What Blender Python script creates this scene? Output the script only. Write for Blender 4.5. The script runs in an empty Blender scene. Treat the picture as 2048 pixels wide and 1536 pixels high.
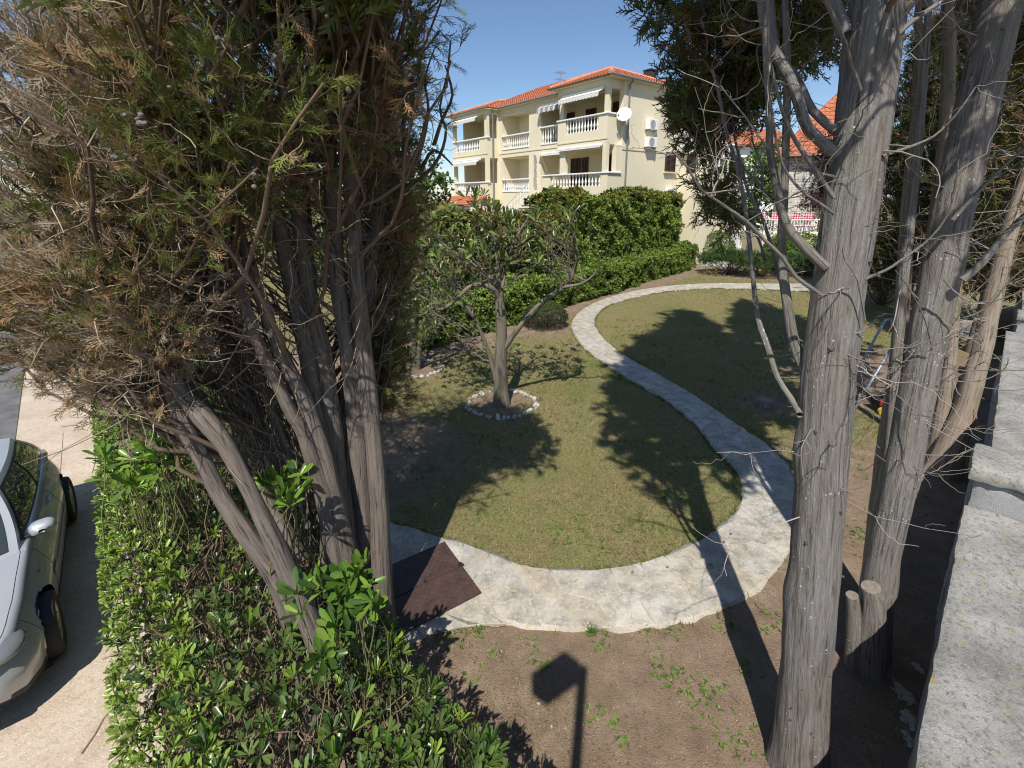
import bpy, math
import numpy as np
from mathutils import Matrix, Vector
SC = bpy.context.scene
COL = SC.collection
R = math.radians
rng = np.random.default_rng(7)

# ------------------------------------------------------------------ camera, sky, sun, exposure
EYE = 3.9
F, CX, CY = 940.0, 1050.0, 630.0
PITCH = math.atan(0.25)
cam = bpy.data.cameras.new('camera')
cam.sensor_width = 36.0
cam.lens = F / 2048 * 36
cam.shift_x = (1024 - CX) / 2048
cam.shift_y = -(768 - CY) / 2048
cam.clip_end = 2000
cam.clip_start = 0.02
camo = bpy.data.objects.new('camera', cam)
COL.objects.link(camo)
camo.location = (0, 0, EYE)
camo.rotation_euler = (R(90) - PITCH, 0, 0)
SC.camera = camo

SUN_EL = R(54)
SUN_DIR = np.array([0.19, 0.982])               # ground direction in which shadows fall
world = bpy.data.worlds.new('World')
SC.world = world
world.use_nodes = True
wn = world.node_tree
sky = wn.nodes.new('ShaderNodeTexSky')
sky.sky_type = 'NISHITA'
sky.sun_disc = False
sky.sun_elevation = SUN_EL
sky.sun_rotation = R(180 + 11)
sky.altitude = 0
sky.air_density = 1.0
sky.dust_density = 0.25
sky.ozone_density = 4.5
bg = wn.nodes['Background']
bg.inputs['Strength'].default_value = 0.098
wn.links.new(sky.outputs['Color'], bg.inputs['Color'])
sl = bpy.data.lights.new('sun', 'SUN')
sl.energy = 4.4
sl.angle = R(0.53)
sl.color = (1.0, 0.95, 0.87)
slo = bpy.data.objects.new('sun', sl)
COL.objects.link(slo)
ce, se = math.cos(SUN_EL), math.sin(SUN_EL)
dirv = Vector((SUN_DIR[0] * ce, SUN_DIR[1] * ce, -se))
slo.rotation_euler = dirv.to_track_quat('-Z', 'Y').to_euler()
slo.location = (-3, -10, 20)
SC.cycles.filter_width = 1.1
SC.view_settings.view_transform = 'Standard'
SC.view_settings.look = 'None'
SC.view_settings.exposure = 0.42
SC.view_settings.gamma = 1.0
SC.view_settings.use_curve_mapping = False

# ------------------------------------------------------------------ survey helpers (photo bearing -> place on the ground / at a distance)
CP, SP = math.cos(PITCH), math.sin(PITCH)
def ray(u, v):
    a, b = (u - CX) / F, (CY - v) / F
    return np.array([a, CP + b * SP, -SP + b * CP])
def G(u, v, z=0.0):
    r = ray(u, v)
    return r * ((z - EYE) / r[2]) + np.array([0, 0, EYE])
def PY(u, v, Y):
    r = ray(u, v)
    return r * (Y / r[1]) + np.array([0, 0, EYE])
def dist(P):
    return P[..., 1] * CP - (P[..., 2] - EYE) * SP
def nrm(a):
    return a / np.maximum(np.linalg.norm(a, axis=-1, keepdims=True), 1e-9)

# property grid: E runs along the side hedge and car, M across it; W along the garden wall, NW off it
E_ = np.array([-0.676, 0.737, 0.0]); M_ = np.array([0.737, 0.676, 0.0])
W_ = np.array([0.717, 0.697, 0.0]); NW = np.array([-0.697, 0.717, 0.0])

# ------------------------------------------------------------------ numpy value noise
_T = np.random.default_rng(3).random((64, 64, 64)).astype(np.float32)
def vnoise(p, s=1.0):
    p = np.asarray(p, float) * s + 100.0
    i = np.floor(p).astype(int); f = p - i
    f = f * f * (3 - 2 * f); i &= 63; j = (i + 1) & 63
    x0, y0, z0 = i[..., 0], i[..., 1], i[..., 2]; x1, y1, z1 = j[..., 0], j[..., 1], j[..., 2]
    fx, fy, fz = f[..., 0], f[..., 1], f[..., 2]
    a = _T[x0, y0, z0] * (1 - fx) + _T[x1, y0, z0] * fx
    b = _T[x0, y1, z0] * (1 - fx) + _T[x1, y1, z0] * fx
    c = _T[x0, y0, z1] * (1 - fx) + _T[x1, y0, z1] * fx
    d = _T[x0, y1, z1] * (1 - fx) + _T[x1, y1, z1] * fx
    a = a * (1 - fy) + b * fy; c = c * (1 - fy) + d * fy
    return a * (1 - fz) + c * fz
def n2(x, y, s=1.0, o=0.0):
    x = np.asarray(x, float); y = np.asarray(y, float)
    return vnoise(np.stack([x, y, np.full_like(x, o)], -1), s)
def fbm2(x, y, s=1.0, o=0.0):
    return (n2(x, y, s, o) + .5 * n2(x, y, s * 2.1, o + 7) + .25 * n2(x, y, s * 4.3, o + 13)) / 1.75

# ------------------------------------------------------------------ object helpers
def tag(o, label=None, cat=None, group=None, kind=None):
    if label: o['label'] = label
    if cat: o['category'] = cat
    if group: o['group'] = group
    if kind: o['kind'] = kind
    return o
def link(name, data, mat=None, parent=None):
    o = bpy.data.objects.new(name, data)
    COL.objects.link(o)
    if mat is not None and data is not None and not data.materials:
        data.materials.append(mat)
    if parent is not None:
        o.parent = parent
    return o
def empty(name, loc=(0, 0, 0), rz=0.0):
    o = bpy.data.objects.new(name, None)
    COL.objects.link(o)
    o.location = loc
    o.rotation_euler = (0, 0, rz)
    return o
def mesh_np(name, V, faces, col=None, uvw=None, smooth=False):
    """faces: list of int arrays (n,k)"""
    V = np.ascontiguousarray(V, dtype=np.float32).reshape(-1, 3)
    me = bpy.data.meshes.new(name)
    faces = [np.asarray(f, dtype=np.int32) for f in faces if len(f)]
    me.vertices.add(len(V)); me.vertices.foreach_set('co', V.ravel())
    idx = np.concatenate([f.ravel() for f in faces])
    tot = np.concatenate([np.full(len(f), f.shape[1], np.int32) for f in faces])
    st = np.concatenate([[0], np.cumsum(tot)[:-1]]).astype(np.int32)
    me.loops.add(len(idx)); me.loops.foreach_set('vertex_index', idx)
    me.polygons.add(len(tot)); me.polygons.foreach_set('loop_start', st); me.polygons.foreach_set('loop_total', tot)
    me.polygons.foreach_set('use_smooth', np.full(len(tot), bool(smooth)))
    if col is not None:
        c = np.ones((len(V), 4), np.float32); c[:, :3] = np.asarray(col, np.float32).reshape(-1, 3)
        me.attributes.new('col', 'FLOAT_COLOR', 'POINT').data.foreach_set('color', c.ravel())
    if uvw is not None:
        me.attributes.new('uvw', 'FLOAT_VECTOR', 'POINT').data.foreach_set('vector', np.ascontiguousarray(uvw, np.float32).ravel())
    me.update(calc_edges=True)
    me.validate()
    return me

class MB:
    """collects boxes, prisms and lathes, built as ONE mesh"""
    def __init__(s): s.V = []; s.F = []
    def add(s, V, Fs):
        b = len(s.V); s.V += [tuple(map(float, v)) for v in V]; s.F += [tuple(int(i) + b for i in f) for f in Fs]; return s
    def box(s, x0, x1, y0, y1, z0, z1):
        x0, x1 = min(x0, x1), max(x0, x1); y0, y1 = min(y0, y1), max(y0, y1); z0, z1 = min(z0, z1), max(z0, z1)
        V = [(x, y, z) for z in (z0, z1) for y in (y0, y1) for x in (x0, x1)]
        return s.add(V, [(0, 2, 3, 1), (4, 5, 7, 6), (0, 1, 5, 4), (2, 6, 7, 3), (0, 4, 6, 2), (1, 3, 7, 5)])
    def prism(s, poly, z0, z1, top=None):
        n = len(poly); top = top or poly
        V = [(p[0], p[1], z0) for p in poly] + [(p[0], p[1], z1) for p in top]
        return s.add(V, [tuple(range(n))[::-1], tuple(range(n, 2 * n))] + [(i, (i + 1) % n, n + (i + 1) % n, n + i) for i in range(n)])
    def hull8(s, b, t):
        return s.add(list(b) + list(t), [(3, 2, 1, 0), (4, 5, 6, 7)] + [(i, (i + 1) % 4, 4 + (i + 1) % 4, 4 + i) for i in range(4)])
    def lathe(s, prof, k=16, c=(0, 0, 0), axis='z'):
        b = []; n = len(prof)
        for (r, z) in prof:
            for i in range(k):
                a = 2 * math.pi * i / k; x, y = r * math.cos(a), r * math.sin(a)
                if axis == 'z': q = (x, y, z)
                elif axis == 'y': q = (x, z, y)
                else: q = (z, x, y)
                b.append((q[0] + c[0], q[1] + c[1], q[2] + c[2]))
        Fs = [(j * k + i, j * k + (i + 1) % k, (j + 1) * k + (i + 1) % k, (j + 1) * k + i) for j in range(n - 1) for i in range(k)]
        if axis == 'y': Fs = [f[::-1] for f in Fs]
        return s.add(b, Fs)
    def tube(s, pts, r, k=8, cap=True):
        P = np.array(pts, float)[None]; rr = np.full((1, len(pts)), r) if np.isscalar(r) else np.array(r, float)[None]
        V, Q, _ = tubes(P, rr, k); b = len(V)
        Fs = [tuple(q) for q in Q]
        if cap: Fs += [tuple(range(k))[::-1], tuple(range(b - k, b))]
        return s.add(V, Fs)
    def mesh(s, name, smooth=False):
        me = bpy.data.meshes.new(name); me.from_pydata(s.V, [], s.F)
        if smooth: me.polygons.foreach_set('use_smooth', np.ones(len(me.polygons), bool))
        me.update(); return me
    def build(s, name, mat, parent=None, smooth=False, bevel=0.0):
        o = link(name, s.mesh(name, smooth), mat, parent)
        if bevel:
            m = o.modifiers.new('bevel', 'BEVEL'); m.width = bevel; m.segments = 2; m.limit_method = 'ANGLE'
        return o

def tubes(P, Rr, k=3):
    """P (m,n,3) polylines, Rr (m,n) radii -> verts, quads, uvw"""
    P = np.asarray(P, float); Rr = np.asarray(Rr, float)
    m, n = P.shape[:2]
    T = nrm(np.gradient(P, axis=1))
    ov = nrm(P[:, -1] - P[:, 0])
    ref = np.where(np.abs(ov[:, 2:3]) < .8, np.array([[0, 0, 1.]]), np.array([[0, 1., 0]]))
    N1 = nrm(np.cross(T, ref[:, None, :])); N2 = np.cross(T, N1)
    a = np.arange(k) * 2 * math.pi / k
    ca, sa = np.cos(a), np.sin(a)
    V = P[:, :, None, :] + Rr[:, :, None, None] * (ca[:, None] * N1[:, :, None, :] + sa[:, None] * N2[:, :, None, :])
    L = np.concatenate([np.zeros((m, 1)), np.cumsum(np.linalg.norm(np.diff(P, axis=1), axis=2), 1)], 1)
    uvw = np.stack([Rr[:, :, None] * ca + 0 * L[:, :, None], Rr[:, :, None] * sa + 0 * L[:, :, None], np.repeat(L[:, :, None], k, 2)], -1)
    uvw += rng.random((m, 1, 1, 3)) * 10
    base = (np.arange(m) * n * k)[:, None, None] + (np.arange(n - 1) * k)[None, :, None]
    i = np.arange(k)[None, None]; j = (np.arange(k) + 1)[None, None] % k
    Q = np.stack([base + i, base + j, base + k + j, base + k + i], -1).reshape(-1, 4)
    return V.reshape(-1, 3), Q, uvw.reshape(-1, 3)

def frames(Z, roll, up=None):
    """rotation matrices whose 3rd column is Z"""
    Z = nrm(Z); n = len(Z)
    ref = np.where(np.abs(Z[:, 2:3]) < .9, np.array([[0, 0, 1.]]), np.array([[1., 0, 0]]))
    X = nrm(np.cross(ref, Z)); Y = np.cross(Z, X)
    c, s = np.cos(roll)[:, None], np.sin(roll)[:, None]
    X2 = c * X + s * Y; Y2 = -s * X + c * Y
    return np.stack([X2, Y2, Z], -1)
def stamp(tv, tf, pos, Rm, sc, col, colt=None):
    """copies of a template (tv verts, tf faces) at pos; returns V, F, C"""
    n, k = len(pos), len(tv)
    sc = np.asarray(sc, float)
    if sc.ndim == 1: sc = sc[:, None, None]
    else: sc = sc[:, None, :]
    V = np.einsum('nij,nkj->nki', Rm, tv[None] * sc) + pos[:, None]
    Fc = (tf[None] + (np.arange(n) * k)[:, None, None]).reshape(-1, tf.shape[1])
    Cc = np.repeat(col[:, None], k, 1)
    if colt is not None: Cc = Cc * colt[None, :, None]
    return V.reshape(-1, 3), Fc, Cc.reshape(-1, 3)
def join(parts):
    V, Fs, Cc, b = [], [], [], 0
    for v, f, c in parts:
        V.append(v); Fs.append(f + b); Cc.append(c); b += len(v)
    return np.concatenate(V), np.concatenate(Fs), np.concatenate(Cc)

# ------------------------------------------------------------------ materials
def newmat(name):
    m = bpy.data.materials.new(name); m.use_nodes = True
    nt = m.node_tree
    return m, nt, nt.nodes['Principled BSDF']
def nd(nt, t, **kw):
    n = nt.nodes.new(t)
    for k, v in kw.items():
        if k in n.inputs: n.inputs[k].default_value = v
        else: setattr(n, k, v)
    return n
def coord(nt, kind='Object', scale=(1, 1, 1)):
    if kind == 'World':
        a = nd(nt, 'ShaderNodeNewGeometry'); out = a.outputs['Position']
    elif kind == 'uvw':
        a = nd(nt, 'ShaderNodeAttribute', attribute_name='uvw'); out = a.outputs['Vector']
    else:
        a = nd(nt, 'ShaderNodeTexCoord'); out = a.outputs[kind]
    mp = nd(nt, 'ShaderNodeMapping'); mp.inputs['Scale'].default_value = scale
    nt.links.new(out, mp.inputs['Vector'])
    return mp.outputs['Vector']
def ramp(nt, fac, stops, interp='LINEAR'):
    r = nd(nt, 'ShaderNodeValToRGB'); cr = r.color_ramp; cr.interpolation = interp
    while len(cr.elements) < len(stops): cr.elements.new(0.5)
    for e, (p, c) in zip(cr.elements, stops):
        e.position = p; e.color = (c[0], c[1], c[2], 1) if hasattr(c, '__len__') else (c, c, c, 1)
    nt.links.new(fac, r.inputs['Fac'])
    return r.outputs['Color']
def noise(nt, vec, scale, detail=4, rough=.6, dist_=0.0):
    n = nd(nt, 'ShaderNodeTexNoise'); n.inputs['Scale'].default_value = scale; n.inputs['Detail'].default_value = detail
    n.inputs['Roughness'].default_value = rough; n.inputs['Distortion'].default_value = dist_
    nt.links.new(vec, n.inputs['Vector']); return n.outputs['Fac']
def mixc(nt, fac, a, b, mode='MIX'):
    m = nd(nt, 'ShaderNodeMix', data_type='RGBA', blend_type=mode)
    for val, sock in ((fac, m.inputs[0]), (a, m.inputs[6]), (b, m.inputs[7])):
        if hasattr(val, 'links') or hasattr(val, 'is_linked'): nt.links.new(val, sock)
        elif hasattr(val, '__len__'): sock.default_value = (val[0], val[1], val[2], 1)
        else: sock.default_value = val
    return m.outputs[2]
def bump(nt, h, strength, distance, bs):
    b = nd(nt, 'ShaderNodeBump'); b.inputs['Strength'].default_value = strength; b.inputs['Distance'].default_value = distance
    nt.links.new(h, b.inputs['Height']); nt.links.new(b.outputs['Normal'], bs.inputs['Normal']); return b
def simple(name, c, rough=.7, metal=0.0, spec=.5, var=.12, scale=6.0, bumpd=0.0, bscale=60.0, kind='Object', coat=0.0):
    """plain colour broken up by noise"""
    m, nt, bs = newmat(name)
    v = coord(nt, kind)
    f = noise(nt, v, scale, 5)
    c = np.array(c)
    nt.links.new(ramp(nt, f, [(.3, c * (1 - var)), (.7, np.minimum(c * (1 + var), .95))]), bs.inputs['Base Color'])
    bs.inputs['Roughness'].default_value = rough; bs.inputs['Metallic'].default_value = metal
    bs.inputs['Specular IOR Level'].default_value = spec; bs.inputs['Coat Weight'].default_value = coat
    if bumpd: bump(nt, noise(nt, v, bscale, 4), 1.0, bumpd, bs)
    return m
def leafmat(name, rough=.45, trans=.25, spec=.4, tint=None, randcol=None):
    m, nt, bs = newmat(name)
    if randcol:
        oi = nd(nt, 'ShaderNodeObjectInfo'); col = ramp(nt, oi.outputs['Random'], randcol)
    else:
        col = nd(nt, 'ShaderNodeAttribute', attribute_name='col').outputs['Color']
    nt.links.new(col, bs.inputs['Base Color'])
    bs.inputs['Roughness'].default_value = rough; bs.inputs['Specular IOR Level'].default_value = spec
    if trans:
        tr = nd(nt, 'ShaderNodeBsdfTranslucent'); mx = nd(nt, 'ShaderNodeMixShader'); mx.inputs[0].default_value = trans
        nt.links.new(mixc(nt, 1.0, col, (1.0, 1.0, .55), 'MULTIPLY'), tr.inputs['Color'])
        nt.links.new(bs.outputs[0], mx.inputs[1]); nt.links.new(tr.outputs[0], mx.inputs[2])
        nt.links.new(mx.outputs[0], nt.nodes['Material Output'].inputs['Surface'])
    return m
def barkmat(name, dark, light, lichen=0.0, bd=.006, grain=1.0, green=0.0):
    m, nt, bs = newmat(name)
    v = coord(nt, 'uvw', (1, 1, .055))
    f1 = noise(nt, v, 46 * grain, 7, .72, .5)
    f2 = noise(nt, coord(nt, 'uvw', (1, 1, .35)), 7, 4, .6)
    c = ramp(nt, f1, [(.385, dark), (.455, (np.array(dark) + np.array(light)) * .55), (.60, light), (.75, np.array(light) * 1.12)])
    c = mixc(nt, ramp(nt, f2, [(.35, 0), (.7, .55)]), c, np.array(light) * np.array([.92, .80, .70]))
    if green:
        c = mixc(nt, ramp(nt, noise(nt, coord(nt, 'uvw', (1, 1, .3)), 5, 4), [(.5, 0), (.75, green)]), c, (.16, .19, .09))
    if lichen:
        vo = nd(nt, 'ShaderNodeTexVoronoi', feature='F1'); vo.inputs['Scale'].default_value = 42; vo.inputs['Randomness'].default_value = 1
        nt.links.new(coord(nt, 'uvw'), vo.inputs['Vector'])
        big = noise(nt, coord(nt, 'uvw'), 4.5, 3)
        sz = nd(nt, 'ShaderNodeMath', operation='MULTIPLY'); nt.links.new(ramp(nt, big, [(.42, 0), (.62, lichen)]), sz.inputs[0])
        sep = nd(nt, 'ShaderNodeSeparateColor'); nt.links.new(vo.outputs['Color'], sep.inputs[0]); nt.links.new(sep.outputs[0], sz.inputs[1])
        jig = nd(nt, 'ShaderNodeMath', operation='MULTIPLY_ADD'); nt.links.new(noise(nt, coord(nt, 'uvw'), 90, 3), jig.inputs[0]); jig.inputs[1].default_value = .35
        nt.links.new(vo.outputs['Distance'], jig.inputs[2])
        lt = nd(nt, 'ShaderNodeMath', operation='LESS_THAN'); nt.links.new(jig.outputs[0], lt.inputs[0]); nt.links.new(sz.outputs[0], lt.inputs[1])
        c = mixc(nt, lt.outputs[0], c, (.50, .53, .50))
    nt.links.new(c, bs.inputs['Base Color'])
    bs.inputs['Roughness'].default_value = .9; bs.inputs['Specular IOR Level'].default_value = .2
    fa = nd(nt, 'ShaderNodeMath', operation='MULTIPLY_ADD'); nt.links.new(noise(nt, coord(nt, 'uvw', (1, 1, .09)), 130, 4, .6), fa.inputs[0]); fa.inputs[1].default_value = .6; nt.links.new(f1, fa.inputs[2])
    bump(nt, fa.outputs[0], 1.0, bd, bs)
    return m

MT = {}
MT['bark_grey'] = barkmat('bark_grey', (.075, .062, .053), (.285, .27, .255), lichen=.55, bd=.022, green=.30)
MT['bark_brown'] = barkmat('bark_brown', (.038, .032, .028), (.215, .185, .16), bd=.012)
MT['bark_mag'] = barkmat('bark_mag', (.06, .055, .045), (.20, .18, .14), bd=.002, green=.5)
MT['twig'] = leafmat('twig', .85, 0, .2)
MT['spray'] = leafmat('cypress_spray', .7, .18, .25)
MT['leaf'] = leafmat('glossy_leaf', .32, .22, .5)
MT['leaf_far'] = leafmat('hedge_leaf', .5, .25, .3)
MT['leaf_obj'] = leafmat('glossy_leaf_single', .30, .22, .5, randcol=[(0, (.035, .075, .016)), (.5, (.075, .15, .022)), (.85, (.13, .235, .03)), (1, (.20, .28, .04))])
MT['leaf_mag'] = leafmat('magnolia_leaf', .35, .12, .5, randcol=[(0, (.08, .125, .03)), (.35, (.13, .19, .04)), (.62, (.20, .26, .06)), (.72, (.17, .115, .06)), (.93, (.20, .125, .065)), (1, (.45, .38, .05))])
MT['grass'] = leafmat('grass_blade', .7, .25, .2)
MT['sawn'] = simple('sawn_wood', (.21, .175, .14), .8, var=.25, scale=30, bumpd=.002)
MT['render_white'] = simple('white_paint', (.80, .80, .78), .5, var=.03)
MT['shutter'] = simple('shutter_brown', (.055, .034, .030), .5, var=.1)
MT['awning'] = simple('awning_cloth', (.62, .60, .55), .8, var=.05)
MT['zinc'] = simple('zinc_pipe', (.20, .22, .23), .45, metal=.3, var=.1)
MT['steel'] = simple('grey_painted_steel', (.30, .34, .38), .4, metal=.4, var=.1)
MT['black'] = simple('black_plastic', (.02, .02, .022), .5, var=.1)
MT['dark'] = simple('dark_interior', (.03, .028, .026), .9, var=.1)
MT['rubber'] = simple('tyre_rubber', (.028, .028, .028), .8, var=.15, bumpd=.001)
MT['red'] = simple('red_cloth', (.35, .03, .03), .7)

# stone of the path
def stone_mat():
    m, nt, bs = newmat('limestone_paving')
    v = coord(nt, 'World')
    oi = nd(nt, 'ShaderNodeObjectInfo')
    c0 = ramp(nt, oi.outputs['Random'], [(0, (.43, .38, .295)), (.3, (.475, .435, .365)), (.6, (.42, .40, .365)), (.8, (.52, .485, .425)), (1, (.455, .385, .29))])
    f = noise(nt, v, 5, 7, .7)
    c1 = mixc(nt, ramp(nt, f, [(.36, .95), (.60, 0)]), c0, (.235, .22, .185))
    c2 = mixc(nt, ramp(nt, noise(nt, v, 26, 6, .75), [(.52, 0), (.70, .8)]), c1, (.60, .57, .51))
    c3 = mixc(nt, ramp(nt, noise(nt, v, 3.1, 6, .7), [(.52, 0), (.72, .65)]), c2, (.36, .28, .17))
    c4 = mixc(nt, ramp(nt, noise(nt, v, 80, 4, .7), [(.60, 0), (.72, .75)]), c3, (.16, .14, .11))
    nt.links.new(c4, bs.inputs['Base Color']); bs.inputs['Roughness'].default_value = .85; bs.inputs['Specular IOR Level'].default_value = .3
    ad = nd(nt, 'ShaderNodeMath', operation='ADD'); nt.links.new(noise(nt, v, 9, 6, .65), ad.inputs[0]); nt.links.new(noise(nt, v, 60, 4, .6), ad.inputs[1])
    bump(nt, ad.outputs[0], .8, .0045, bs)
    return m
MT['stone'] = stone_mat()
def concrete(name, a, b, spots=(.12, .12, .11), sp=.6, bd=.006, yellow=0.0, sc=1.0):
    m, nt, bs = newmat(name)
    v = coord(nt, 'Object')
    c = ramp(nt, noise(nt, v, 2.2 * sc, 7, .7), [(.36, a), (.62, b)])
    c = mixc(nt, ramp(nt, noise(nt, v, 34 * sc, 6, .75), [(.50, 0), (.66, sp)]), c, spots)
    c = mixc(nt, ramp(nt, noise(nt, v, 120 * sc, 4, .6), [(.56, 0), (.66, .5)]), c, np.minimum(np.array(b) * 1.45, .8))
    if yellow:
        c = mixc(nt, ramp(nt, noise(nt, v, 13, 5, .65), [(.60, 0), (.68, yellow)]), c, (.36, .27, .07))
    nt.links.new(c, bs.inputs['Base Color']); bs.inputs['Roughness'].default_value = .9; bs.inputs['Specular IOR Level'].default_value = .25
    ad = nd(nt, 'ShaderNodeMath', operation='ADD'); nt.links.new(noise(nt, v, 18 * sc, 6, .7), ad.inputs[0]); nt.links.new(noise(nt, v, 110 * sc, 4, .6), ad.inputs[1])
    bump(nt, ad.outputs[0], .9, bd, bs)
    return m
MT['wall_top'] = concrete('weathered_concrete', (.185, .18, .165), (.345, .335, .31), spots=(.085, .085, .078), sp=.9, bd=.007, yellow=.8)
MT['wall_face'] = concrete('rough_render', (.36, .365, .37), (.44, .44, .44), sp=.25, bd=.02, sc=1.4)
MT['mortar'] = concrete('path_mortar', (.38, .34, .275), (.50, .46, .39), spots=(.2, .17, .13), sp=.5, bd=.008)
MT['drive'] = concrete('driveway_concrete', (.42, .325, .24), (.54, .46, .37), spots=(.24, .16, .10), sp=.45, bd=.006, sc=.6)
MT['asphalt'] = concrete('asphalt', (.10, .10, .10), (.17, .165, .16), spots=(.06, .06, .06), sp=.4, bd=.004)

# ------------------------------------------------------------------ the ground: one sheet to the horizon
PX = [  # path edges, far to near
 ((1720,572),(1720,588)),((1660,569),(1660,585)),((1560,569),(1560,581)),((1470,568),(1470,578)),((1400,569),(1402,578)),((1330,574),(1342,583)),((1262,585),(1285,592)),
 ((1203,602),(1232,606)),((1162,624),(1200,623)),((1144,648),(1188,644)),((1152,675),(1194,663)),((1178,705),(1220,692)),((1225,740),(1262,722)),
 ((1280,772),(1320,755)),((1340,808),(1390,796)),((1390,850),(1445,835)),((1425,893),(1495,868)),((1458,927),(1548,908)),((1482,955),(1578,945)),
 ((1487,985),(1592,995)),((1478,1020),(1590,1060)),((1450,1052),(1568,1115)),((1410,1082),(1525,1168)),((1350,1110),(1455,1213)),((1280,1132),(1370,1242)),
 ((1200,1145),(1280,1257)),((1120,1146),(1190,1262)),((1050,1138),(1100,1258)),((985,1115),(1010,1252)),((930,1093),(930,1255)),((870,1078),(860,1272)),
 ((800,1057),(790,1290)),((740,1040),(720,1310)),((680,1022),(640,1330))]
PL = np.array([G(*a)[:2] for a, b in PX]); PR = np.array([G(*b)[:2] for a, b in PX])
def resample(A, n_per=6):
    out = []
    for i in range(len(A) - 1):
        p0, p1, p2, p3 = A[max(i - 1, 0)], A[i], A[i + 1], A[min(i + 2, len(A) - 1)]
        for k in range(n_per):
            t = k / n_per
            out.append(.5 * ((2 * p1) + (-p0 + p2) * t + (2 * p0 - 5 * p1 + 4 * p2 - p3) * t * t + (-p0 + 3 * p1 - 3 * p2 + p3) * t ** 3))
    out.append(A[-1]); return np.array(out)
PLs, PRs = resample(PL), resample(PR)
PCs = (PLs + PRs) / 2
PS = np.concatenate([[0], np.cumsum(np.linalg.norm(np.diff(PCs, axis=0), axis=1))])
PWd = np.linalg.norm(PLs - PRs, axis=1)
def path_xy(s, w):
    """s metres along, w 0..1 across -> xy"""
    lx, ly = np.interp(s, PS, PLs[:, 0]), np.interp(s, PS, PLs[:, 1])
    rx, ry = np.interp(s, PS, PRs[:, 0]), np.interp(s, PS, PRs[:, 1])
    return np.stack([lx + (rx - lx) * w, ly + (ry - ly) * w], -1)
def path_dist(xy):
    """distance outside the path (negative inside), coarse"""
    d = np.full(len(xy), 9.0)
    for i in range(0, len(PCs), 1):
        d = np.minimum(d, np.linalg.norm(xy - PCs[i], axis=1) - PWd[i] / 2)
    return d
HEDGE_IN, HEDGE_OUT = 1.15, -0.32
def ground_z(m):
    return np.where(m > .75, 0.0, np.where(m < .05, -0.5, -0.5 + .5 * (m - .05) / .7))
def ground_height(x, y):
    m = x * M_[0] + y * M_[1]
    e = x * E_[0] + y * E_[1]
    z = ground_z(m)
    near = np.clip(1 - np.hypot(x, y) / 30, 0, 1)
    return z + (fbm2(x, y, .8, 3) - .5) * .05 * near * (m > .8)
def soil_amount(x, y):
    """bare soil 0..1: bed below the path, hedge foot, tree feet"""
    xy = np.stack([x, y], -1)
    s = np.zeros(len(x))
    # below the path
    nearbed = (y < np.interp(x, [-1.2, 0.3, 1.2, 2.0, 2.6, 3.2, 4.2], [3.55, 3.6, 3.65, 4.0, 4.9, 5.6, 6.0])) & (x > -2)
    s = np.where(nearbed, .92 - .35 * np.clip((fbm2(x, y, 1.5, 9) - .5) * 5, 0, 1), s)
    # along foot of the far hedge
    hd = (x - 2.55) * .771 - (y - 18.0) * .637
    s = np.maximum(s, np.clip(1.15 - hd / (.9 + .7 * n2(x, y, .6, 4)), 0, 1) * (hd > -3) * (y > 8))
    for (cx, cy, rr) in ((-.49, 8.52, .62), (-2.6, 10.48, .6), (-2.4, 6.6, 1.3), (4.7, 8.5, .5), (5.0, 5.2, 1.6), (9.0, 9.2, 2.6), (12, 25, 2.2), (13.2, 13.8, 1.4), (0.4, 13.9, 1.0)):
        s = np.maximum(s, np.clip(1.5 - np.hypot(x - cx, y - cy) / rr, 0, 1) * (.55 + .45 * n2(x, y, 2, 5)))
    return np.clip(s, 0, 1)

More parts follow.
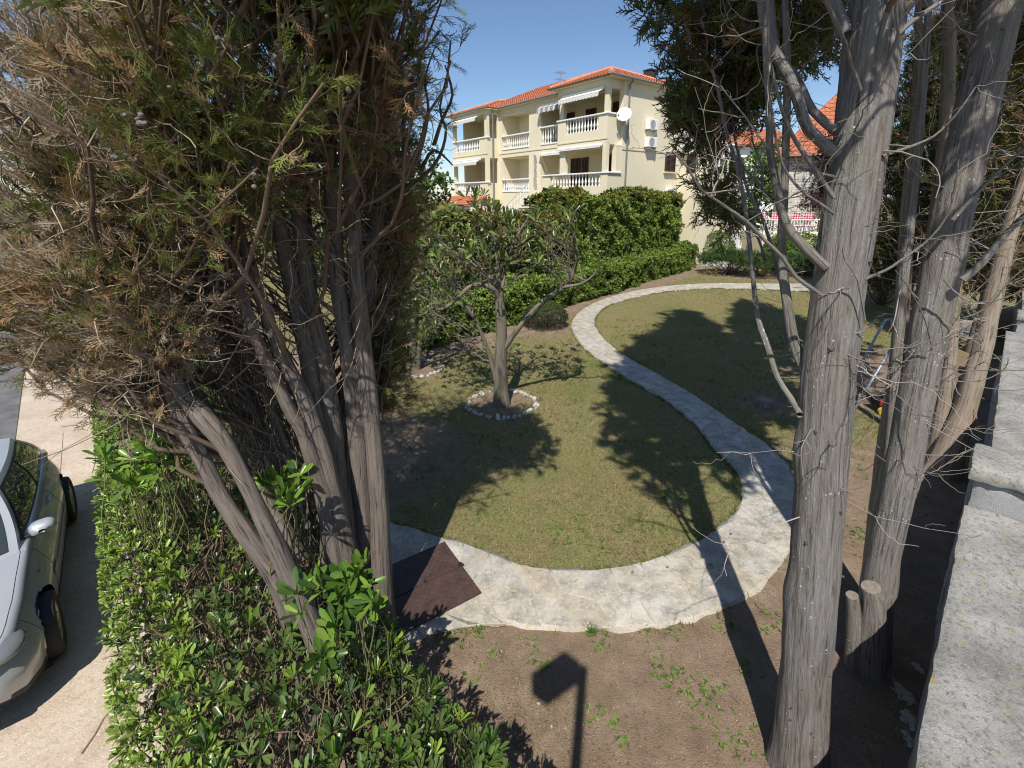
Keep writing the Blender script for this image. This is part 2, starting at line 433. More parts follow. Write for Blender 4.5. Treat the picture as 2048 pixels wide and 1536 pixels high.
def warp_axis(n, lim, fine):
    t = np.linspace(-1, 1, n); k = math.asinh(lim / fine)
    return np.sinh(t * k) * fine
am = warp_axis(185, 600, 6.0) + 3.0
am = np.unique(np.concatenate([am, np.linspace(0, .8, 9)]))
ae = warp_axis(185, 600, 6.0) + 4.0
mm, ee = np.meshgrid(am, ae, indexing='ij')
gx = mm * M_[0] + ee * E_[0]; gy = mm * M_[1] + ee * E_[1]
gz = ground_height(gx, gy)
nm, ne = mm.shape
ii = np.arange(nm * ne).reshape(nm, ne)
Qg = np.stack([ii[:-1, :-1], ii[1:, :-1], ii[1:, 1:], ii[:-1, 1:]], -1).reshape(-1, 4)
so = soil_amount(gx.ravel(), gy.ravel())
gcol = np.stack([so, so, so], -1)
def ground_mat():
    m, nt, bs = newmat('garden_ground')
    v = coord(nt, 'Object')
    at = nd(nt, 'ShaderNodeAttribute', attribute_name='col'); sep = nd(nt, 'ShaderNodeSeparateColor'); nt.links.new(at.outputs['Color'], sep.inputs[0])
    soil = ramp(nt, noise(nt, v, 3.2, 7, .7), [(.30, (.17, .12, .082)), (.52, (.24, .175, .123)), (.72, (.32, .245, .18))])
    soil = mixc(nt, ramp(nt, noise(nt, v, 95, 4, .6), [(.62, 0), (.70, .7)]), soil, (.38, .30, .22))
    soil = mixc(nt, ramp(nt, noise(nt, v, 60, 4, .6), [(.34, .7), (.42, 0)]), soil, (.07, .045, .03))
    gr = ramp(nt, noise(nt, v, 1.3, 6, .65), [(.30, (.255, .205, .105)), (.48, (.24, .22, .088)), (.62, (.18, .225, .064)), (.78, (.14, .20, .05))])
    gr = mixc(nt, ramp(nt, noise(nt, v, 5.5, 7, .75), [(.40, .85), (.56, 0)]), gr, (.24, .175, .10))
    gr = mixc(nt, ramp(nt, noise(nt, v, 2.6, 6, .7), [(.54, 0), (.70, .7)]), gr, (.10, .145, .03))
    gr = mixc(nt, ramp(nt, noise(nt, v, 13, 5, .7), [(.55, 0), (.64, .75)]), gr, (.30, .255, .12))
    gr = mixc(nt, ramp(nt, noise(nt, v, 17, 5, .7), [(.36, .8), (.45, 0)]), gr, (.13, .095, .055))
    gr = mixc(nt, ramp(nt, noise(nt, v, 34, 5, .75), [(.38, .85), (.54, 0)]), gr, (.085, .062, .035))
    gr = mixc(nt, ramp(nt, noise(nt, v, 130, 3, .6), [(.55, 0), (.68, .6)]), gr, (.33, .29, .14))
    # ragged border between soil and turf
    ad = nd(nt, 'ShaderNodeMath', operation='MULTIPLY_ADD'); nt.links.new(noise(nt, v, 6, 7, .75), ad.inputs[0]); ad.inputs[1].default_value = 1.3
    nt.links.new(sep.outputs[0], ad.inputs[2])
    k = ramp(nt, ad.outputs[0], [(.88, 0), (1.0, 1)])
    c = mixc(nt, k, gr, soil)
    nt.links.new(c, bs.inputs['Base Color']); bs.inputs['Roughness'].default_value = .95; bs.inputs['Specular IOR Level'].default_value = .15
    a2 = nd(nt, 'ShaderNodeMath', operation='ADD'); nt.links.new(noise(nt, v, 14, 6, .7), a2.inputs[0]); nt.links.new(noise(nt, v, 90, 4, .6), a2.inputs[1])
    bump(nt, a2.outputs[0], 1.0, .016, bs)
    return m
MT['ground'] = ground_mat()
ground = link('ground', mesh_np('ground', np.stack([gx, gy, gz], -1), [Qg], col=gcol, smooth=True), MT['ground'])
tag(ground, kind='structure')

# ------------------------------------------------------------------ driveway and road
def me_pt(m, e, z): return (m * M_[0] + e * E_[0], m * M_[1] + e * E_[1], z)
def slab(poly_me, z0, z1):
    b = MB(); b.prism([me_pt(m, e, 0)[:2] for m, e in poly_me][::-1] if False else [me_pt(m, e, 0)[:2] for m, e in poly_me], z0, z1); return b
drive = empty('driveway'); tag(drive, kind='structure')
# boundary asphalt/concrete read off the photograph on the drive level
A1, A2 = G(50, 740, -.48), G(33, 880, -.48)
am1, ae1 = A1 @ M_, A1 @ E_; am2, ae2 = A2 @ M_, A2 @ E_
def bnd(e): return am2 + (am1 - am2) * (e - ae2) / (ae1 - ae2)
J1 = [G(184, 838, -.48), G(66, 886, -.48)]      # cross joint
j1 = [(p @ M_, p @ E_) for p in J1]
ej = lambda m: j1[0][1] + (m - j1[0][0]) * (j1[1][1] - j1[0][1]) / (j1[1][0] - j1[0][0])
J2 = [G(184, 780, -.48), G(60, 792, -.48)]; j2 = [(p @ M_, p @ E_) for p in J2]
ej2 = lambda m: j2[0][1] + (m - j2[0][0]) * (j2[1][1] - j2[0][1]) / (j2[1][0] - j2[0][0])
g_ = .004
mr, ml = -.22, -4.2
mlong = (G(127, 862, -.48) @ M_)
def quad(m0, m1, f0, f1): return [(m0, f0(m0)), (m1, f0(m1)), (m1, f1(m1)), (m0, f1(m0))]
near = lambda m: -4.0
esp = lambda m: 8.6
for q in (quad(ml, mr, near, lambda m: 8.6 - g_), quad(mlong + g_, mr, lambda m: 8.6 + g_, lambda m: ej(m) - g_), quad(ml, mlong - g_, lambda m: 8.6 + g_, lambda m: ej(m) - g_),
          [(bnd(ej(-2) + .3), ej(-2.) + g_ + .0), (mr, ej(mr) + g_), (mr, ej2(mr) - g_), (bnd(ej2(-2)), ej2(-2.) - g_)],
          [(bnd(ej2(-2)) , ej2(-2.) + g_), (mr, ej2(mr) + g_), (mr, 30), (bnd(30), 30)]):
    b = MB(); pl = [me_pt(m, e, 0)[:2] for m, e in q]
    ar = sum(pl[i][0] * pl[(i + 1) % 4][1] - pl[(i + 1) % 4][0] * pl[i][1] for i in range(4))
    if ar < 0: pl = pl[::-1]
    b.prism(pl, -.54, -.482 + rng.random() * .004); b.build('slab', MT['drive'], drive)
b = MB(); pl = [me_pt(m, e, 0)[:2] for m, e in [(bnd(-6) - 14, -6), (ml, -6), (ml, ej(ml)), (bnd(ej(-2) + .3) - .01, ej(-2.)), (bnd(30) - .01, 30), (bnd(30) - 14, 30)]]
ar = sum(pl[i][0] * pl[(i + 1) % 6][1] - pl[(i + 1) % 6][0] * pl[i][1] for i in range(6))
b.prism(pl if ar > 0 else pl[::-1], -.54, -.49); road = b.build('road', MT['asphalt']); tag(road, kind='structure')
# ------------------------------------------------------------------ stone path
def clip_poly(poly, nx, ny, c):
    out = []
    for i in range(len(poly)):
        a, b = poly[i], poly[(i + 1) % len(poly)]
        da, db = a[0] * nx + a[1] * ny - c, b[0] * nx + b[1] * ny - c
        if da <= 0: out.append(a)
        if (da < 0) != (db < 0) and abs(da - db) > 1e-9:
            t = da / (da - db); out.append((a[0] + (b[0] - a[0]) * t, a[1] + (b[1] - a[1]) * t))
    return out
path = empty('path'); tag(path, kind='structure')
nP = len(PLs)
jl = (n2(PLs[:, 0], PLs[:, 1], 7, 1) - .5) * .07; jr = (n2(PRs[:, 0], PRs[:, 1], 7, 2) - .5) * .07
acr = nrm(PRs - PLs)
eL, eR = PLs - acr * (.02 + jl)[:, None], PRs + acr * (.02 + jr)[:, None]
nac = 9
strip = np.stack([eL + (eR - eL) * t for t in np.linspace(0, 1, nac)], 1)
sz = .036 + (fbm2(strip[..., 0], strip[..., 1], 5, 2) - .5) * .008
V = np.concatenate([np.concatenate([strip, sz[..., None]], -1),
                    np.stack([np.concatenate([eL, np.full((nP, 1), -.06)], 1), np.concatenate([eR, np.full((nP, 1), -.06)], 1)], 1)], 1)
kk = nac + 2; base = np.arange(nP - 1)[:, None] * kk
ord_ = [nac] + list(range(nac)) + [nac + 1]
Qs = np.concatenate([np.stack([base[:, 0] + ord_[i], base[:, 0] + ord_[i + 1], base[:, 0] + kk + ord_[i + 1], base[:, 0] + kk + ord_[i]], -1) for i in range(nac + 1)])
link('mortar_bed', mesh_np('mortar_bed', V.reshape(-1, 3), [Qs[:, ::-1]], smooth=True), MT['mortar'], path)
sites = []
s_ = 0.0; row = 0
while s_ < PS[-1]:
    wd = float(np.interp(s_, PS, PWd)); na = 2 if wd < .8 or row % 3 else 3
    for k in range(na):
        sites.append((s_ + rng.uniform(-.11, .11), wd * (k + .5 + rng.uniform(-.26, .26)) / na, wd))
    s_ += rng.uniform(.30, .42); row += 1
sites = np.array(sites)
for i, (sx, sw, wd) in enumerate(sites):
    poly = [(sx - .5, 0.0), (sx + .5, 0.0), (sx + .5, wd), (sx - .5, wd)]
    for j in np.where(np.abs(sites[:, 0] - sx) < 1.0)[0]:
        if j == i: continue
        dx, dy = sites[j, 0] - sx, sites[j, 1] - sw; L = math.hypot(dx, dy)
        nx, ny = dx / L, dy / L
        poly = clip_poly(poly, nx, ny, (sx + dx / 2) * nx + (sw + dy / 2) * ny - .006)
        if len(poly) < 3: break
    if len(poly) < 3: continue
    # roughen the outline
    pts = []
    for a, b in zip(poly, poly[1:] + poly[:1]):
        n = max(1, int(math.hypot(b[0] - a[0], b[1] - a[1]) / .09))
        for k in range(n):
            t = k / n; pts.append((a[0] + (b[0] - a[0]) * t + rng.normal(0, .006), a[1] + (b[1] - a[1]) * t + rng.normal(0, .006)))
    pts = np.array(pts)
    w_at = np.interp(pts[:, 0], PS, PWd)
    xy = path_xy(np.clip(pts[:, 0], 0, PS[-1]), np.clip(pts[:, 1] / w_at, -.02, 1.02))
    c = xy.mean(0); n = len(xy)
    if n < 3: continue
    zt = (.0400 if sx > PS[-1] - 7.5 else .0435) + rng.random() * .0035
    tilt = rng.normal(0, .002, 2)
    top = c + (xy - c) * .975
    zz = lambda q: zt + (q - c) @ tilt
    Vv = np.concatenate([np.c_[xy, np.full(n, .02)], np.c_[xy, zz(xy) - .004], np.c_[top, zz(top)], np.r_[c, zt][None]])
    Fs4 = []
    for lv in (0, 1):
        for k in range(n): Fs4.append((lv * n + k, lv * n + (k + 1) % n, (lv + 1) * n + (k + 1) % n, (lv + 1) * n + k))
    Fs3 = [(2 * n + k, 2 * n + (k + 1) % n, 3 * n) for k in range(n)]
    ar = np.sum(xy[:, 0] * np.roll(xy[:, 1], -1) - np.roll(xy[:, 0], -1) * xy[:, 1])
    f4, f3 = np.array(Fs4), np.array(Fs3)
    if ar < 0: f4, f3 = f4[:, ::-1], f3[:, ::-1]
    link('paving_stone', mesh_np('paving_stone', Vv - np.r_[c, 0], [f4, f3]), MT['stone'], path).location = (c[0], c[1], 0)

# ------------------------------------------------------------------ sheet-metal hatch by the path
def plate_mat():
    m, nt, bs = newmat('rust_brown_chequer_plate')
    v = coord(nt, 'Object')
    c = ramp(nt, noise(nt, v, 7, 6, .7), [(.35, (.045, .027, .023)), (.65, (.075, .045, .037))])
    c = mixc(nt, ramp(nt, noise(nt, v, 30, 5, .7), [(.58, 0), (.7, .7)]), c, (.20, .085, .045))
    nt.links.new(c, bs.inputs['Base Color']); bs.inputs['Roughness'].default_value = .55; bs.inputs['Specular IOR Level'].default_value = .4
    return m
MT['plate'] = plate_mat()
hp = G(963, 1195)
hatch = empty('floor_hatch', (hp[0], hp[1], .05), math.atan2(-.563, -.826))
tag(hatch, 'brown chequer-plate metal hatch of two leaves set in the stone path', 'hatch')
HLX, HLY = .86, .865          # local x runs along the hinge line, local y = -away
for (y0, y1) in ((-HLY, -HLY / 2 - .004), (-HLY / 2 + .004, 0)):
    b = MB(); b.box(0, HLX, y0, y1, 0, .018); lf = b.build('leaf_panel', MT['plate'], hatch, bevel=.003)
    t = MB()
    for iy in range(int((y1 - y0) / .042)):
        for ix in range(int(HLX / .042)):
            cx, cy = .03 + ix * .042, y0 + .03 + iy * .042
            sgn = 1 if (ix + iy) % 2 else -1
            d1 = np.array([math.cos(sgn * .785), math.sin(sgn * .785)]) * .014; d2 = np.array([-d1[1], d1[0]]) * .28
            t.add([(cx - d1[0], cy - d1[1], .0185), (cx + d2[0], cy + d2[1], .0185), (cx + d1[0], cy + d1[1], .0185), (cx - d2[0], cy - d2[1], .0185), (cx, cy, .0208)],
                  [(1, 0, 4), (2, 1, 4), (3, 2, 4), (0, 3, 4)])
    tag(t.build('tread_pattern', MT['plate'], lf), kind='stuff')
b = MB(); b.box(-.02, HLX + .02, -HLY / 2 - .016, -HLY / 2 + .016, .0185, .026); b.build('hinge_strip', MT['plate'], hatch)
b = MB(); b.lathe([(0.0, .025), (.02, .028), (.02, .05), (0, .055)], 8, (.02, -HLY / 2, 0)); b.build('hinge_knob', MT['black'], hatch)
b = MB(); b.lathe([(0.0, .025), (.014, .028), (.014, .042), (0, .046)], 8, (.42, -HLY / 2, 0)); b.build('handle', MT['black'], hatch)

# ------------------------------------------------------------------ garden wall on the right
def rough_box(x0, x1, y0, y1, z0, z1, res=.06, amp=.008, seed=0.0, rnd=.012):
    """box with broken, uneven faces and worn edges"""
    d = [(x0, x1), (y0, y1), (z0, z1)]
    V, Fq, b = [], [], 0
    c = np.array([(x0 + x1) / 2, (y0 + y1) / 2, (z0 + z1) / 2])
    for ax in range(3):
        for side in (0, 1):
            o1, o2 = [a for a in range(3) if a != ax]
            n1 = max(2, int((d[o1][1] - d[o1][0]) / res) + 1); n_2 = max(2, int((d[o2][1] - d[o2][0]) / res) + 1)
            A, B = np.meshgrid(np.linspace(*d[o1], n1), np.linspace(*d[o2], n_2), indexing='ij')
            P = np.zeros((n1, n_2, 3)); P[..., ax] = d[ax][side]; P[..., o1] = A; P[..., o2] = B
            ix = np.arange(n1 * n_2).reshape(n1, n_2) + b
            q = np.stack([ix[:-1, :-1], ix[1:, :-1], ix[1:, 1:], ix[:-1, 1:]], -1).reshape(-1, 4)
            flip = (side == 0) ^ (ax == 1)
            Fq.append(q[:, ::-1] if flip else q); V.append(P.reshape(-1, 3)); b += n1 * n_2
    V = np.concatenate(V)
    # worn edges: pull in where two or more faces meet
    near = sum(((np.abs(V[:, a] - d[a][0]) < 1e-6) | (np.abs(V[:, a] - d[a][1]) < 1e-6)).astype(int) for a in range(3))
    pull = (near >= 2) * rnd * (0.4 + 1.2 * vnoise(V + seed, 9))
    out = np.sign(V - c) * np.stack([(np.abs(V[:, a] - d[a][0]) < 1e-6) | (np.abs(V[:, a] - d[a][1]) < 1e-6) for a in range(3)], -1)
    V = V - out * pull[:, None]
    V = V + out * (((vnoise(V + seed, 6) - .5) + .6 * (vnoise(V + seed, 21) - .5)) * amp * 2)[:, None]
    return V, np.concatenate(Fq)
wall = empty('garden_wall', (0, 0, 0), math.atan2(W_[1], W_[0]))
tag(wall, 'rough grey concrete garden wall with raised pillars along the right edge', 'wall')
def wpart(name, w0, w1, n0, n1, z0, z1, mat, par=wall, res=.06, amp=.008):
    V, Q = rough_box(w0, w1, n0, n1, z0, z1, res, amp, w0)
    return link(name, mesh_np(name, V, [Q], smooth=True), mat, par)
NT_ = -.096
for (a, b_) in ((-2.0, 5.30), (5.80, 13.30), (13.80, 24.0)):
    nt0 = NT_ - (0 if a < 5 else .12 if a < 10 else .34)
    wpart('wall_panel', a, b_, nt0 - .5, nt0 - .035, -.4, 1.225, MT['wall_face'], res=.1, amp=.010)
    wpart('coping', a, b_, nt0 - .54, nt0, 1.226, 1.30, MT['wall_top'], res=.045, amp=.006)
for w0 in (5.30, 13.30):
    nt0 = NT_ - (.02 if w0 < 10 else .25)
    p_ = wpart('pillar', w0 + .005, w0 + .495, nt0 - .52, nt0 - .0, -.4, 1.535, MT['wall_face'], res=.05, amp=.010)
    wpart('pillar_cap', w0 - .05, w0 + .55, nt0 - .60, nt0 + .035, 1.536, 1.67, MT['wall_top'], res=.04, amp=.008)
# crumbled mortar at the wall foot
OC = np.array([(1, 0, 0), (-1, 0, 0), (0, 1, 0), (0, -1, 0), (0, 0, 1.3), (0, 0, -1.3)]); OF = np.array([(0, 2, 4), (2, 1, 4), (1, 3, 4), (3, 0, 4), (2, 0, 5), (1, 2, 5), (3, 1, 5), (0, 3, 5)])
mc = np.concatenate([G(u, v)[:2][None] + rng.normal(0, sd, (k, 2)) * np.array([.7, 1.3]) for u, v, sd, k in ((1806, 1385, .035, 70), (1818, 1440, .03, 50), (1826, 1490, .025, 30), (1836, 1335, .02, 20))])
mw, mn = mc @ W_[:2], mc @ NW[:2]; mn = np.maximum(mn, NT_ - .02)
mcl = np.c_[mw, mn, ground_height(mc[:, 0], mc[:, 1]) + .004]
V, T, Cc = stamp(OC * np.array([1, .8, .30]), OF, mcl, frames(nrm(np.c_[rng.normal(0, .2, (len(mc), 2)), np.ones(len(mc))]), rng.uniform(0, 6, len(mc))), rng.uniform(.008, .034, len(mc)), np.ones((len(mc), 3)))
mo = link('mortar_crumbs', mesh_np('mortar_crumbs', V, [T]), MT['mortar'], wall); tag(mo, kind='stuff')

# ------------------------------------------------------------------ tree building
def catmull(A, n_per):
    return resample(np.asarray(A, float), n_per)
def stem(name, P, rad, mat, parent, k=30, ridge=.10, per=None, flare=0.0, knots=0, seed=0.0, capmat=None):
    P = np.asarray(P, float); rad = np.asarray(rad, float)
    Ltot = np.linalg.norm(np.diff(P, axis=0), axis=1).sum()
    per = per or max(2, int(Ltot / .065 / max(1, len(P) - 1)))
    Q = catmull(P, per); rr = np.interp(np.arange(len(Q)) / per, np.arange(len(P)), rad)
    V, Fq, uvw = tubes(Q[None], rr[None], k)
    C = np.repeat(Q, k, 0); d = V - C; r0 = np.repeat(rr, k)
    tw = uvw.copy(); tw[:, 2] *= .10
    g = (vnoise(tw + seed, 1 / .018) - .5) + .8 * (vnoise(tw + seed, 1 / .045) - .5)
    lump = vnoise(uvw + seed, 4) - .5
    sc = 1 + ridge * g + .16 * lump
    if flare:
        zz = V[:, 2]; ang = np.arctan2(d[:, 1], d[:, 0])
        sc = sc + np.clip(1 - zz / .45, 0, 1) ** 2 * flare * (1 + .5 * np.sin(ang * 5 + seed))
    V = C + d * sc[:, None]
    faces = [Fq]
    o = link(name, mesh_np(name, V, faces, uvw=uvw, smooth=True), mat, parent)
    if capmat is not None:
        top = V[-k:]; c = top.mean(0) + np.array([0, 0, .004])
        vv = np.concatenate([top, c[None]]); ff = np.array([(i, (i + 1) % k, k) for i in range(k)])
        link('sawn_face', mesh_np('sawn_face', vv, [ff]), capmat, o)
    return o, Q, rr
def pxstem(uvw_list, Y0, Y1):
    n = len(uvw_list); P, r = [], []
    for i, (u, v, w) in enumerate(uvw_list):
        Y = Y0 + (Y1 - Y0) * i / max(1, n - 1)
        p = PY(u, v, Y); P.append(p); r.append(w / 2 * float(dist(p)) / F / math.sqrt(1 + ((u - CX) / F) ** 2))
    return np.array(P), np.array(r)

def make_spray(nside=8, nsub=3, seed=1, wd=.035, splay=.55):
    """flat cypress branchlet: axis with forked side twigs, as thin faces"""
    g = np.random.default_rng(seed); V, T = [], []
    def blade(a, b, w, nrm_=None):
        a, b = np.array(a), np.array(b); d = b - a; n = np.array([-d[2], 0, d[0]]); n = n / (np.linalg.norm(n) + 1e-9) * w
        i = len(V); V.extend([a - n / 2, a + n / 2, b]); T.append((i, i + 1, i + 2))
    blade((0, 0, 0), (g.normal(0, .04), g.normal(0, .05), 1.0), wd * 1.5)
    for k in range(nside):
        z = .12 + .8 * k / nside; sg = 1 if k % 2 else -1
        L = (.50 - .30 * abs(z - .35)) * g.uniform(.75, 1.15)
        a = splay + g.normal(0, .12)
        b0 = np.array([0, 0, z]); b1 = b0 + L * np.array([sg * math.sin(a), g.normal(0, .22), math.cos(a)])
        blade(b0, b1, wd * 1.2)
        for j in range(nsub):
            t = (j + .7) / (nsub + .4); q = b0 + (b1 - b0) * t; s2 = 1 if j % 2 else -1
            l2 = L * .42 * g.uniform(.7, 1.2); a2 = sg * a + s2 * .6
            blade(q, q + l2 * np.array([math.sin(a2), g.normal(0, .25), math.cos(a2)]), wd)
    return np.array(V), np.array(T)
SPR_F = [make_spray(10, 2, s, .037) for s in (1, 2, 3)]
SPR_U = [make_spray(7, 0, s, .11) for s in (8, 9)]
SPR_M = [make_spray(6, 1, s, .072) for s in (4, 5)]
SPR_C = [make_spray(5, 0, s, .17, .6) for s in (6, 7)]

CG = np.array([.125, .15, .034]); CO = np.array([.31, .20, .10]); CT = np.array([.37, .295, .21]); CB = np.array([.17, .12, .085])
def branch_paths(A, B, n=7, sag=.10, jit=.03):
    """curved branches from A to B that leave steeply and bend"""
    m = len(A); t = np.linspace(0, 1, n)[None, :, None]
    L = np.linalg.norm(B - A, axis=1)[:, None, None]
    P = A[:, None] + (B - A)[:, None] * t
    bow = nrm(rng.normal(size=(m, 3)) + np.array([0, 0, -.6]))[:, None]
    P = P + bow * (t * (1 - t) * 4) * L * sag * rng.uniform(.3, 1.3, (m, 1, 1))
    P[:, 1:-1] += rng.normal(0, 1, (m, n - 2, 3)) * L * jit
    return P
def cypress_foliage(parent, P, A, kind, tmpl, ntw=7, nsp=3, tl=(.12, .3), ssz=(.07, .13), br=(.010, .0035), name='foliage', dead=.35, outward=None, dark=1.0, bk=4):
    """P cluster centres, A their feet on the stems, kind 0 green 1 rust 2 bare"""
    m = len(P)
    BP = branch_paths(A, P)
    L = np.linalg.norm(P - A, axis=1)
    r0 = np.clip(br[0] * (.5 + L), br[0] * .5, br[0] * 2.2)
    RR = r0[:, None] * np.linspace(1, br[1] / br[0], BP.shape[1])[None]
    V1, Q1, _ = tubes(BP, RR, bk)
    bc = CB * rng.uniform(.6, 1.3, (m, 1)); C1 = np.repeat(bc, BP.shape[1] * bk, 0)
    # twigs on the outer part of each branch
    bi = np.repeat(np.arange(m), ntw); n = len(bi)
    t = rng.uniform(.45, 1.0, n) * (BP.shape[1] - 1); i0 = np.minimum(t.astype(int), BP.shape[1] - 2); fr = (t - i0)[:, None]
    S = BP[bi, i0] * (1 - fr) + BP[bi, i0 + 1] * fr
    bd = nrm(BP[bi, i0 + 1] - BP[bi, i0])
    d = nrm(bd * .7 + rng.normal(0, .75, (n, 3)) + (0 if outward is None else outward[bi] * .35) + np.array([0, 0, .15]))
    Lt = rng.uniform(*tl, n)
    E2 = S + d * Lt[:, None]
    TP = branch_paths(S, E2, 4, .18, .05)
    V2, Q2, _ = tubes(TP, np.linspace(.0035, .0014, 4)[None] * rng.uniform(.7, 1.3, (n, 1)), 3)
    k2 = kind[bi]
    tc = np.where((k2 == 2)[:, None], CT, np.where((k2 == 1)[:, None], CB * 1.5, CB)) * rng.uniform(.6, 1.25, (n, 1))
    C2 = np.repeat(tc, 12, 0)
    V = np.concatenate([V1, V2]); Q = np.concatenate([Q1, Q2 + len(V1)]); Cc = np.concatenate([C1, C2])
    bo = link('branches', mesh_np('branches', V, [Q], col=Cc, smooth=True), MT['twig'], parent); tag(bo, kind='stuff')
    # sprays
    si = np.repeat(np.arange(n), nsp)
    keep = rng.random(len(si)) > np.where(k2[si] == 2, dead, .0)
    si = si[keep]; q = len(si)
    tt = rng.uniform(.3, 1.0, q) * 3; j0 = np.minimum(tt.astype(int), 2); fr = (tt - j0)[:, None]
    X = TP[si, j0] * (1 - fr) + TP[si, j0 + 1] * fr
    dd = nrm(d[si] + rng.normal(0, .5, (q, 3)) + np.array([0, 0, .10]))
    sz = rng.uniform(*ssz, q)
    cl = rng.random((m, 1)); mixk = rng.random(q)
    kk_ = k2[si]
    base = np.where((kk_ == 0)[:, None], CG * (.65 + .7 * cl[bi[si]]), np.where((kk_ == 1)[:, None], CO, CT * .85))
    base = np.where(((kk_ == 0) & (mixk < .07))[:, None], CO * .9, base)
    base = np.where(((kk_ == 1) & (mixk < .25))[:, None], CG * .8, base)
    base = np.where(((kk_ == 2) & (mixk < .18))[:, None], CO, base)
    base = np.where(((kk_ == 2) & (mixk > .90))[:, None], CG, base)
    base = base * rng.uniform(.75, 1.2, (q, 1)) * dark
    roll = rng.uniform(0, 6.28, q); Rm = frames(dd, roll)
    which = rng.integers(0, len(tmpl), q); parts = []
    for w, (tv, tf) in enumerate(tmpl):
        s = which == w
        if s.any(): parts.append(stamp(tv, tf, X[s], Rm[s], sz[s], base[s]))
    V, T, Cc = join(parts)
    fo = link(name, mesh_np(name, V, [T], col=Cc), MT['spray'], parent); tag(fo, kind='stuff')
    return BP
def in_poly(u, v, poly):
    ins = np.zeros(len(u), bool); j = len(poly) - 1
    for i in range(len(poly)):
        xi, yi = poly[i]; xj, yj = poly[j]
        c = ((yi > v) != (yj > v)) & (u < (xj - xi) * (v - yi) / (yj - yi + 1e-9) + xi)
        ins ^= c; j = i
    return ins
def sample_region(poly, Y0, Y1, n):
    p = np.array(poly, float); out = []
    while len(out) < n:
        u = rng.uniform(p[:, 0].min(), p[:, 0].max(), 4 * n); v = rng.uniform(p[:, 1].min(), p[:, 1].max(), 4 * n)
        k = in_poly(u, v, poly)
        for a, b in zip(u[k], v[k]): out.append(PY(a, b, rng.uniform(Y0, Y1)))
    return np.array(out[:n])
def attach(P, SQ, slope=(.5, 1.2)):
    """foot of a branch for each cluster: a stem point lower by slope x horizontal distance"""
    A = np.zeros_like(P)
    for i, p in enumerate(P):
        h = np.hypot(SQ[:, 0] - p[0], SQ[:, 1] - p[1]); dz = p[2] - SQ[:, 2]
        c = np.abs(dz - h * rng.uniform(*slope)) + h * .35 + rng.uniform(0, .35, len(h))
        A[i] = SQ[np.argmin(c)]
    return A

# ---- the big many-stemmed cypress on the left
lt = empty('cypress_tree', (-1.6, 3.6, 0))
tag(lt, 'many-stemmed cypress with dry rust-brown branches filling the left side', 'tree')
def child_fix(o, par):                      # meshes are written in world coordinates
    o.matrix_parent_inverse = Matrix.Translation(Vector(par.location)).inverted()
LS = [
 ([(770,1285,44),(764,1150,40),(758,1000,38),(744,860,36),(729,720,36),(714,560,34),(704,400,32),(696,200,30),(690,-20,28)], 3.50, 3.75),
 ([(740,1260,46),(731,1110,41),(720,940,38),(703,764,36),(688,650,35),(676,560,34),(664,400,33),(652,200,31),(642,-20,30)], 3.55, 3.75),
 ([(694,1240,92),(684,1150,82),(674,1020,66),(666,900,48),(658,800,40),(645,700,37),(620,600,35),(600,450,34),(580,260,32),(560,60,30),(552,-30,28)], 3.45, 3.7),
 ([(700,1180,54),(677,1040,44),(655,940,37),(632,865,33),(602,785,31),(574,730,30),(550,678,29),(524,600,28),(490,500,27),(450,390,26),(405,260,24),(350,100,22),(315,-10,20)], 3.30, 3.15),
 ([(680,1160,48),(652,1010,36),(628,930,31),(608,870,29),(583,828,28),(556,770,27),(530,717,26),(500,640,25),(465,540,24),(425,440,22),(365,300,20),(290,130,17),(230,0,14)], 3.25, 3.0),
 ([(646,1330,46),(622,1250,45),(578,1150,40),(530,1045,36),(484,950,34),(448,885,37),(405,832,44),(372,795,34),(340,745,30),(290,670,24),(215,600,18),(120,520,12)], 2.62, 2.85),
 ([(602,1290,48),(562,1170,45),(508,1090,41),(454,1010,38),(404,920,36),(366,845,35),(342,780,31),(318,720,28),(268,620,24),(190,470,18),(100,330,13),(0,210,10)], 2.80, 2.95),
 ([(690,1170,60),(668,1000,48),(650,890,42),(630,780,39),(610,680,38),(588,590,36),(560,460,33),(530,320,30),(505,150,27),(490,-20,24)], 3.5, 3.6),
 ([(600,1120,40),(545,1020,34),(480,930,30),(420,830,28),(370,740,24),(310,620,22),(240,470,18),(170,300,14),(120,130,10)], 3.2, 3.5),
 ([(700,1100,34),(692,900,30),(700,720,28),(733,590,26),(745,500,28),(760,410,26),(765,300,22),(770,180,18),(770,20,14)], 3.9, 4.3),
 ([(690,1000,36),(660,800,32),(625,620,30),(610,430,27),(600,220,25),(590,20,22)], 4.0, 4.2),
 ([(560,1000,26),(520,850,24),(470,700,22),(400,540,20),(320,380,16),(230,200,12),(140,20,9)], 3.7, 3.9),
 ([(620,1050,24),(575,900,22),(520,760,20),(460,620,18),(390,470,16),(310,300,13),(240,120,10)], 3.45, 3.4),
]
SQ = []
for i, (pl, y0, y1) in enumerate(LS):
    P, r = pxstem(pl, y0, y1)
    if i < 8:
        foot = P[0].copy(); foot[2] = -.08
        if P[0][2] > .15:
            d0 = P[0] - P[1]; foot[:2] += d0[:2] / max(.2, abs(d0[2])) * min(P[0][2], .8) * .6
            P = np.vstack([foot, P]); r = np.r_[r[0] * 1.2, r]
        else: P[0][2] = -.08
    o, Q, rr = stem('stem', P, r, MT['bark_brown'], lt, k=34 if i < 8 else 18, ridge=.14 if i < 8 else .10, seed=i * 3.3, flare=.25 if i in (0, 1, 2) else 0)
    child_fix(o, lt)
    SQ.append(Q)
SQall = np.concatenate([q[q[:, 2] > 1.85] for q in SQ])
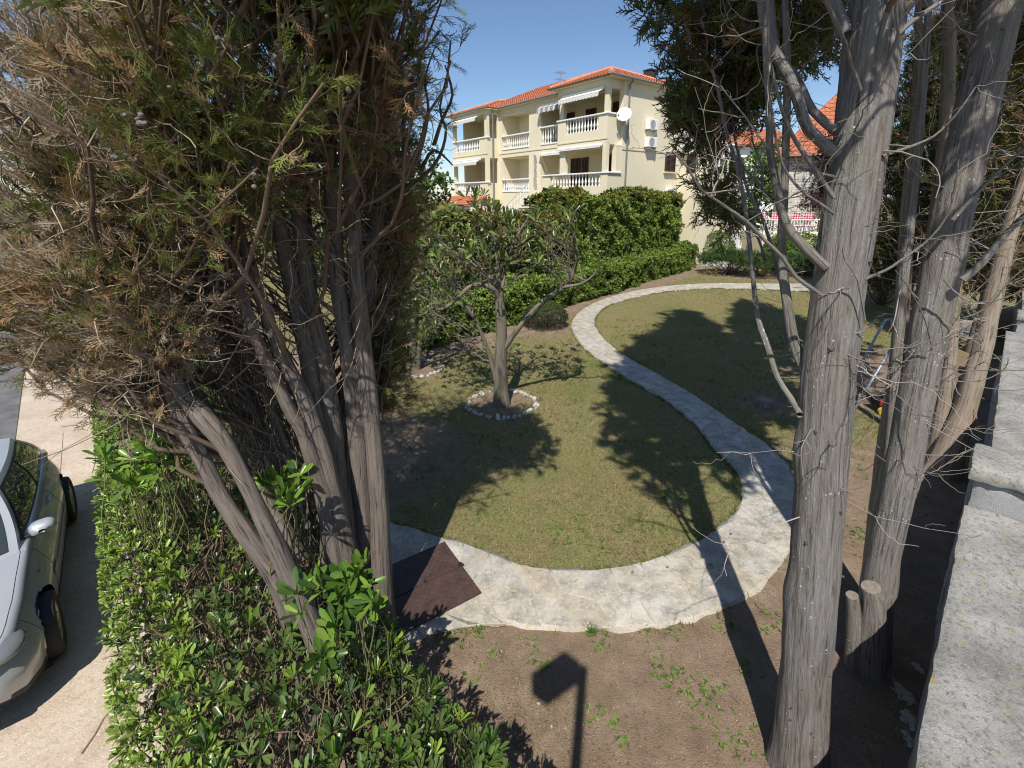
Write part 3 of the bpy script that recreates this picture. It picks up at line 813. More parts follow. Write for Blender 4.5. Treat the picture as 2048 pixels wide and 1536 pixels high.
r1 = [(0,0),(640,0),(640,250),(560,390),(450,440),(390,560),(330,640),(230,680),(120,650),(0,630)]
r2 = [(600,0),(840,0),(830,120),(800,290),(740,400),(660,260)]
r3 = [(748,330),(832,340),(812,600),(818,790),(785,832),(752,790),(745,520)]
r4 = [(-150,-20),(900,-20),(980,-200),(900,-420),(500,-520),(150,-420),(-200,-200)]
r5 = [(-250,-10),(-5,-10),(-5,640),(-250,600)]
def clumped(poly, y0, y1, nc, per, sp=.13):
    c = sample_region(poly, y0, y1, nc)
    return np.repeat(c, per, 0) + rng.normal(0, sp, (nc * per, 3)) * np.array([1.0, .8, 1.15])
Pc = np.concatenate([clumped(r1, 2.4, 3.0, 34, 5), clumped(r1, 3.0, 4.2, 36, 5, .16), clumped(r2, 3.1, 4.7, 24, 5), sample_region(r3, 4.2, 5.0, 170), sample_region(r4, 3.2, 4.6, 70), clumped(r5, 2.6, 3.8, 9, 5)])
kd = np.concatenate([np.repeat(vnoise(Pc[:350:5] + 5, 1.5) + rng.normal(0, .07, 70), 5), vnoise(Pc[350:] + 5, 1.5)]) + rng.normal(0, .04, len(Pc))
kd -= .10 * np.clip((-2.0 - Pc[:, 0]) / .8, 0, 1)
kind = np.where(kd > .61, 0, np.where(kd > .47, 1, 2))
r6 = [(0,480),(150,560),(330,590),(370,660),(280,700),(190,715),(80,690),(0,660)]
Pc = np.concatenate([Pc, clumped(r6, 2.45, 3.0, 20, 5, .09)]); kind = np.concatenate([kind, np.where(rng.random(100) < .75, 2, 1)])
right = (Pc[:, 0] > -1.15) | (Pc[:, 1] > 4.15)
kind = np.where(right & (rng.random(len(Pc)) < .75), np.where(rng.random(len(Pc)) < .52, 0, 1), kind)
A = attach(Pc, SQall, (.6, 1.5))
out = nrm(Pc - np.array([-1.5, 3.7, 0])) * np.array([1, 1, .2])
n0 = len(bpy.data.objects)
BPl = cypress_foliage(lt, Pc, A, kind, SPR_F, ntw=8, nsp=3, ssz=(.08, .155), outward=out, dead=.45)
for o in (lt.children[-1], lt.children[-2]): pass
for o in lt.children:
    child_fix(o, lt)
# bare dead twigs, and the thicket of dead shoots between the stems
nt_ = 520
SQhi = SQall[SQall[:, 2] > 2.7]
S = SQhi[rng.integers(0, len(SQhi), nt_)]
d = nrm(rng.normal(0, 1, (nt_, 3)) + np.array([-.5, -.5, .35]))
T1 = branch_paths(S, S + d * rng.uniform(.25, .9, (nt_, 1)), 7, .26, .02)
pool = sample_region([(395,620),(470,600),(570,700),(640,930),(640,1120),(560,1010),(480,880),(410,780)], 3.2, 4.6, 520)
d = nrm(rng.normal(0, .35, (520, 3)) + np.array([-.25, .0, 1.0]))
T2 = branch_paths(pool - d * .35, pool + d * rng.uniform(.2, .7, (520, 1)), 7, .10, .03)
bi = rng.integers(0, len(BPl), 2600); ti = rng.integers(2, BPl.shape[1], 2600)
S = BPl[bi, ti]; d = nrm(rng.normal(0, 1, (2600, 3)) + np.array([0, -.3, .1]))
T3 = branch_paths(S, S + d * rng.uniform(.12, .42, (2600, 1)), 7, .34, .022)
TT = np.concatenate([T1, T2, T3])
V, Q, _ = tubes(TT, np.concatenate([np.linspace(.0055, .0018, 7)[None] * rng.uniform(.7, 1.4, (nt_, 1)), np.linspace(.006, .0025, 7)[None] * rng.uniform(.6, 1.6, (520, 1)), np.linspace(.0038, .0014, 7)[None] * rng.uniform(.7, 1.3, (2600, 1))]), 3)
cc = np.concatenate([CT * .95 * rng.uniform(.55, 1.2, (nt_, 1)), np.array([.17, .14, .115]) * rng.uniform(.5, 1.3, (520, 1)), CT * 1.05 * rng.uniform(.5, 1.25, (2600, 1))])
o = link('dead_twigs', mesh_np('dead_twigs', V, [Q], col=np.repeat(cc, 21, 0), smooth=True), MT['twig'], lt); tag(o, kind='stuff'); child_fix(o, lt)
# long parallel shoots rising to the upper left
ns = 330
S = SQhi[rng.integers(0, len(SQhi), ns)]
d = nrm(np.array([-.75, -.1, .95]) + rng.normal(0, .22, (ns, 3)))
T4 = branch_paths(S, S + d * rng.uniform(.7, 1.9, (ns, 1)), 9, .05, .012)
V, Q, _ = tubes(T4, np.linspace(.010, .003, 9)[None] * rng.uniform(.5, 1.3, (ns, 1)), 5)
o = link('shoots', mesh_np('shoots', V, [Q], col=np.repeat(np.array([.20, .15, .115]) * rng.uniform(.5, 1.25, (ns, 1)), 45, 0), smooth=True), MT['twig'], lt); tag(o, kind='stuff'); child_fix(o, lt)
# cones
def cone_mesh():
    b = MB(); g = np.random.default_rng(5)
    k = 8
    prof = [(0.001, -1), (.55, -.82), (.9, -.35), (.95, .1), (.75, .6), (.35, .92), (.001, 1)]
    V = []; 
    for j, (r, z) in enumerate(prof):
        for i in range(k):
            a = 6.283 * (i + .5 * (j % 2)) / k; rr = r * g.uniform(.82, 1.12); V.append((rr * math.cos(a), rr * math.sin(a), z))
    Fs = [(j * k + i, j * k + (i + 1) % k, (j + 1) * k + (i + 1) % k, (j + 1) * k + i) for j in range(6) for i in range(k)]
    b.add(V, Fs); return b.mesh('cone')
MT['cone'] = simple('grey_cone', (.15, .135, .12), .8, var=.35, scale=2.5)
cm = cone_mesh(); cm.materials.append(MT['cone'])
spots = [(295,85),(305,95),(372,105),(550,102),(270,235),(285,245),(335,172),(240,300),(250,310),(165,285),(55,735),(60,310),(415,365),(500,360),(520,365),(640,20),(345,175),(245,320),(130,120),(440,80),(585,120),(700,180),(300,40)]
for u, v in spots:
    p = PY(u, v, rng.uniform(2.3, 2.7))
    for k in range(rng.integers(1, 4)):
        o = link('cone', cm, None, lt); o.location = Vector(p + rng.normal(0, .018, 3)) - Vector(lt.location); s = rng.uniform(.011, .016); o.scale = (s, s, s * 1.1)
        o.rotation_euler = tuple(rng.uniform(0, 6, 3))
# ---- cypress row along the wall on the right
def crown_points(c, z0, z1, rmax, n, pw=.75, hide=True, marg=1.0):
    """clusters through a columnar crown; nothing where the photograph looks under the crowns"""
    out = np.zeros((0, 3))
    while len(out) < n:
        k = n * 3
        z = rng.uniform(z0, z1, k); t = (z - z0) / (z1 - z0)
        rr = rmax * np.clip(np.minimum(1, .55 + t * 3), 0, 1) * np.clip((1 - t) / .75, 0, 1) ** pw
        rr = rr * (.75 + .5 * vnoise(np.stack([z, z * 0 + c[0], z * 0], -1), .8))
        a = rng.uniform(0, 6.283, k); q = np.sqrt(rng.random(k)) * rr
        P = np.stack([c[0] + q * np.cos(a), c[1] + q * np.sin(a), z], -1)
        if hide:
            dp = dist(P); v = CY - F * (P[:, 1] * SP + (P[:, 2] - EYE) * CP) / np.maximum(dp, .1); u = CX + F * P[:, 0] / np.maximum(dp, .1)
            
            Pl = P - np.array([0, 0, marg]) - np.stack([0 * P[:, 0], 0 * P[:, 0], .55 * marg * (P[:, 1] < 4.2)], -1); dl = dist(Pl); vl = CY - F * (Pl[:, 1] * SP + (Pl[:, 2] - EYE) * CP) / np.maximum(dl, .1)
            P = P[((vl < -60) | (dl < .15)) & ((P[:, 1] > .2) | (P[:, 2] > 6))]
        out = np.concatenate([out, P])
    return out[:n]
def stubs(par, Q, rr, n, L=(.01, .035), zlim=(0.3, 5)):
    """broken twig stubs and knots on a bark surface, each a piece of its own"""
    b_ = []
    for _ in range(n):
        i = rng.integers(1, len(Q) - 1)
        if not zlim[0] < Q[i][2] < zlim[1]: continue
        a = rng.uniform(-2.8, -.2); d = np.array([math.cos(a), math.sin(a), rng.uniform(-.2, .3)])
        p = Q[i] + d * rr[i] * .93
        b_.append((p, d))
    for p, d in b_:
        m = MB(); l = rng.uniform(*L); r = rng.uniform(.004, .012)
        k = 7
        ring = []
        for j, (rad, h) in enumerate(((1.9, -.004), (1.4, l * .35), (.75, l * .6), (.6, l))):
            ring.append((rad * r, h))
        fr = frames(np.array([d]), np.array([rng.uniform(0, 6)]))[0]
        V = []
        for (rad, h) in ring:
            for t in range(k):
                an = 6.283 * t / k; rj = rad * rng.uniform(.7, 1.35)
                V.append(p + fr @ np.array([rj * math.cos(an), rj * math.sin(an), h]))
        m.add(V, [(j * k + t, j * k + (t + 1) % k, (j + 1) * k + (t + 1) % k, (j + 1) * k + t) for j in range(3) for t in range(k)] + [tuple(range(3 * k, 4 * k))])
        o = m.build('knot', MT['knot'], par); child_fix(o, par)
MT['knot'] = simple('dark_knot', (.085, .07, .06), .9, var=.4, scale=60)

bt = empty('cypress_tree', (1.92, 2.42, 0))
tag(bt, 'tall cypress with thick lichen-spotted grey trunk and dead limbs, nearest the wall end', 'tree')
P, r = pxstem([(1600,1548,128),(1603,1450,118),(1612,1300,112),(1625,1150,113),(1637,1000,114),(1652,800,122),(1673,600,120),(1692,480,122),(1718,300,126),(1742,130,132),(1760,0,136)], 2.42, 2.62)
P[0][2] = -.1
top = P[-1]
P = np.vstack([P, top + [.02, .05, 1.2], top + [.0, .1, 3.5], top + [.02, .1, 6.5], top + [0, .12, 9.3]]); r = np.r_[r, .15, .11, .07, .02]
o, BQ, Brr = stem('trunk', P, r * .94, MT['bark_grey'], bt, k=120, ridge=.042, seed=1.0, flare=.18); child_fix(o, bt)
stubs(bt, BQ, Brr, 46, (.006, .03), (.3, 4.9))
LIMBS = [  # (pixels..., depth start, depth end, width start, width end)
 ([(1675,310),(1617,259),(1599,210),(1580,157),(1550,105),(1531,56),(1524,0),(1520,-60)], 2.50, 2.75, 27, 20),
 ([(1670,262),(1625,221),(1606,180),(1587,146),(1557,112),(1545,50),(1540,-40)], 2.55, 2.95, 21, 14),
 ([(1650,535),(1602,487),(1572,450),(1557,394),(1546,337),(1539,292),(1539,225),(1535,180),(1530,90),(1535,0)], 2.5, 2.6, 24, 9),
 ([(1612,740),(1598,712),(1585,670),(1572,590),(1566,540),(1563,480),(1568,400),(1572,280),(1575,150),(1570,0),(1568,-50)], 2.6, 2.95, 26, 13),
 ([(1600,830),(1588,806),(1555,754),(1536,695),(1516,637),(1507,565),(1498,480),(1488,400),(1470,320),(1452,262),(1440,200),(1425,140)], 2.5, 3.6, 14, 6),
 ([(1690,70),(1675,25),(1655,-30),(1640,-90)], 2.6, 2.7, 34, 28),
 ([(1668,395),(1638,353),(1613,315),(1591,282),(1575,249),(1558,200),(1540,120),(1536,50),(1545,-20)], 2.45, 2.35, 11, 5),
 ([(1668,428),(1640,407),(1608,386),(1575,348),(1558,309),(1548,255),(1539,200),(1530,130)], 2.45, 2.4, 8, 4),
 ([(1668,353),(1602,337),(1553,309),(1520,276),(1490,233),(1463,200),(1440,170)], 2.45, 2.5, 6, 3),
 ([(1640,588),(1624,577),(1591,553),(1564,514),(1531,482),(1493,443),(1455,416),(1422,394),(1400,378),(1375,335),(1345,303)], 2.42, 2.2, 10, 4),
 ([(1765,312),(1825,292),(1867,273),(1898,245),(1924,214),(1953,172)], 2.45, 2.4, 8, 4),
 ([(1725,560),(1774,539),(1800,522),(1857,480),(1895,431),(1910,375),(1917,319)], 2.45, 2.35, 8, 3),
 ([(1795,70),(1825,42),(1857,21),(1885,0),(1930,-30)], 2.5, 2.6, 13, 10),
 ([(1720,180),(1700,120),(1680,60),(1650,0),(1640,-40)], 2.42, 2.2, 11, 8),
 ([(1775,120),(1797,70),(1790,20),(1800,-30)], 2.40, 2.2, 9, 6),
 ([(1560,560),(1545,500),(1522,430),(1497,385),(1480,320),(1468,265),(1462,200)], 3.4, 4.8, 9, 5),
 ([(1530,520),(1512,470),(1470,430),(1440,400),(1420,370)], 3.6, 5.6, 6, 4),
 ([(1546,400),(1500,350),(1450,300),(1420,285),(1395,290)], 3.4, 5.2, 6, 3),
 ([(1498,470),(1520,400),(1525,340),(1505,280),(1500,220)], 3.2, 4.6, 5, 3),
 ([(1730,640),(1715,560),(1690,520),(1685,495)], 2.38, 2.3, 5, 2),
 ([(1692,668),(1725,664),(1745,648),(1752,636)], 2.42, 2.35, 5, 3),
]
for i, (pl, y0, y1, w0, w1) in enumerate(LIMBS):
    n = len(pl); P, r = pxstem([(u, v, w0 + (w1 - w0) * k / (n - 1)) for k, (u, v) in enumerate(pl)], y0, y1)
    o, Q, rr = stem('limb', P, r, MT['bark_grey'] if w0 > 9 else MT['bark_dead'] if 'bark_dead' in MT else MT['bark_grey'], bt, k=16 if w0 > 9 else 7, ridge=.10 if w0 > 9 else .03, seed=i * 2.1)
    child_fix(o, bt)
    LIMBS[i] = Q
# fine side twigs on the dead limbs
tw = []
for Q in LIMBS[2:12]:
    for _ in range(5):
        i = rng.integers(len(Q) // 4, len(Q)); d = nrm(rng.normal(0, 1, 3) + np.array([-.3, -.2, .5])); tw.append((Q[i], Q[i] + d * rng.uniform(.06, .3)))
A_ = np.array([t[0] for t in tw]); B_ = np.array([t[1] for t in tw])
V, Q, _ = tubes(branch_paths(A_, B_, 6, .15, .03), np.linspace(.004, .0014, 6)[None] * rng.uniform(.6, 1.2, (len(tw), 1)), 4)
o = link('dead_twigs', mesh_np('dead_twigs', V, [Q], col=np.repeat(np.array([.27, .235, .20]) * rng.uniform(.7, 1.2, (len(tw), 1)), 24, 0), smooth=True), MT['twig'], bt); tag(o, kind='stuff'); child_fix(o, bt)
def fol(par, Pc, SQ_, tmpl, ntw, nsp, tl, ssz, dark=.8, kg=.75, br=(.014, .004), nm='foliage', ax=None, maxl=None):
    kind = np.where(rng.random(len(Pc)) < kg, 0, np.where(rng.random(len(Pc)) < .75, 1, 2))
    A = attach(Pc, SQ_)
    if maxl: A = Pc + (A - Pc) * np.minimum(1, maxl / np.maximum(np.linalg.norm(A - Pc, axis=1), 1e-3))[:, None]
    out = None if ax is None else nrm((Pc - ax) * np.array([1, 1, 0.0]) + 1e-4)
    n_b = set(par.children)
    cypress_foliage(par, Pc, A, kind, tmpl, ntw, nsp, tl, ssz, br, nm, .5, out, dark, bk=3)
    for o in set(par.children) - n_b: child_fix(o, par)
# crown overhead (casts the long shadow) and the foliage that hangs into view
hi = BQ[BQ[:, 2] > 4.6]
fol(bt, crown_points((1.68, 2.35), 5.0, 14.6, 1.70, 520), hi, SPR_U, 4, 10, (.2, .5), (.20, .34), .7, .9, br=(.007, .003))
q1 = np.concatenate([sample_region([(1288,-10),(1560,-10),(1550,60),(1480,70),(1400,40),(1340,50),(1295,25)], 4.4, 5.6, 46),
    sample_region([(1372,60),(1470,40),(1535,130),(1530,210),(1480,200),(1440,285),(1385,285),(1358,235),(1352,120)], 4.6, 5.8, 84),
    sample_region([(1480,-10),(1700,-10),(1680,80),(1600,120),(1520,90)], 4.2, 5.6, 50),
    sample_region([(1408,335),(1450,325),(1482,380),(1475,440),(1432,475),(1402,420)], 5.2, 6.2, 18)])
lq = np.concatenate([LIMBS[4], LIMBS[0], LIMBS[3], LIMBS[2]]); lq = lq[lq[:, 2] > 3.6]
fol(bt, q1, lq, SPR_M, 7, 4, (.12, .32), (.10, .2), .75, .72, nm='hanging_foliage', maxl=.55, br=(.010, .004))

MT['bark_dark'] = barkmat('bark_shaded_stem', (.075, .06, .048), (.33, .275, .225), lichen=.35, bd=.006, green=.7)
mt = empty('cypress_tree', (3.06, 3.35, 0))
tag(mt, 'several-stemmed cypress with two sawn stumps at its foot, second along the wall', 'tree')
MS = [
 ([(1742,1290,84),(1752,1210,74),(1768,1110,70),(1792,1000,72),(1812,900,76),(1835,780,80),(1862,640,88),(1890,500,90),(1915,380,92),(1945,250,93),(1976,120,97),(2005,0,100),(2020,-80,100)], 3.32, 3.5),
 ([(1768,1060,34),(1778,940,30),(1784,850,26),(1792,740,25),(1801,620,25),(1812,510,24),(1826,380,22),(1838,270,20),(1850,130,18),(1858,0,16),(1862,-60,15)], 3.4, 3.7),
 ([(1748,1180,60),(1770,1030,56),(1792,890,46),(1818,770,40),(1842,680,40),(1858,590,44),(1868,500,42),(1882,380,36),(1893,230,32),(1900,60,28),(1905,-60,26)], 3.65, 4.1),
 ([(1745,1180,50),(1760,1000,44),(1778,850,36),(1797,700,34),(1808,560,32),(1815,420,28),(1830,250,24),(1840,80,20),(1846,-40,18)], 3.7, 4.4),
]
MQ = []
for i, (pl, y0, y1) in enumerate(MS):
    P, r = pxstem(pl, y0, y1)
    if i == 0: P[0][2] = -.1
    tp = P[-1]; P = np.vstack([P, tp + [.05, .1, 2.5], tp + [.05, .2, 6.0 if i == 0 else 4.0]]); r = np.r_[r, r[-1] * .7, .03]
    o, Q, rr = stem('trunk' if i == 0 else 'stem', P, r, MT['bark_grey'] if i < 2 else MT['bark_dark'], mt, k=90 if i == 0 else 40, ridge=.045, seed=11 + i, flare=.12 if i == 0 else 0)
    child_fix(o, mt); MQ.append(Q)
    if i == 0: stubs(mt, Q, rr, 30, (.005, .02), (.6, 5.2))
for (u, v0, v1, w, dy) in ((1742,1262,1174,42,-.18), (1704,1285,1190,26,-.14)):
    P, r = pxstem([(u + 8, v0 + 40, w * 1.7), (u + 4, (v0 + v1) / 2, w * 1.25), (u, v1, w * .98)], 3.32 + dy, 3.32 + dy)
    P[0][2] = -.05
    o, Q, rr = stem('sawn_stump', P, r, MT['bark_grey'], mt, k=36, ridge=.10, seed=u, capmat=MT['sawn']); child_fix(o, mt)
for pl, y0, y1, w0, w1 in [([(1905,440),(1960,380),(2010,330),(2048,300),(2080,280)], 3.2, 3.0, 12, 6), ([(1925,560),(1965,525),(2010,470),(2060,420)], 3.2, 3.1, 22, 14), ([(1888,560),(1930,600),(1990,602),(2060,575)], 3.2, 3.0, 5, 3),
     ([(1895,762),(1960,762),(2000,745),(2015,728),(2016,715)], 3.2, 3.1, 4, 2), ([(1930,635),(1975,615),(2020,560),(2060,530)], 3.2, 3.0, 5, 3), ([(1865,700),(1850,640),(1820,580),(1790,540)], 3.25, 3.1, 4, 2)]:
    n = len(pl); P, r = pxstem([(u, v, w0 + (w1 - w0) * k / (n - 1)) for k, (u, v) in enumerate(pl)], y0, y1)
    o, Q, rr = stem('limb', P, r, MT['bark_grey'], mt, k=10, ridge=.04, seed=u); child_fix(o, mt)
mh = np.concatenate(MQ); mh = mh[mh[:, 2] > 4.4]
fol(mt, crown_points((3.2, 3.7), 5.4, 17.5, 1.8, 500), mh, SPR_C, 4, 5, (.2, .5), (.30, .48), .7, .9, br=(.007, .003))

def dead(par, Qs, n, L=(.25, 1.0), zl=(1.2, 5.2), r_=.0042, up=.35):
    Qa = np.concatenate(Qs); Qa = Qa[(Qa[:, 2] > zl[0]) & (Qa[:, 2] < zl[1])]
    S = Qa[rng.integers(0, len(Qa), n)]; d = nrm(rng.normal(0, 1, (n, 3)) * np.array([1, .8, .5]) + np.array([0, -.3, up])); B = S + d * rng.uniform(*L, (n, 1))
    T1 = branch_paths(S, B, 9, .22, .012)
    si = np.repeat(np.arange(n), 3); ti = rng.integers(3, 8, len(si)); S2 = T1[si, ti]; d2 = nrm(d[si] + rng.normal(0, .7, (len(si), 3)) + np.array([0, 0, .25])); T2 = branch_paths(S2, S2 + d2 * rng.uniform(.06, .3, (len(si), 1)), 9, .2, .02)
    V, Q, _ = tubes(np.concatenate([T1, T2]), np.concatenate([np.linspace(r_, r_ * .35, 9)[None] * rng.uniform(.6, 1.3, (n, 1)), np.linspace(r_ * .5, r_ * .25, 9)[None] * np.ones((len(si), 1))]), 4)
    o = link('dead_twigs', mesh_np('dead_twigs', V, [Q], col=np.repeat(np.array([.30, .265, .23]) * rng.uniform(.6, 1.25, (n + len(si), 1)), 36, 0), smooth=True), MT['twig'], par); tag(o, kind='stuff'); child_fix(o, par)
dead(bt, [BQ], 26, (.2, .8), (1.6, 4.9)); dead(bt, [LIMBS[k] for k in (2, 3, 4, 9, 17, 18)], 36, (.15, .6), (2.2, 4.9), .0032)
dead(mt, MQ, 90, (.25, 1.1), (1.4, 5.2))
tt_ = empty('cypress_tree', (6.14, 6.1, 0))
tag(tt_, 'leaning cypress stem standing behind the several-stemmed one, third along the wall', 'tree')
TS = [([(1882,955,74),(1900,895,62),(1924,834,54),(1948,756,48),(1966,691,46),(1979,626,42),(2000,540,40),(2026,440,38),(2056,350,36),(2090,230,34)], 6.1, 6.4, 'bark_dark'),
      ([(1868,948,54),(1876,880,40),(1888,800,32),(1900,720,28),(1908,620,26),(1920,480,24),(1935,320,22),(1945,150,20),(1955,0,18)], 6.3, 6.6, 'bark_dark')]
TQ = []
for i, (pl, y0, y1, mk) in enumerate(TS):
    P, r = pxstem(pl, y0, y1); P[0][2] = -.1
    tp = P[-1]; P = np.vstack([P, tp + [.1, .1, 3], tp + [.1, .2, 8 - 2 * i]]); r = np.r_[r, r[-1] * .7, .03]
    o, Q, rr = stem('stem', P, r, MT[mk], tt_, k=40, ridge=.07, seed=31 + i, flare=.2); child_fix(o, tt_); TQ.append(Q)
dead(tt_, TQ, 70, (.4, 1.6), (1.2, 6), .006)
th = np.concatenate(TQ); th = th[th[:, 2] > 3.6]
fol(tt_, crown_points((6.4, 6.5), 5.0, 15.6, 1.8, 460), th, SPR_C, 4, 5, (.2, .5), (.30, .48), .7, .9, br=(.007, .003))
qt = sample_region([(1880,-10),(2060,-10),(2060,520),(1990,560),(1960,300)], 6.4, 7.4, 70)
fol(tt_, qt, np.concatenate(TQ), SPR_M, 6, 3, (.15, .4), (.14, .26), .6, .7, nm='hanging_foliage', maxl=.8)

# farther cypresses of the row, dense to near the ground
for k, (x, y, h, z0, rm, lab) in enumerate([(11.6, 11.6, 12, 2.2, 1.5, 'dense dark cypress behind the leaning stem, fourth along the wall'),
        (13.4, 17.3, 13, .7, 1.7, 'dense dark cypress seen between the two foremost trunks at the far lawn edge'), (14.9, 14.6, 13, 1.2, 1.7, 'dense dark cypress at the far end of the wall'), (12.3, 14.9, 12, 1.5, 1.6, 'dark cypress showing between the slim stem and the leaning stem')]):
    t_ = empty('cypress_tree', (x, y, 0)); tag(t_, lab, 'tree')
    P = np.array([[x, y, -.1], [x + .05, y, 2], [x, y + .05, 5], [x, y, 9], [x, y, h]]); r = [.16, .13, .10, .06, .02]
    o, Q, rr = stem('trunk', P, r, MT['bark_brown'], t_, k=16, seed=50 + k, per=6); child_fix(o, t_)
    cp = crown_points((x, y), z0, min(h, 9.5), rm, 280, .5, hide=False)
    fol(t_, cp, Q, SPR_M, 4, 5, (.15, .45), (.20, .36), .5, .75)
# crown of the left cypress above the view, which throws the broad shadow on the near lawn
lh = SQall[SQall[:, 2] > 4.2]
fol(lt, crown_points((-1.12, 2.65), 5.5, 6.9, 1.0, 270, .35, marg=.45), lh, SPR_U, 5, 5, (.12, .28), (.11, .19), .8, .92, nm='upper_crown', br=(.007, .003))
fol(lt, crown_points((-1.5, 3.4), 5.5, 6.5, .8, 60, .35, marg=.25), lh, SPR_U, 5, 5, (.12, .3), (.17, .30), .8, .6, nm='upper_crown', br=(.007, .003))
# ------------------------------------------------------------------ leaves
def leaf_tmpl(wid=.28, fold=.10, curl=.12):
    """obovate leaf along +z, 8 faces"""
    st = [(.0, .03), (.38, .62), (.72, 1.0)]
    V = [(0, 0, 0)]
    for z, w in ((.42, .36), (.78, .52)):
        y = curl * z * z
        V += [(-w * wid, y + fold * w * 1.6, z), (0, y, z), (w * wid, y + fold * w * 1.6, z)]
    V += [(-.20 * wid, curl * 1.1, .985), (.20 * wid, curl * 1.1, .985)]
    T = [(0, 2, 1), (0, 3, 2), (1, 2, 5), (1, 5, 4), (2, 3, 6), (2, 6, 5), (4, 5, 7), (5, 8, 7), (5, 6, 8)]
    return np.array(V), np.array(T)
LV, LT = leaf_tmpl()
def leaf_small(wid=.5):
    V = np.array([(0, 0, 0), (-wid / 2, .08, .55), (wid / 2, .08, .55), (0, .02, 1.0)]); return V, np.array([(0, 2, 1), (1, 2, 3)])
LSV, LST = leaf_small()
def whorls(pos, axis, nl, size, col, up=.9):
    """leaf rosettes: returns leaf base, dir frames, sizes, colours"""
    n = len(pos); Ax = frames(axis, rng.uniform(0, 6.28, n))
    i = np.repeat(np.arange(n), nl); k = np.tile(np.arange(nl), n)
    a = k * 2.4 + rng.normal(0, .25, n * nl)
    tilt = np.clip(rng.normal(up, .28, n * nl) + .25 * ((k % 3) - 1), .15, 1.7)
    d = np.stack([np.sin(tilt) * np.cos(a), np.sin(tilt) * np.sin(a), np.cos(tilt)], -1)
    D = np.einsum('nij,nj->ni', Ax[i], d)
    side = nrm(np.cross(axis[i], D) + 1e-6)               # leaf lies flat to the whorl
    Y = nrm(np.cross(D, side)); X = np.cross(Y, D)
    Rm = np.stack([X, Y, D], -1)
    S = size[i] * rng.uniform(.7, 1.15, n * nl)
    base = pos[i] + D * (.04 * S)[:, None]
    return base, Rm, S, col[i] * rng.uniform(.75, 1.25, (n * nl, 1))

# ---- clipped pittosporum hedge in front of the camera
hd = empty('clipped_hedge', tuple(me_pt(.42, 4.5, -.1)))
tag(hd, 'clipped hedge with glossy whorled leaves and bare twiggy patches beside the driveway', 'hedge')
HT = 1.0
def hedge_top(m, e): return HT + .10 * (fbm2(m, e, .9, 3) - .5) * 2 - .10 * np.exp(-((m - .45) / .45) ** 2) * (e < 6)
def inner_edge(e):  # garden-side edge of the hedge, wrapped round the trees
    return 1.15 + .07 * np.sin(e * 2.1) - .25 * np.clip(1 - np.abs(e - 3.3) / .6, 0, 1)
n = 3900
e = rng.uniform(.2, 12.5, n) ** 1.0; me_ = np.where(rng.random(n) < .22, rng.uniform(-.36, .05, n), rng.uniform(-.36, 1.2, n))
edge = np.minimum(np.abs(me_ + .32), np.abs(inner_edge(e) - me_))
bare = np.exp(-((me_ - .42) / .42) ** 2) * (e > 2.6) * (e < 8.2) * np.clip((fbm2(me_, e, 1.3, 8) - .25) * 3.0, 0, 1.0)
bare = np.where((e > 2.9) & (e < 5.4) & (me_ > .15) & (me_ < .85), np.maximum(bare, .72), bare)
mid = (me_ > .08) & (me_ < 1.0) & (e > 2.0)
bare = np.where(mid, np.maximum(bare, .45 + .35 * np.clip((fbm2(me_, e, 1.6, 8) - .4) * 3, 0, 1)), bare)
keep = (rng.random(n) > bare * .85) & (me_ < inner_edge(e) + .03)
e, me_ = e[keep], me_[keep]
z = hedge_top(me_, e) + rng.normal(0, .035, len(e)) - .06 * np.clip(1 - np.minimum(me_ + .36, inner_edge(e) - me_) / .15, 0, 1)
pos = np.stack([me_ * M_[0] + e * E_[0], me_ * M_[1] + e * E_[1], z], -1)
ax = nrm(np.stack([rng.normal(0, .3, len(e)), rng.normal(0, .3, len(e)), np.ones(len(e))], -1) + M_ * np.where(me_ < -.15, -.9, np.where(me_ > inner_edge(e) - .2, .9, 0))[:, None])
# side faces
ns = 2100
e2 = rng.uniform(.0, 12.5, ns); z2 = np.where(sd_ := rng.random(ns) < .55, rng.uniform(-.45, HT, ns), rng.uniform(-.0, HT, ns))
sd = sd_
m2 = np.where(sd, HEDGE_OUT - .02 + .05 * (fbm2(e2, z2, 2.5, 2) - .5) + .12 * (1 - z2 / HT) * 0, inner_edge(e2) + .05 * (fbm2(e2, z2, 2.5, 4) - .5))
pos2 = np.stack([m2 * M_[0] + e2 * E_[0], m2 * M_[1] + e2 * E_[1], z2], -1)
ax2 = nrm(M_ * np.where(sd, -1.0, 1.0)[:, None] + np.array([0, 0, .7]) + rng.normal(0, .3, (ns, 3)))
pos, ax = np.concatenate([pos, pos2]), np.concatenate([ax, ax2])
m_all = pos @ M_
gl = np.where((m_all < .05)[:, None], np.array([.20, .29, .047]), np.array([.105, .16, .04]))  # driveway side: sunlight painted in as a brighter, yellower green
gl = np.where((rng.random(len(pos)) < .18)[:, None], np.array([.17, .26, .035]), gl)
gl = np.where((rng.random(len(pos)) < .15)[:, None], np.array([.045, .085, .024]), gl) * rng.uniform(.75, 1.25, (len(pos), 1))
size = rng.uniform(.075, .115, len(pos)) * np.where(pos @ M_ < .0, .58, .9) * np.where(rng.random(len(pos)) < .2, 1.25, 1.0)
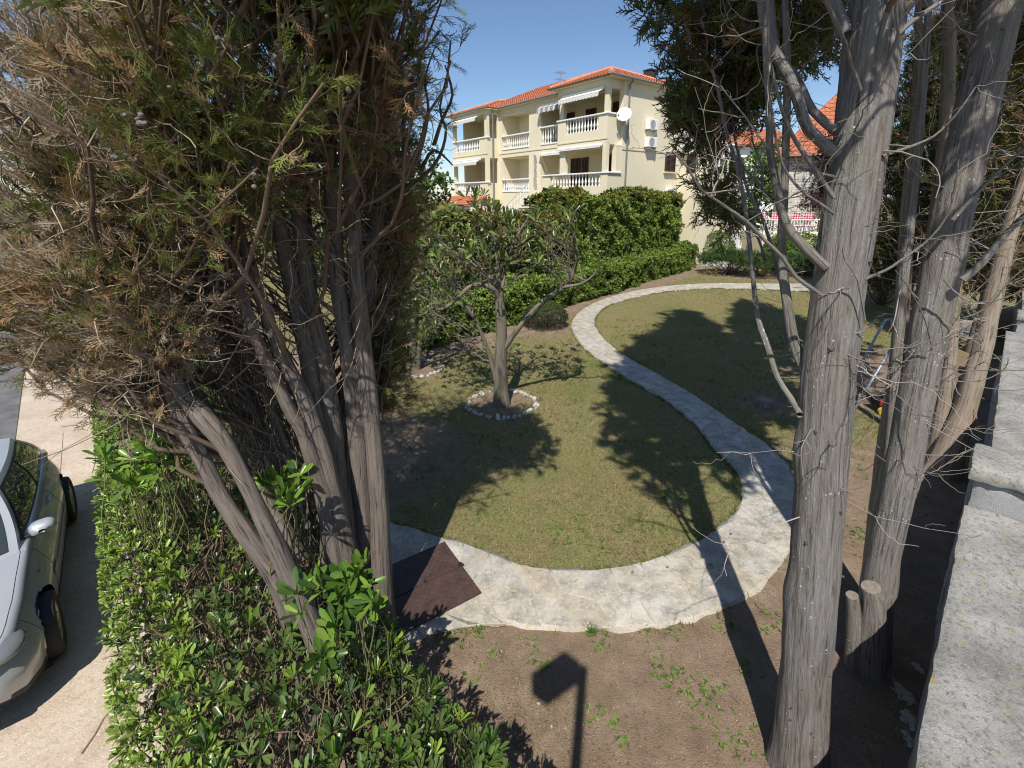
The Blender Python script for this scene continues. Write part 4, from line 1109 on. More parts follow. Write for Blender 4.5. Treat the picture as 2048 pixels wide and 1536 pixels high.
# tall shoots with big whorls standing over the hedge
bw = []
for (u, v, z0, cnt, sp) in ((300, 925, 1.75, 20, .24), (235, 935, 1.6, 9, .14), (365, 905, 1.75, 8, .14), (560, 965, 1.9, 6, .10), (575, 1010, 1.85, 5, .08), (690, 1185, 1.5, 5, .10), (715, 1150, 1.6, 4, .08), (680, 1290, 1.3, 5, .16), (625, 1180, 1.5, 4, .09), (735, 1205, 1.5, 3, .05)):
    c = G(u, v, z0)
    for _ in range(cnt): bw.append(c + rng.normal(0, sp / 2, 3))
bw = np.array(bw)
axb = nrm(np.stack([rng.normal(0, .45, len(bw)), rng.normal(-.35, .4, len(bw)), np.ones(len(bw))], -1))
pos_all = np.concatenate([pos, bw]); ax_all = np.concatenate([ax, axb])
gl_all = np.concatenate([gl, np.array([.15, .25, .035]) * rng.uniform(.7, 1.25, (len(bw), 1))])
sz_all = np.concatenate([size, rng.uniform(.12, .155, len(bw))])
NLF = 9
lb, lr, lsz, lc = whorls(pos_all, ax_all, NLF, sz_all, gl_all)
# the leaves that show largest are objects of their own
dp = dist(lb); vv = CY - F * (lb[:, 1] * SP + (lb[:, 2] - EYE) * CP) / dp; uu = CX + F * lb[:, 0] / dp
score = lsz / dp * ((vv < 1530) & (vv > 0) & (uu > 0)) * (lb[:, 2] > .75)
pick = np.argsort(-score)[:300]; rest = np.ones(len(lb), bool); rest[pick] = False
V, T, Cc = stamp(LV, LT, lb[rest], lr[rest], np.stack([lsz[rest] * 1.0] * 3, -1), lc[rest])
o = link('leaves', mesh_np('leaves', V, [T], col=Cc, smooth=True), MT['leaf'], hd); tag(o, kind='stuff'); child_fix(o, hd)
lm = mesh_np('leaf', LV, [LT], smooth=True); lm.materials.append(MT['leaf_obj'])
ho = Vector(hd.location)
for i in pick:
    o = link('leaf', lm, None, hd)
    Mx = Matrix([[*(lr[i][r_] * lsz[i]), lb[i][r_] - ho[r_]] for r_ in range(3)] + [[0, 0, 0, 1]])
    o.matrix_local = Mx
# twigs: a thicket below the clipped surface
nt1 = 3300
e = rng.uniform(.2, 12, nt1); m = rng.uniform(-.3, 1.12, nt1)
topz = hedge_top(m, e) + rng.normal(-.01, .03, nt1)
Tp = np.stack([m * M_[0] + e * E_[0], m * M_[1] + e * E_[1], topz], -1)
Bt = Tp - np.stack([rng.normal(0, .10, nt1), rng.normal(0, .10, nt1), rng.uniform(.14, .38, nt1)], -1)
TP = branch_paths(Bt, Tp, 5, .12, .05)
cu = np.array([.24, .185, .13]) * rng.uniform(.45, 1.3, (nt1, 1))
V1, Q1, _ = tubes(TP, np.linspace(.0048, .0022, 5)[None] * rng.uniform(.6, 1.6, (nt1, 1)), 4)
# stems of the tall shoots and of the whorls' main branches
nb = 420
e = rng.uniform(.4, 11, nb); m = rng.uniform(-.1, .95, nb)
B0 = np.stack([m * M_[0] + e * E_[0], m * M_[1] + e * E_[1], np.full(nb, -.15)], -1)
B1 = B0 + np.stack([rng.normal(0, .10, nb), rng.normal(0, .10, nb), rng.uniform(.85, 1.05, nb)], -1)
V2, Q2, _ = tubes(branch_paths(B0, B1, 7, .10, .04), np.linspace(.014, .005, 7)[None] * rng.uniform(.6, 1.3, (nb, 1)), 5)
S0 = bw - np.stack([rng.normal(0, .08, len(bw)), rng.normal(0, .08, len(bw)), rng.uniform(.6, 1.0, len(bw))], -1)
V3, Q3, _ = tubes(branch_paths(S0, bw, 5, .08, .03), np.linspace(.006, .003, 5)[None] * np.ones((len(bw), 1)), 5)
V = np.concatenate([V1, V2, V3]); Q = np.concatenate([Q1, Q2 + len(V1), Q3 + len(V1) + len(V2)])
Cc = np.concatenate([np.repeat(cu, 20, 0), np.repeat(np.array([.16, .125, .09]) * rng.uniform(.6, 1.2, (nb, 1)), 35, 0), np.repeat(np.array([.17, .16, .07]) * rng.uniform(.6, 1.2, (len(bw), 1)), 25, 0)])
o = link('twigs', mesh_np('twigs', V, [Q], col=Cc, smooth=True), MT['twig'], hd); tag(o, kind='stuff'); child_fix(o, hd)
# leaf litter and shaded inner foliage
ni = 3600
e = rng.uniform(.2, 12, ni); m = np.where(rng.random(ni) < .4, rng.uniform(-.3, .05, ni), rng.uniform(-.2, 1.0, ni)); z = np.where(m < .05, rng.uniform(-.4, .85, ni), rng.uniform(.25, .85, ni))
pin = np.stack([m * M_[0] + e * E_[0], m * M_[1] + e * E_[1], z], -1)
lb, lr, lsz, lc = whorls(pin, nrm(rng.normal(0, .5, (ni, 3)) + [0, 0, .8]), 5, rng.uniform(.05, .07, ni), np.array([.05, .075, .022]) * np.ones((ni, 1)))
V, T, Cc = stamp(LSV, LST, lb, lr, lsz, lc)
o = link('inner_leaves', mesh_np('inner_leaves', V, [T], col=Cc), MT['leaf'], hd); tag(o, kind='stuff'); child_fix(o, hd)
# flower buds
nb = 130; si = rng.integers(0, len(pos), nb); si = si[pos[si] @ M_ > .5]
k = 9; bp = np.repeat(pos[si] + ax[si] * .015, k, 0) + rng.normal(0, .012, (len(si) * k, 3))
oc, of = OC, OF
V, T, Cc = stamp(oc, of, bp, frames(nrm(rng.normal(0, 1, (len(bp), 3))), rng.uniform(0, 6, len(bp))), np.full(len(bp), .0042), np.array([.42, .44, .16]) * np.ones((len(bp), 1)))
o = link('flower_buds', mesh_np('flower_buds', V, [T], col=Cc), MT['leaf'], hd); tag(o, kind='stuff'); child_fix(o, hd)

# ---- far hedges across the lawn
H0 = np.array([2.55, 18.0]); HD = np.array([.637, .771]); HN = np.array([-.771, .637])
def far_hedge(name, label, cat, s0, s1, d0, d1, topf, n, lsz, colf, core_in=.22, nl=5, taper=.0):
    o_ = empty(name, tuple(H0 + HD * (s0 + s1) / 2 + HN * (d0 + d1) / 2) + (0,)); tag(o_, label, cat)
    L, Dp, Hh = s1 - s0, d1 - d0, topf(np.array([(s0 + s1) / 2]))[0]
    a_front, a_top, a_end = L * Hh, L * Dp, Dp * Hh * 2
    tot = a_front + a_top + a_end
    nf, ntp = int(n * a_front / tot), int(n * a_top / tot); ne_ = n - nf - ntp
    s = np.concatenate([rng.uniform(s0, s1, nf), rng.uniform(s0, s1, ntp), np.where(rng.random(ne_) < .5, s0, s1)])
    tz = topf(s)
    q = np.concatenate([rng.random(nf), np.ones(ntp), rng.random(ne_)])
    d = np.concatenate([np.full(nf, d0), rng.uniform(d0, d1, ntp), rng.uniform(d0, d1, ne_)])
    z = q * tz
    nx = np.concatenate([np.tile([0, -1, .45], (nf, 1)), np.tile([0, -.2, 1], (ntp, 1)), np.stack([np.sign(s[nf + ntp:] - (s0 + s1) / 2), np.full(ne_, -.3), np.full(ne_, .4)], -1)])
    bulge = (fbm2(s, z * 1.0 + d, 1.1, 6) - .5) * .7 + (n2(s, z + d, 4.0, 2) - .5) * .30 - rng.random(len(s)) ** 2 * .22
    sl = s + nx[:, 0] * bulge; dl = d + nx[:, 1] * bulge; zl = np.maximum(z + np.where(nx[:, 2] > .9, 1, .0) * bulge, .04)
    P = np.stack([H0[0] + HD[0] * sl + HN[0] * dl, H0[1] + HD[1] * sl + HN[1] * dl, zl], -1)
    Nn = np.stack([HD[0] * nx[:, 0] + HN[0] * nx[:, 1], HD[1] * nx[:, 0] + HN[1] * nx[:, 1], nx[:, 2]], -1)
    dens = np.ones(len(P), bool) if taper == 0 else (rng.random(len(P)) < np.clip(.35 + (s - s0) / taper, 0, 1))
    P, Nn = P[dens], nrm(Nn[dens] + rng.normal(0, .45, (dens.sum(), 3)))
    c = colf(P)
    lb, lr, ls, lc = whorls(P, Nn, nl, rng.uniform(*lsz, len(P)), c, .95)
    V, T, Cc = stamp(LSV, LST, lb, lr, ls, lc)
    k = link('leaves', mesh_np('leaves', V, [T], col=Cc), MT['leaf_far'], o_); tag(k, kind='stuff'); child_fix(k, o_)
    # inner mass of darker green leaves and twigs
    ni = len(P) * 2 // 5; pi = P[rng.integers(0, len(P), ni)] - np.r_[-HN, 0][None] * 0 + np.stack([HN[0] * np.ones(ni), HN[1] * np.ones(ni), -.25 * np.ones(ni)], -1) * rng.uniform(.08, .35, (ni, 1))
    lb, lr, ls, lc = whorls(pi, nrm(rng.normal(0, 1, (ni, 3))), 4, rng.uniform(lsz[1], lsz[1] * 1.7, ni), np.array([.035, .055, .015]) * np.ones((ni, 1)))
    V, T, Cc = stamp(LSV, LST, lb, lr, ls, lc)
    k = link('inner_leaves', mesh_np('inner_leaves', V, [T], col=Cc), MT['leaf_far'], o_); tag(k, kind='stuff'); child_fix(k, o_)
    nb = int(L * 7); s = rng.uniform(s0, s1, nb); d = rng.uniform(d0 + .15, d1 - .1, nb); hh = topf(s) * rng.uniform(.7, .98, nb)
    B0 = np.stack([H0[0] + HD[0] * s + HN[0] * d, H0[1] + HD[1] * s + HN[1] * d, np.full(nb, -.05)], -1)
    B1 = B0 + np.stack([rng.normal(0, .2, nb), rng.normal(0, .2, nb), hh], -1)
    V, Q, _ = tubes(branch_paths(B0, B1, 6, .06, .02), np.linspace(.022, .006, 6)[None] * rng.uniform(.6, 1.2, (nb, 1)), 4)
    k = link('stems', mesh_np('stems', V, [Q], col=np.repeat(np.array([.12, .095, .07]) * rng.uniform(.6, 1.3, (nb, 1)), 24, 0)), MT['twig'], o_); tag(k, kind='stuff'); child_fix(k, o_)
    return o_
def c_low(P):
    g = fbm2(P[:, 0], P[:, 2] * 2, 1.2, 3)[:, None]
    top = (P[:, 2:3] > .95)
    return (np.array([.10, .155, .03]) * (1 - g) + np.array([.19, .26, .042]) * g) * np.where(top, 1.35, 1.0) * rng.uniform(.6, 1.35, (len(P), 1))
def c_tall(P):
    g = fbm2(P[:, 0], P[:, 2] * 2, .8, 5)[:, None]
    c = np.array([.13, .19, .036]) * (1 - g) + np.array([.25, .33, .06]) * g
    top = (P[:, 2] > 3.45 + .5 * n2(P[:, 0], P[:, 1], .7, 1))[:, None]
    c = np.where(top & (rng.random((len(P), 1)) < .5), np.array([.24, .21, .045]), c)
    return c * rng.uniform(.6, 1.35, (len(P), 1))
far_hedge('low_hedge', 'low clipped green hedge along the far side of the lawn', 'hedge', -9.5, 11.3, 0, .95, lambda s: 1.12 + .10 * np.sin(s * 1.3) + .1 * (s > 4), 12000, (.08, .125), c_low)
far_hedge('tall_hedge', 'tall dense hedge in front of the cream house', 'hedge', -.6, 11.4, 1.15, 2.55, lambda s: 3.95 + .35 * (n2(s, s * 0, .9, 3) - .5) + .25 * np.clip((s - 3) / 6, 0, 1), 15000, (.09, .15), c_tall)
far_hedge('thin_hedge', 'thin yellowing hedge behind the magnolia, open in places', 'hedge', -9.0, -.7, 1.2, 2.2, lambda s: 3.6 + .55 * (n2(s, s * 0, .8, 9) - .5) + .06 * s, 8500, (.08, .135), lambda P: np.where((P[:, 2] > 2.6)[:, None] & (rng.random((len(P), 1)) < .6), np.array([.26, .22, .05]), np.array([.085, .135, .028])) * rng.uniform(.6, 1.35, (len(P), 1)))

# ---- round clipped ball of box and spreading junipers
def ball(name, label, cat, c, rx, ry, h, n, lsz, col, under=None, group=None):
    o_ = empty(name, (c[0], c[1], 0)); tag(o_, label, cat, group)
    a = rng.uniform(0, 6.283, n); t = np.arccos(rng.uniform(-.05, 1, n))
    k = 1 - rng.random(n) ** 2 * .18 + .10 * (vnoise(np.stack([np.cos(a), np.sin(a), t], -1), 3) - .5)
    nn = np.stack([np.sin(t) * np.cos(a), np.sin(t) * np.sin(a), np.cos(t)], -1)
    P = np.array([c[0], c[1], h * .34]) + nn * np.array([rx, ry, h * .66]) * k[:, None]
    low = rng.random(n) < .25
    P[:, 2] = np.where(low, rng.uniform(.02, h * .4, n), P[:, 2])
    P[:, 2] = np.maximum(P[:, 2], .02)
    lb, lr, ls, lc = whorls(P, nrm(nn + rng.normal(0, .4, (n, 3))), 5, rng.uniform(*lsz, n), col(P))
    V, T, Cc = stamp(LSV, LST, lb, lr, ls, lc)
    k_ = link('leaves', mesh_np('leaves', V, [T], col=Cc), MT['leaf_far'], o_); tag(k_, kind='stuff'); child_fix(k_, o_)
    nb = 60; B0 = np.tile(np.array([c[0], c[1], -.05]), (nb, 1)) + rng.normal(0, .08, (nb, 3)) * [1, 1, 0]; B1 = P[rng.integers(0, n, nb)]
    V, Q, _ = tubes(branch_paths(B0, B1, 6, .08, .02), np.linspace(.018, .004, 6)[None] * np.ones((nb, 1)), 4)
    k_ = link('stems', mesh_np('stems', V, [Q], col=np.tile([.10, .08, .06], (len(V), 1))), MT['twig'], o_); tag(k_, kind='stuff'); child_fix(k_, o_)
    return o_
bc = G(1092, 662)
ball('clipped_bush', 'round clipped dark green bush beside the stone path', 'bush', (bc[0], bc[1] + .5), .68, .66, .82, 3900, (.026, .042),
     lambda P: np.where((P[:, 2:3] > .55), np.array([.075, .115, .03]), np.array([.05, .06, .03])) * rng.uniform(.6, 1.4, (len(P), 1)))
def juniper(label, c, rx, ry, h):
    o_ = empty('spreading_juniper', (c[0], c[1], 0)); tag(o_, label, 'bush', 'spreading junipers at the far end of the lawn')
    n = int(420 * rx * ry); a = rng.uniform(0, 6.283, n); q = np.sqrt(rng.random(n))
    P = np.stack([c[0] + rx * q * np.cos(a), c[1] + ry * q * np.sin(a), h * (1 - .35 * q ** 2) + .22 * (n2(np.cos(a) * q * 3 + c[0], np.sin(a) * q * 3, 1.5, 3) - .5) - rng.random(n) * .35], -1)
    d = nrm(np.stack([np.cos(a), np.sin(a), np.full(n, .6)], -1) + rng.normal(0, .4, (n, 3)))
    parts = []
    tv, tf = SPR_M[0]
    col = np.array([.06, .105, .03]) * rng.uniform(.5, 1.6, (n, 1))
    for j in range(3):
        pp = P + rng.normal(0, .05, P.shape); dd = nrm(d + rng.normal(0, .5, P.shape))
        parts.append(stamp(tv, tf, pp, frames(dd, rng.uniform(0, 6, n)), rng.uniform(.14, .26, n), col))
    V, T, Cc = join(parts)
    k_ = link('foliage', mesh_np('foliage', V, [T], col=Cc), MT['spray'], o_); tag(k_, kind='stuff'); child_fix(k_, o_)
    nb = 26; B0 = np.tile(np.array([c[0], c[1], -.05]), (nb, 1)) + rng.normal(0, .12, (nb, 3)) * [1, 1, 0]; B1 = P[rng.integers(0, n, nb)]
    V, Q, _ = tubes(branch_paths(B0, B1, 7, .14, .03), np.linspace(.05, .01, 7)[None] * rng.uniform(.5, 1.1, (nb, 1)), 5)
    k_ = link('stems', mesh_np('stems', V, [Q], col=np.tile([.11, .09, .07], (len(V), 1))), MT['twig'], o_); tag(k_, kind='stuff'); child_fix(k_, o_)
for lab, (u, v), rx, ry, h in (('low spreading juniper at the end of the low hedge', (1455, 548), 1.5, 1.3, 1.25), ('low spreading juniper, middle one above the path end', (1520, 552), 1.5, 1.3, 1.15), ('low spreading juniper nearest the big trunk', (1610, 550), 1.6, 1.3, 1.1)):
    p = G(u, v); juniper(lab, (p[0], p[1]), rx, ry, h)

# ---- magnolias with rings of white stones
def magnolia(label, base, stems_px, Y, crown_poly, Yr, nleaf, nobj, lsize, shade=1.0):
    o_ = empty('magnolia_tree', (base[0], base[1], 0)); tag(o_, label, 'tree')
    allq = []
    for i, (pl, y0, y1) in enumerate(stems_px):
        P, r = pxstem(pl, y0, y1)
        if i == 0: P[0][2] = -.06
        o, Q, rr = stem('trunk' if i == 0 else 'branch', P, r * (.85 if i == 0 else .68), MT['bark_mag'], o_, k=18 if i == 0 else 10, ridge=.05, seed=base[0] + i, flare=.12 if i == 0 else 0)
        child_fix(o, o_); allq.append(Q)
    SQ_ = np.concatenate([q[len(q) // 3:] for q in allq])
    tips = sample_region(crown_poly, Yr[0], Yr[1], nleaf // 6)
    A = attach(tips, SQ_, (.4, 1.0))
    BP = branch_paths(A, tips, 7, .12, .03)
    L = np.linalg.norm(tips - A, axis=1)
    V, Q, _ = tubes(BP, np.clip(.004 + .004 * L, .004, .009)[:, None] * np.linspace(1, .35, 7)[None], 5)
    k_ = link('twigs', mesh_np('twigs', V, [Q], col=np.repeat(np.array([.22, .185, .145]) * rng.uniform(.6, 1.2, (len(tips), 1)), 35, 0), smooth=True), MT['twig'], o_); tag(k_, kind='stuff'); child_fix(k_, o_)
    ax_ = nrm(nrm(BP[:, -1] - BP[:, -2]) + np.array([0, -.1, .5]) + rng.normal(0, .25, tips.shape))
    lb, lr, ls, lc = whorls(tips, ax_, 6, np.full(len(tips), lsize), np.array([.12, .175, .04]) * rng.uniform(.6, 1.4, (len(tips), 1)) * shade, .85)
    br_ = rng.random(len(lb)) < .22; lc = np.where(br_[:, None], np.array([.15, .10, .055]), lc)
    nobj = min(nobj, len(lb)); pk = np.zeros(len(lb), bool); pk[rng.permutation(len(lb))[:nobj]] = True
    mlv = LV * np.array([.95, 1, 1])
    if (~pk).any():
        V, T, Cc = stamp(mlv, LT, lb[~pk], lr[~pk], ls[~pk], lc[~pk])
        k_ = link('leaves', mesh_np('leaves', V, [T], col=Cc, smooth=True), MT['leaf'], o_); tag(k_, kind='stuff'); child_fix(k_, o_)
    if nobj:
        ml = mesh_np('leaf', mlv, [LT], smooth=True); ml.materials.append(MT['leaf_mag']); oo = Vector(o_.location)
        for i in np.where(pk)[0]:
            o = link('leaf', ml, None, o_)
            o.matrix_local = Matrix([[*(lr[i][r_] * ls[i]), lb[i][r_] - oo[r_]] for r_ in range(3)] + [[0, 0, 0, 1]])
    return o_
mb = G(1003, 808)
magnolia('leggy young magnolia with large leaves inside the nearer ring of white stones', mb, [
 ([(1003,810,40),(1002,760,32),(1001,710,28),(1003,660,26),(1000,610,23),(998,575,20)], mb[1], mb[1]),
 ([(1004,705,18),(1038,655,17),(1088,602,16),(1130,573,15),(1152,525,11),(1148,470,8),(1140,430,5)], mb[1], mb[1] - .5),
 ([(1128,574,10),(1165,566,8),(1193,543,6),(1200,512,4)], mb[1] - .3, mb[1] - .6),
 ([(1000,605,16),(985,577,15),(945,571,13),(907,604,11),(880,619,8),(850,613,5)], mb[1], mb[1] - .6),
 ([(999,580,15),(975,548,13),(932,520,10),(872,476,6),(850,440,4)], mb[1], mb[1] + .4),
 ([(995,775,18),(982,720,13),(968,680,11),(950,640,9),(925,600,6),(905,560,4)], mb[1], mb[1] - .2),
 ([(998,578,12),(995,530,9),(985,470,7),(960,430,4)], mb[1], mb[1] + .3),
 ([(1000,590,11),(1015,530,8),(1030,480,6),(1060,430,4)], mb[1], mb[1] + .5)], mb[1],
 [(830,440),(905,400),(960,385),(1010,430),(1060,420),(1130,400),(1160,430),(1150,500),(1100,480),(1130,560),(1060,520),(1000,560),(930,560),(880,620),(820,640),(812,560)], (7.5, 9.6), 1300, 300, .185)
m2_ = G(830, 738)
magnolia('smaller shaded magnolia behind the left cypress inside the farther stone ring', m2_, [
 ([(828,742,26),(827,700,20),(825,650,17),(830,600,14)], m2_[1], m2_[1]),
 ([(836,742,18),(840,690,14),(850,640,11),(865,590,7)], m2_[1], m2_[1] - .3),
 ([(826,660,12),(812,610,9),(800,560,6)], m2_[1], m2_[1] + .3)], m2_[1],
 [(780,480),(850,450),(900,520),(905,600),(880,680),(830,690),(790,640)], (9.6, 11.2), 1000, 120, .17, .9)
def stone_mesh(seed):
    g = np.random.default_rng(seed); k = 8
    prof = [(.02, -1), (.75, -.8), (1.0, -.15), (.92, .35), (.6, .8), (.02, .95)]
    b = MB(); V = []
    for j, (r_, z) in enumerate(prof):
        for i in range(k):
            a = 6.283 * i / k; f = r_ * g.uniform(.75, 1.18); V.append((f * math.cos(a), f * math.sin(a) * .8, z + g.normal(0, .08)))
    b.add(V, [(j * k + i, j * k + (i + 1) % k, (j + 1) * k + (i + 1) % k, (j + 1) * k + i) for j in range(5) for i in range(k)])
    m = b.mesh('edging_stone'); m.materials.append(MT['whitestone']); return m
def ws():
    m, nt, bs = newmat('white_field_stone'); v = coord(nt, 'Object', (1, 1, 1)); oi = nd(nt, 'ShaderNodeObjectInfo')
    c = ramp(nt, oi.outputs['Random'], [(0, (.42, .36, .28)), (.4, (.60, .57, .51)), (1, (.72, .70, .66))])
    c = mixc(nt, ramp(nt, noise(nt, v, 2.5, 5), [(.45, 0), (.7, .6)]), c, (.33, .26, .18))
    nt.links.new(c, bs.inputs['Base Color']); bs.inputs['Roughness'].default_value = .9; bump(nt, noise(nt, v, 5, 4), .6, .1, bs); return m
MT['whitestone'] = ws()
stm = [stone_mesh(s) for s in range(5)]
for (c, rad, n, lab, grp) in ((mb, .66, 38, 'pale rough stone in the nearer ring round the magnolia', 'stones ringing the nearer magnolia'), (m2_, .62, 34, 'pale rough stone in the farther ring by the left cypress', 'stones ringing the farther magnolia')):
    for i in range(n):
        a = 6.283 * (i + rng.uniform(-.25, .25)) / n; r_ = rad * rng.uniform(.95, 1.06)
        o = link('edging_stone', stm[rng.integers(0, 5)]); tag(o, lab, 'stone', grp)
        s = rng.uniform(.032, .062) * (1.5 if rng.random() < .12 else 1)
        x, y = c[0] + r_ * math.cos(a), c[1] + r_ * math.sin(a) * .95
        o.location = (x, y, float(ground_height(np.array([x]), np.array([y]))[0]) + s * .4); o.scale = (s * rng.uniform(1, 1.5), s, s * rng.uniform(.7, 1)); o.rotation_euler = (rng.normal(0, .2), rng.normal(0, .2), rng.uniform(0, 6))

# ---- olive-like tree at the corner of the house and the trees beyond
def loose_tree(name, label, base, h, crown, n, lsz, col, trunk_r=.12, nl=5, z0=1.2):
    o_ = empty(name, (base[0], base[1], 0)); tag(o_, label, 'tree')
    P = np.array([[base[0], base[1], -.1], [base[0] + .1, base[1], h * .3], [base[0] - .05, base[1] + .1, h * .6], [base[0], base[1], h * .92]]); 
    o, Q, rr = stem('trunk', P, [trunk_r, trunk_r * .8, trunk_r * .5, .02], MT['bark_brown'], o_, k=12, per=8, seed=base[0]); child_fix(o, o_)
    blobs = np.stack([rng.normal(0, crown * .5, 26) + base[0], rng.normal(0, crown * .5, 26) + base[1], rng.uniform(z0, h, 26)], -1)
    bi = rng.integers(0, 26, n); q = nrm(rng.normal(0, 1, (n, 3))) * (crown * .38 * rng.uniform(.5, 1.0, (n, 1)))
    Pp = blobs[bi] + q
    lb, lr, ls, lc = whorls(Pp, nrm(q + rng.normal(0, .3, (n, 3)) + [0, 0, .05]), nl, rng.uniform(*lsz, n), col * rng.uniform(.55, 1.5, (n, 1)))
    V, T, Cc = stamp(LSV, LST, lb, lr, ls, lc)
    k_ = link('crown', mesh_np('crown', V, [T], col=Cc), MT['leaf_far'], o_); tag(k_, kind='stuff'); child_fix(k_, o_)
    A = attach(blobs, Q)
    V, Qf, _ = tubes(branch_paths(A, blobs, 7, .1, .03), np.linspace(.05, .012, 7)[None] * np.ones((26, 1)), 5)
    k_ = link('limbs', mesh_np('limbs', V, [Qf], col=np.tile([.10, .08, .065], (len(V), 1))), MT['twig'], o_); tag(k_, kind='stuff'); child_fix(k_, o_)
p = PY(828, 330, 17.0); loose_tree('olive_tree', 'silvery grey-green tree between the left cypress and the cream house', (p[0] - 1.0, p[1]), 6.3, 2.0, 4500, (.10, .16), np.array([.085, .105, .06]))
p = PY(1520, 340, 44.0); loose_tree('garden_tree', 'light green round tree behind the stone-clad house', (p[0], p[1]), 8.5, 2.6, 2600, (.2, .34), np.array([.10, .16, .03]))
# broken branch of the left cypress against the sky
for pl, y0, y1 in (([(800,380),(850,350),(880,310),(892,260),(880,215),(902,120)], 4.4, 4.2), ([(770,420),(830,330),(856,230),(850,160),(868,100)], 4.3, 4.0), ([(842,340),(868,300),(905,330)], 4.35, 4.2), ([(868,290),(884,240),(905,190),(890,130)], 4.3, 4.2)):
    n = len(pl); P, r = pxstem([(u, v, 9 - 6 * k / (n - 1)) for k, (u, v) in enumerate(pl)], y0, y1)
    o, Q, rr = stem('dead_branch', P, r, MT['bark_brown'], lt, k=8, ridge=.04, seed=u); child_fix(o, lt)
# ------------------------------------------------------------------ turf and weeds (uncountable)
def blades(n, x0, x1, y0, y1, h, w, seedtype):
    x = rng.uniform(x0, x1, n); y = rng.uniform(y0, y1, n)
    s = soil_amount(x, y); m = x * M_[0] + y * M_[1]
    pd = path_dist(np.stack([x, y], -1))
    thick = fbm2(x, y, 1.1, 21)
    keep = (m > 1.2) & (pd > .015) & (rng.random(n) > s * 1.02) & (rng.random(n) < .30 + 1.3 * np.clip(thick - .30, 0, 1)) & ((x * NW[0] + y * NW[1]) > -.05)
    keep &= ~((np.abs((x + .92) * -.826 + (y - 4.0) * -.563) < .55) & (np.hypot(x + 1.0, y - 4.0) < .55))
    x, y, thick = x[keep], y[keep], thick[keep]; n = len(x)
    z = ground_height(x, y)
    a = rng.uniform(0, 6.283, n); hh = rng.uniform(*h, n); ww = rng.uniform(*w, n); ln = rng.normal(0, .8, (n, 2)) * hh[:, None]
    b0 = np.stack([x - np.cos(a) * ww, y - np.sin(a) * ww, z - .004], -1); b1 = np.stack([x + np.cos(a) * ww, y + np.sin(a) * ww, z - .004], -1)
    tp = np.stack([x + ln[:, 0], y + ln[:, 1], z + hh], -1)
    V = np.stack([b0, b1, tp], 1).reshape(-1, 3)
    g = np.clip((fbm2(x, y, .7, 31) - .36) * 3.2, 0, 1)[:, None]
    c = np.array([.30, .26, .12]) * (1 - g) + np.array([.165, .22, .058]) * g
    straw = rng.random((n, 1)) < .28 - .18 * g
    c = np.where(straw, np.array([.38, .32, .18]), c) * rng.uniform(.6, 1.35, (n, 1))
    return V, np.repeat(c, 3, 0)
GV, GC = [], []
for (n, x0, x1, y0, y1, h, w) in ((150000, -2.2, 4.2, 2.2, 6.5, (.015, .05), (.0016, .0034)), (150000, -3.6, 6.5, 6.5, 11, (.015, .055), (.0025, .005)), (110000, -4, 11, 11, 18, (.015, .05), (.004, .008)), (60000, 0, 16, 18, 27, (.02, .06), (.008, .014))):
    a, b_ = blades(n, x0, x1, y0, y1, h, w, 0); GV.append(a); GC.append(b_)
V = np.concatenate(GV)
gr = link('grass', mesh_np('grass', V, [np.arange(len(V)).reshape(-1, 3)], col=np.concatenate(GC)), MT['grass'])
tag(gr, 'thin patchy short turf of the lawn', 'grass', kind='stuff')
# taller tufts, thickest along the path edge
nT = 2600; sp_s = rng.uniform(0, PS[-1], nT); sd_ = np.where(rng.random(nT) < .5, -.03, 1.03)
txy = path_xy(sp_s, sd_) + rng.normal(0, .025, (nT, 2))
n_ = 3600; tx = rng.uniform(-2.5, 8, n_); ty_ = rng.uniform(4.2, 15, n_)
ok = (fbm2(tx, ty_, 1.3, 51) > .5) & (path_dist(np.stack([tx, ty_], -1)) > .05) & (tx * M_[0] + ty_ * M_[1] > 1.3) & (tx * NW[0] + ty_ * NW[1] > .1)
txy = np.concatenate([txy, np.stack([tx[ok], ty_[ok]], -1)]); txy = txy[(txy[:, 1] > 3.4) & (txy[:, 0] * M_[0] + txy[:, 1] * M_[1] > 1.6)]
txy = txy[rng.random(len(txy)) > soil_amount(txy[:, 0], txy[:, 1]) * .85]
kb = 12; ti = np.repeat(np.arange(len(txy)), kb); n_ = len(ti)
bx_ = txy[ti] + rng.normal(0, .012, (n_, 2)); bz = ground_height(bx_[:, 0], bx_[:, 1]); L = rng.uniform(.03, .085, n_); a = rng.uniform(0, 6.283, n_); sp2 = rng.uniform(.2, 1.2, n_); ww = rng.uniform(.0018, .0035, n_) * (1 + bx_[:, 1] / 12)
b0 = np.c_[bx_[:, 0] - np.sin(a) * ww, bx_[:, 1] + np.cos(a) * ww, bz]; b1 = np.c_[bx_[:, 0] + np.sin(a) * ww, bx_[:, 1] - np.cos(a) * ww, bz]; tp = np.c_[bx_[:, 0] + np.cos(a) * np.sin(sp2) * L, bx_[:, 1] + np.sin(a) * np.sin(sp2) * L, bz + np.cos(sp2) * L]
V = np.stack([b0, b1, tp], 1).reshape(-1, 3); cT = np.where(rng.random((len(txy), 1)) < .4, np.array([.30, .25, .12]), np.array([.14, .20, .05]))
tg = link('grass_tufts', mesh_np('grass_tufts', V, [np.arange(len(V)).reshape(-1, 3)], col=np.repeat(cT[ti] * rng.uniform(.6, 1.4, (n_, 1)), 3, 0)), MT['grass']); tag(tg, 'small grass tufts in the lawn and along the path edges', 'grass', kind='stuff')
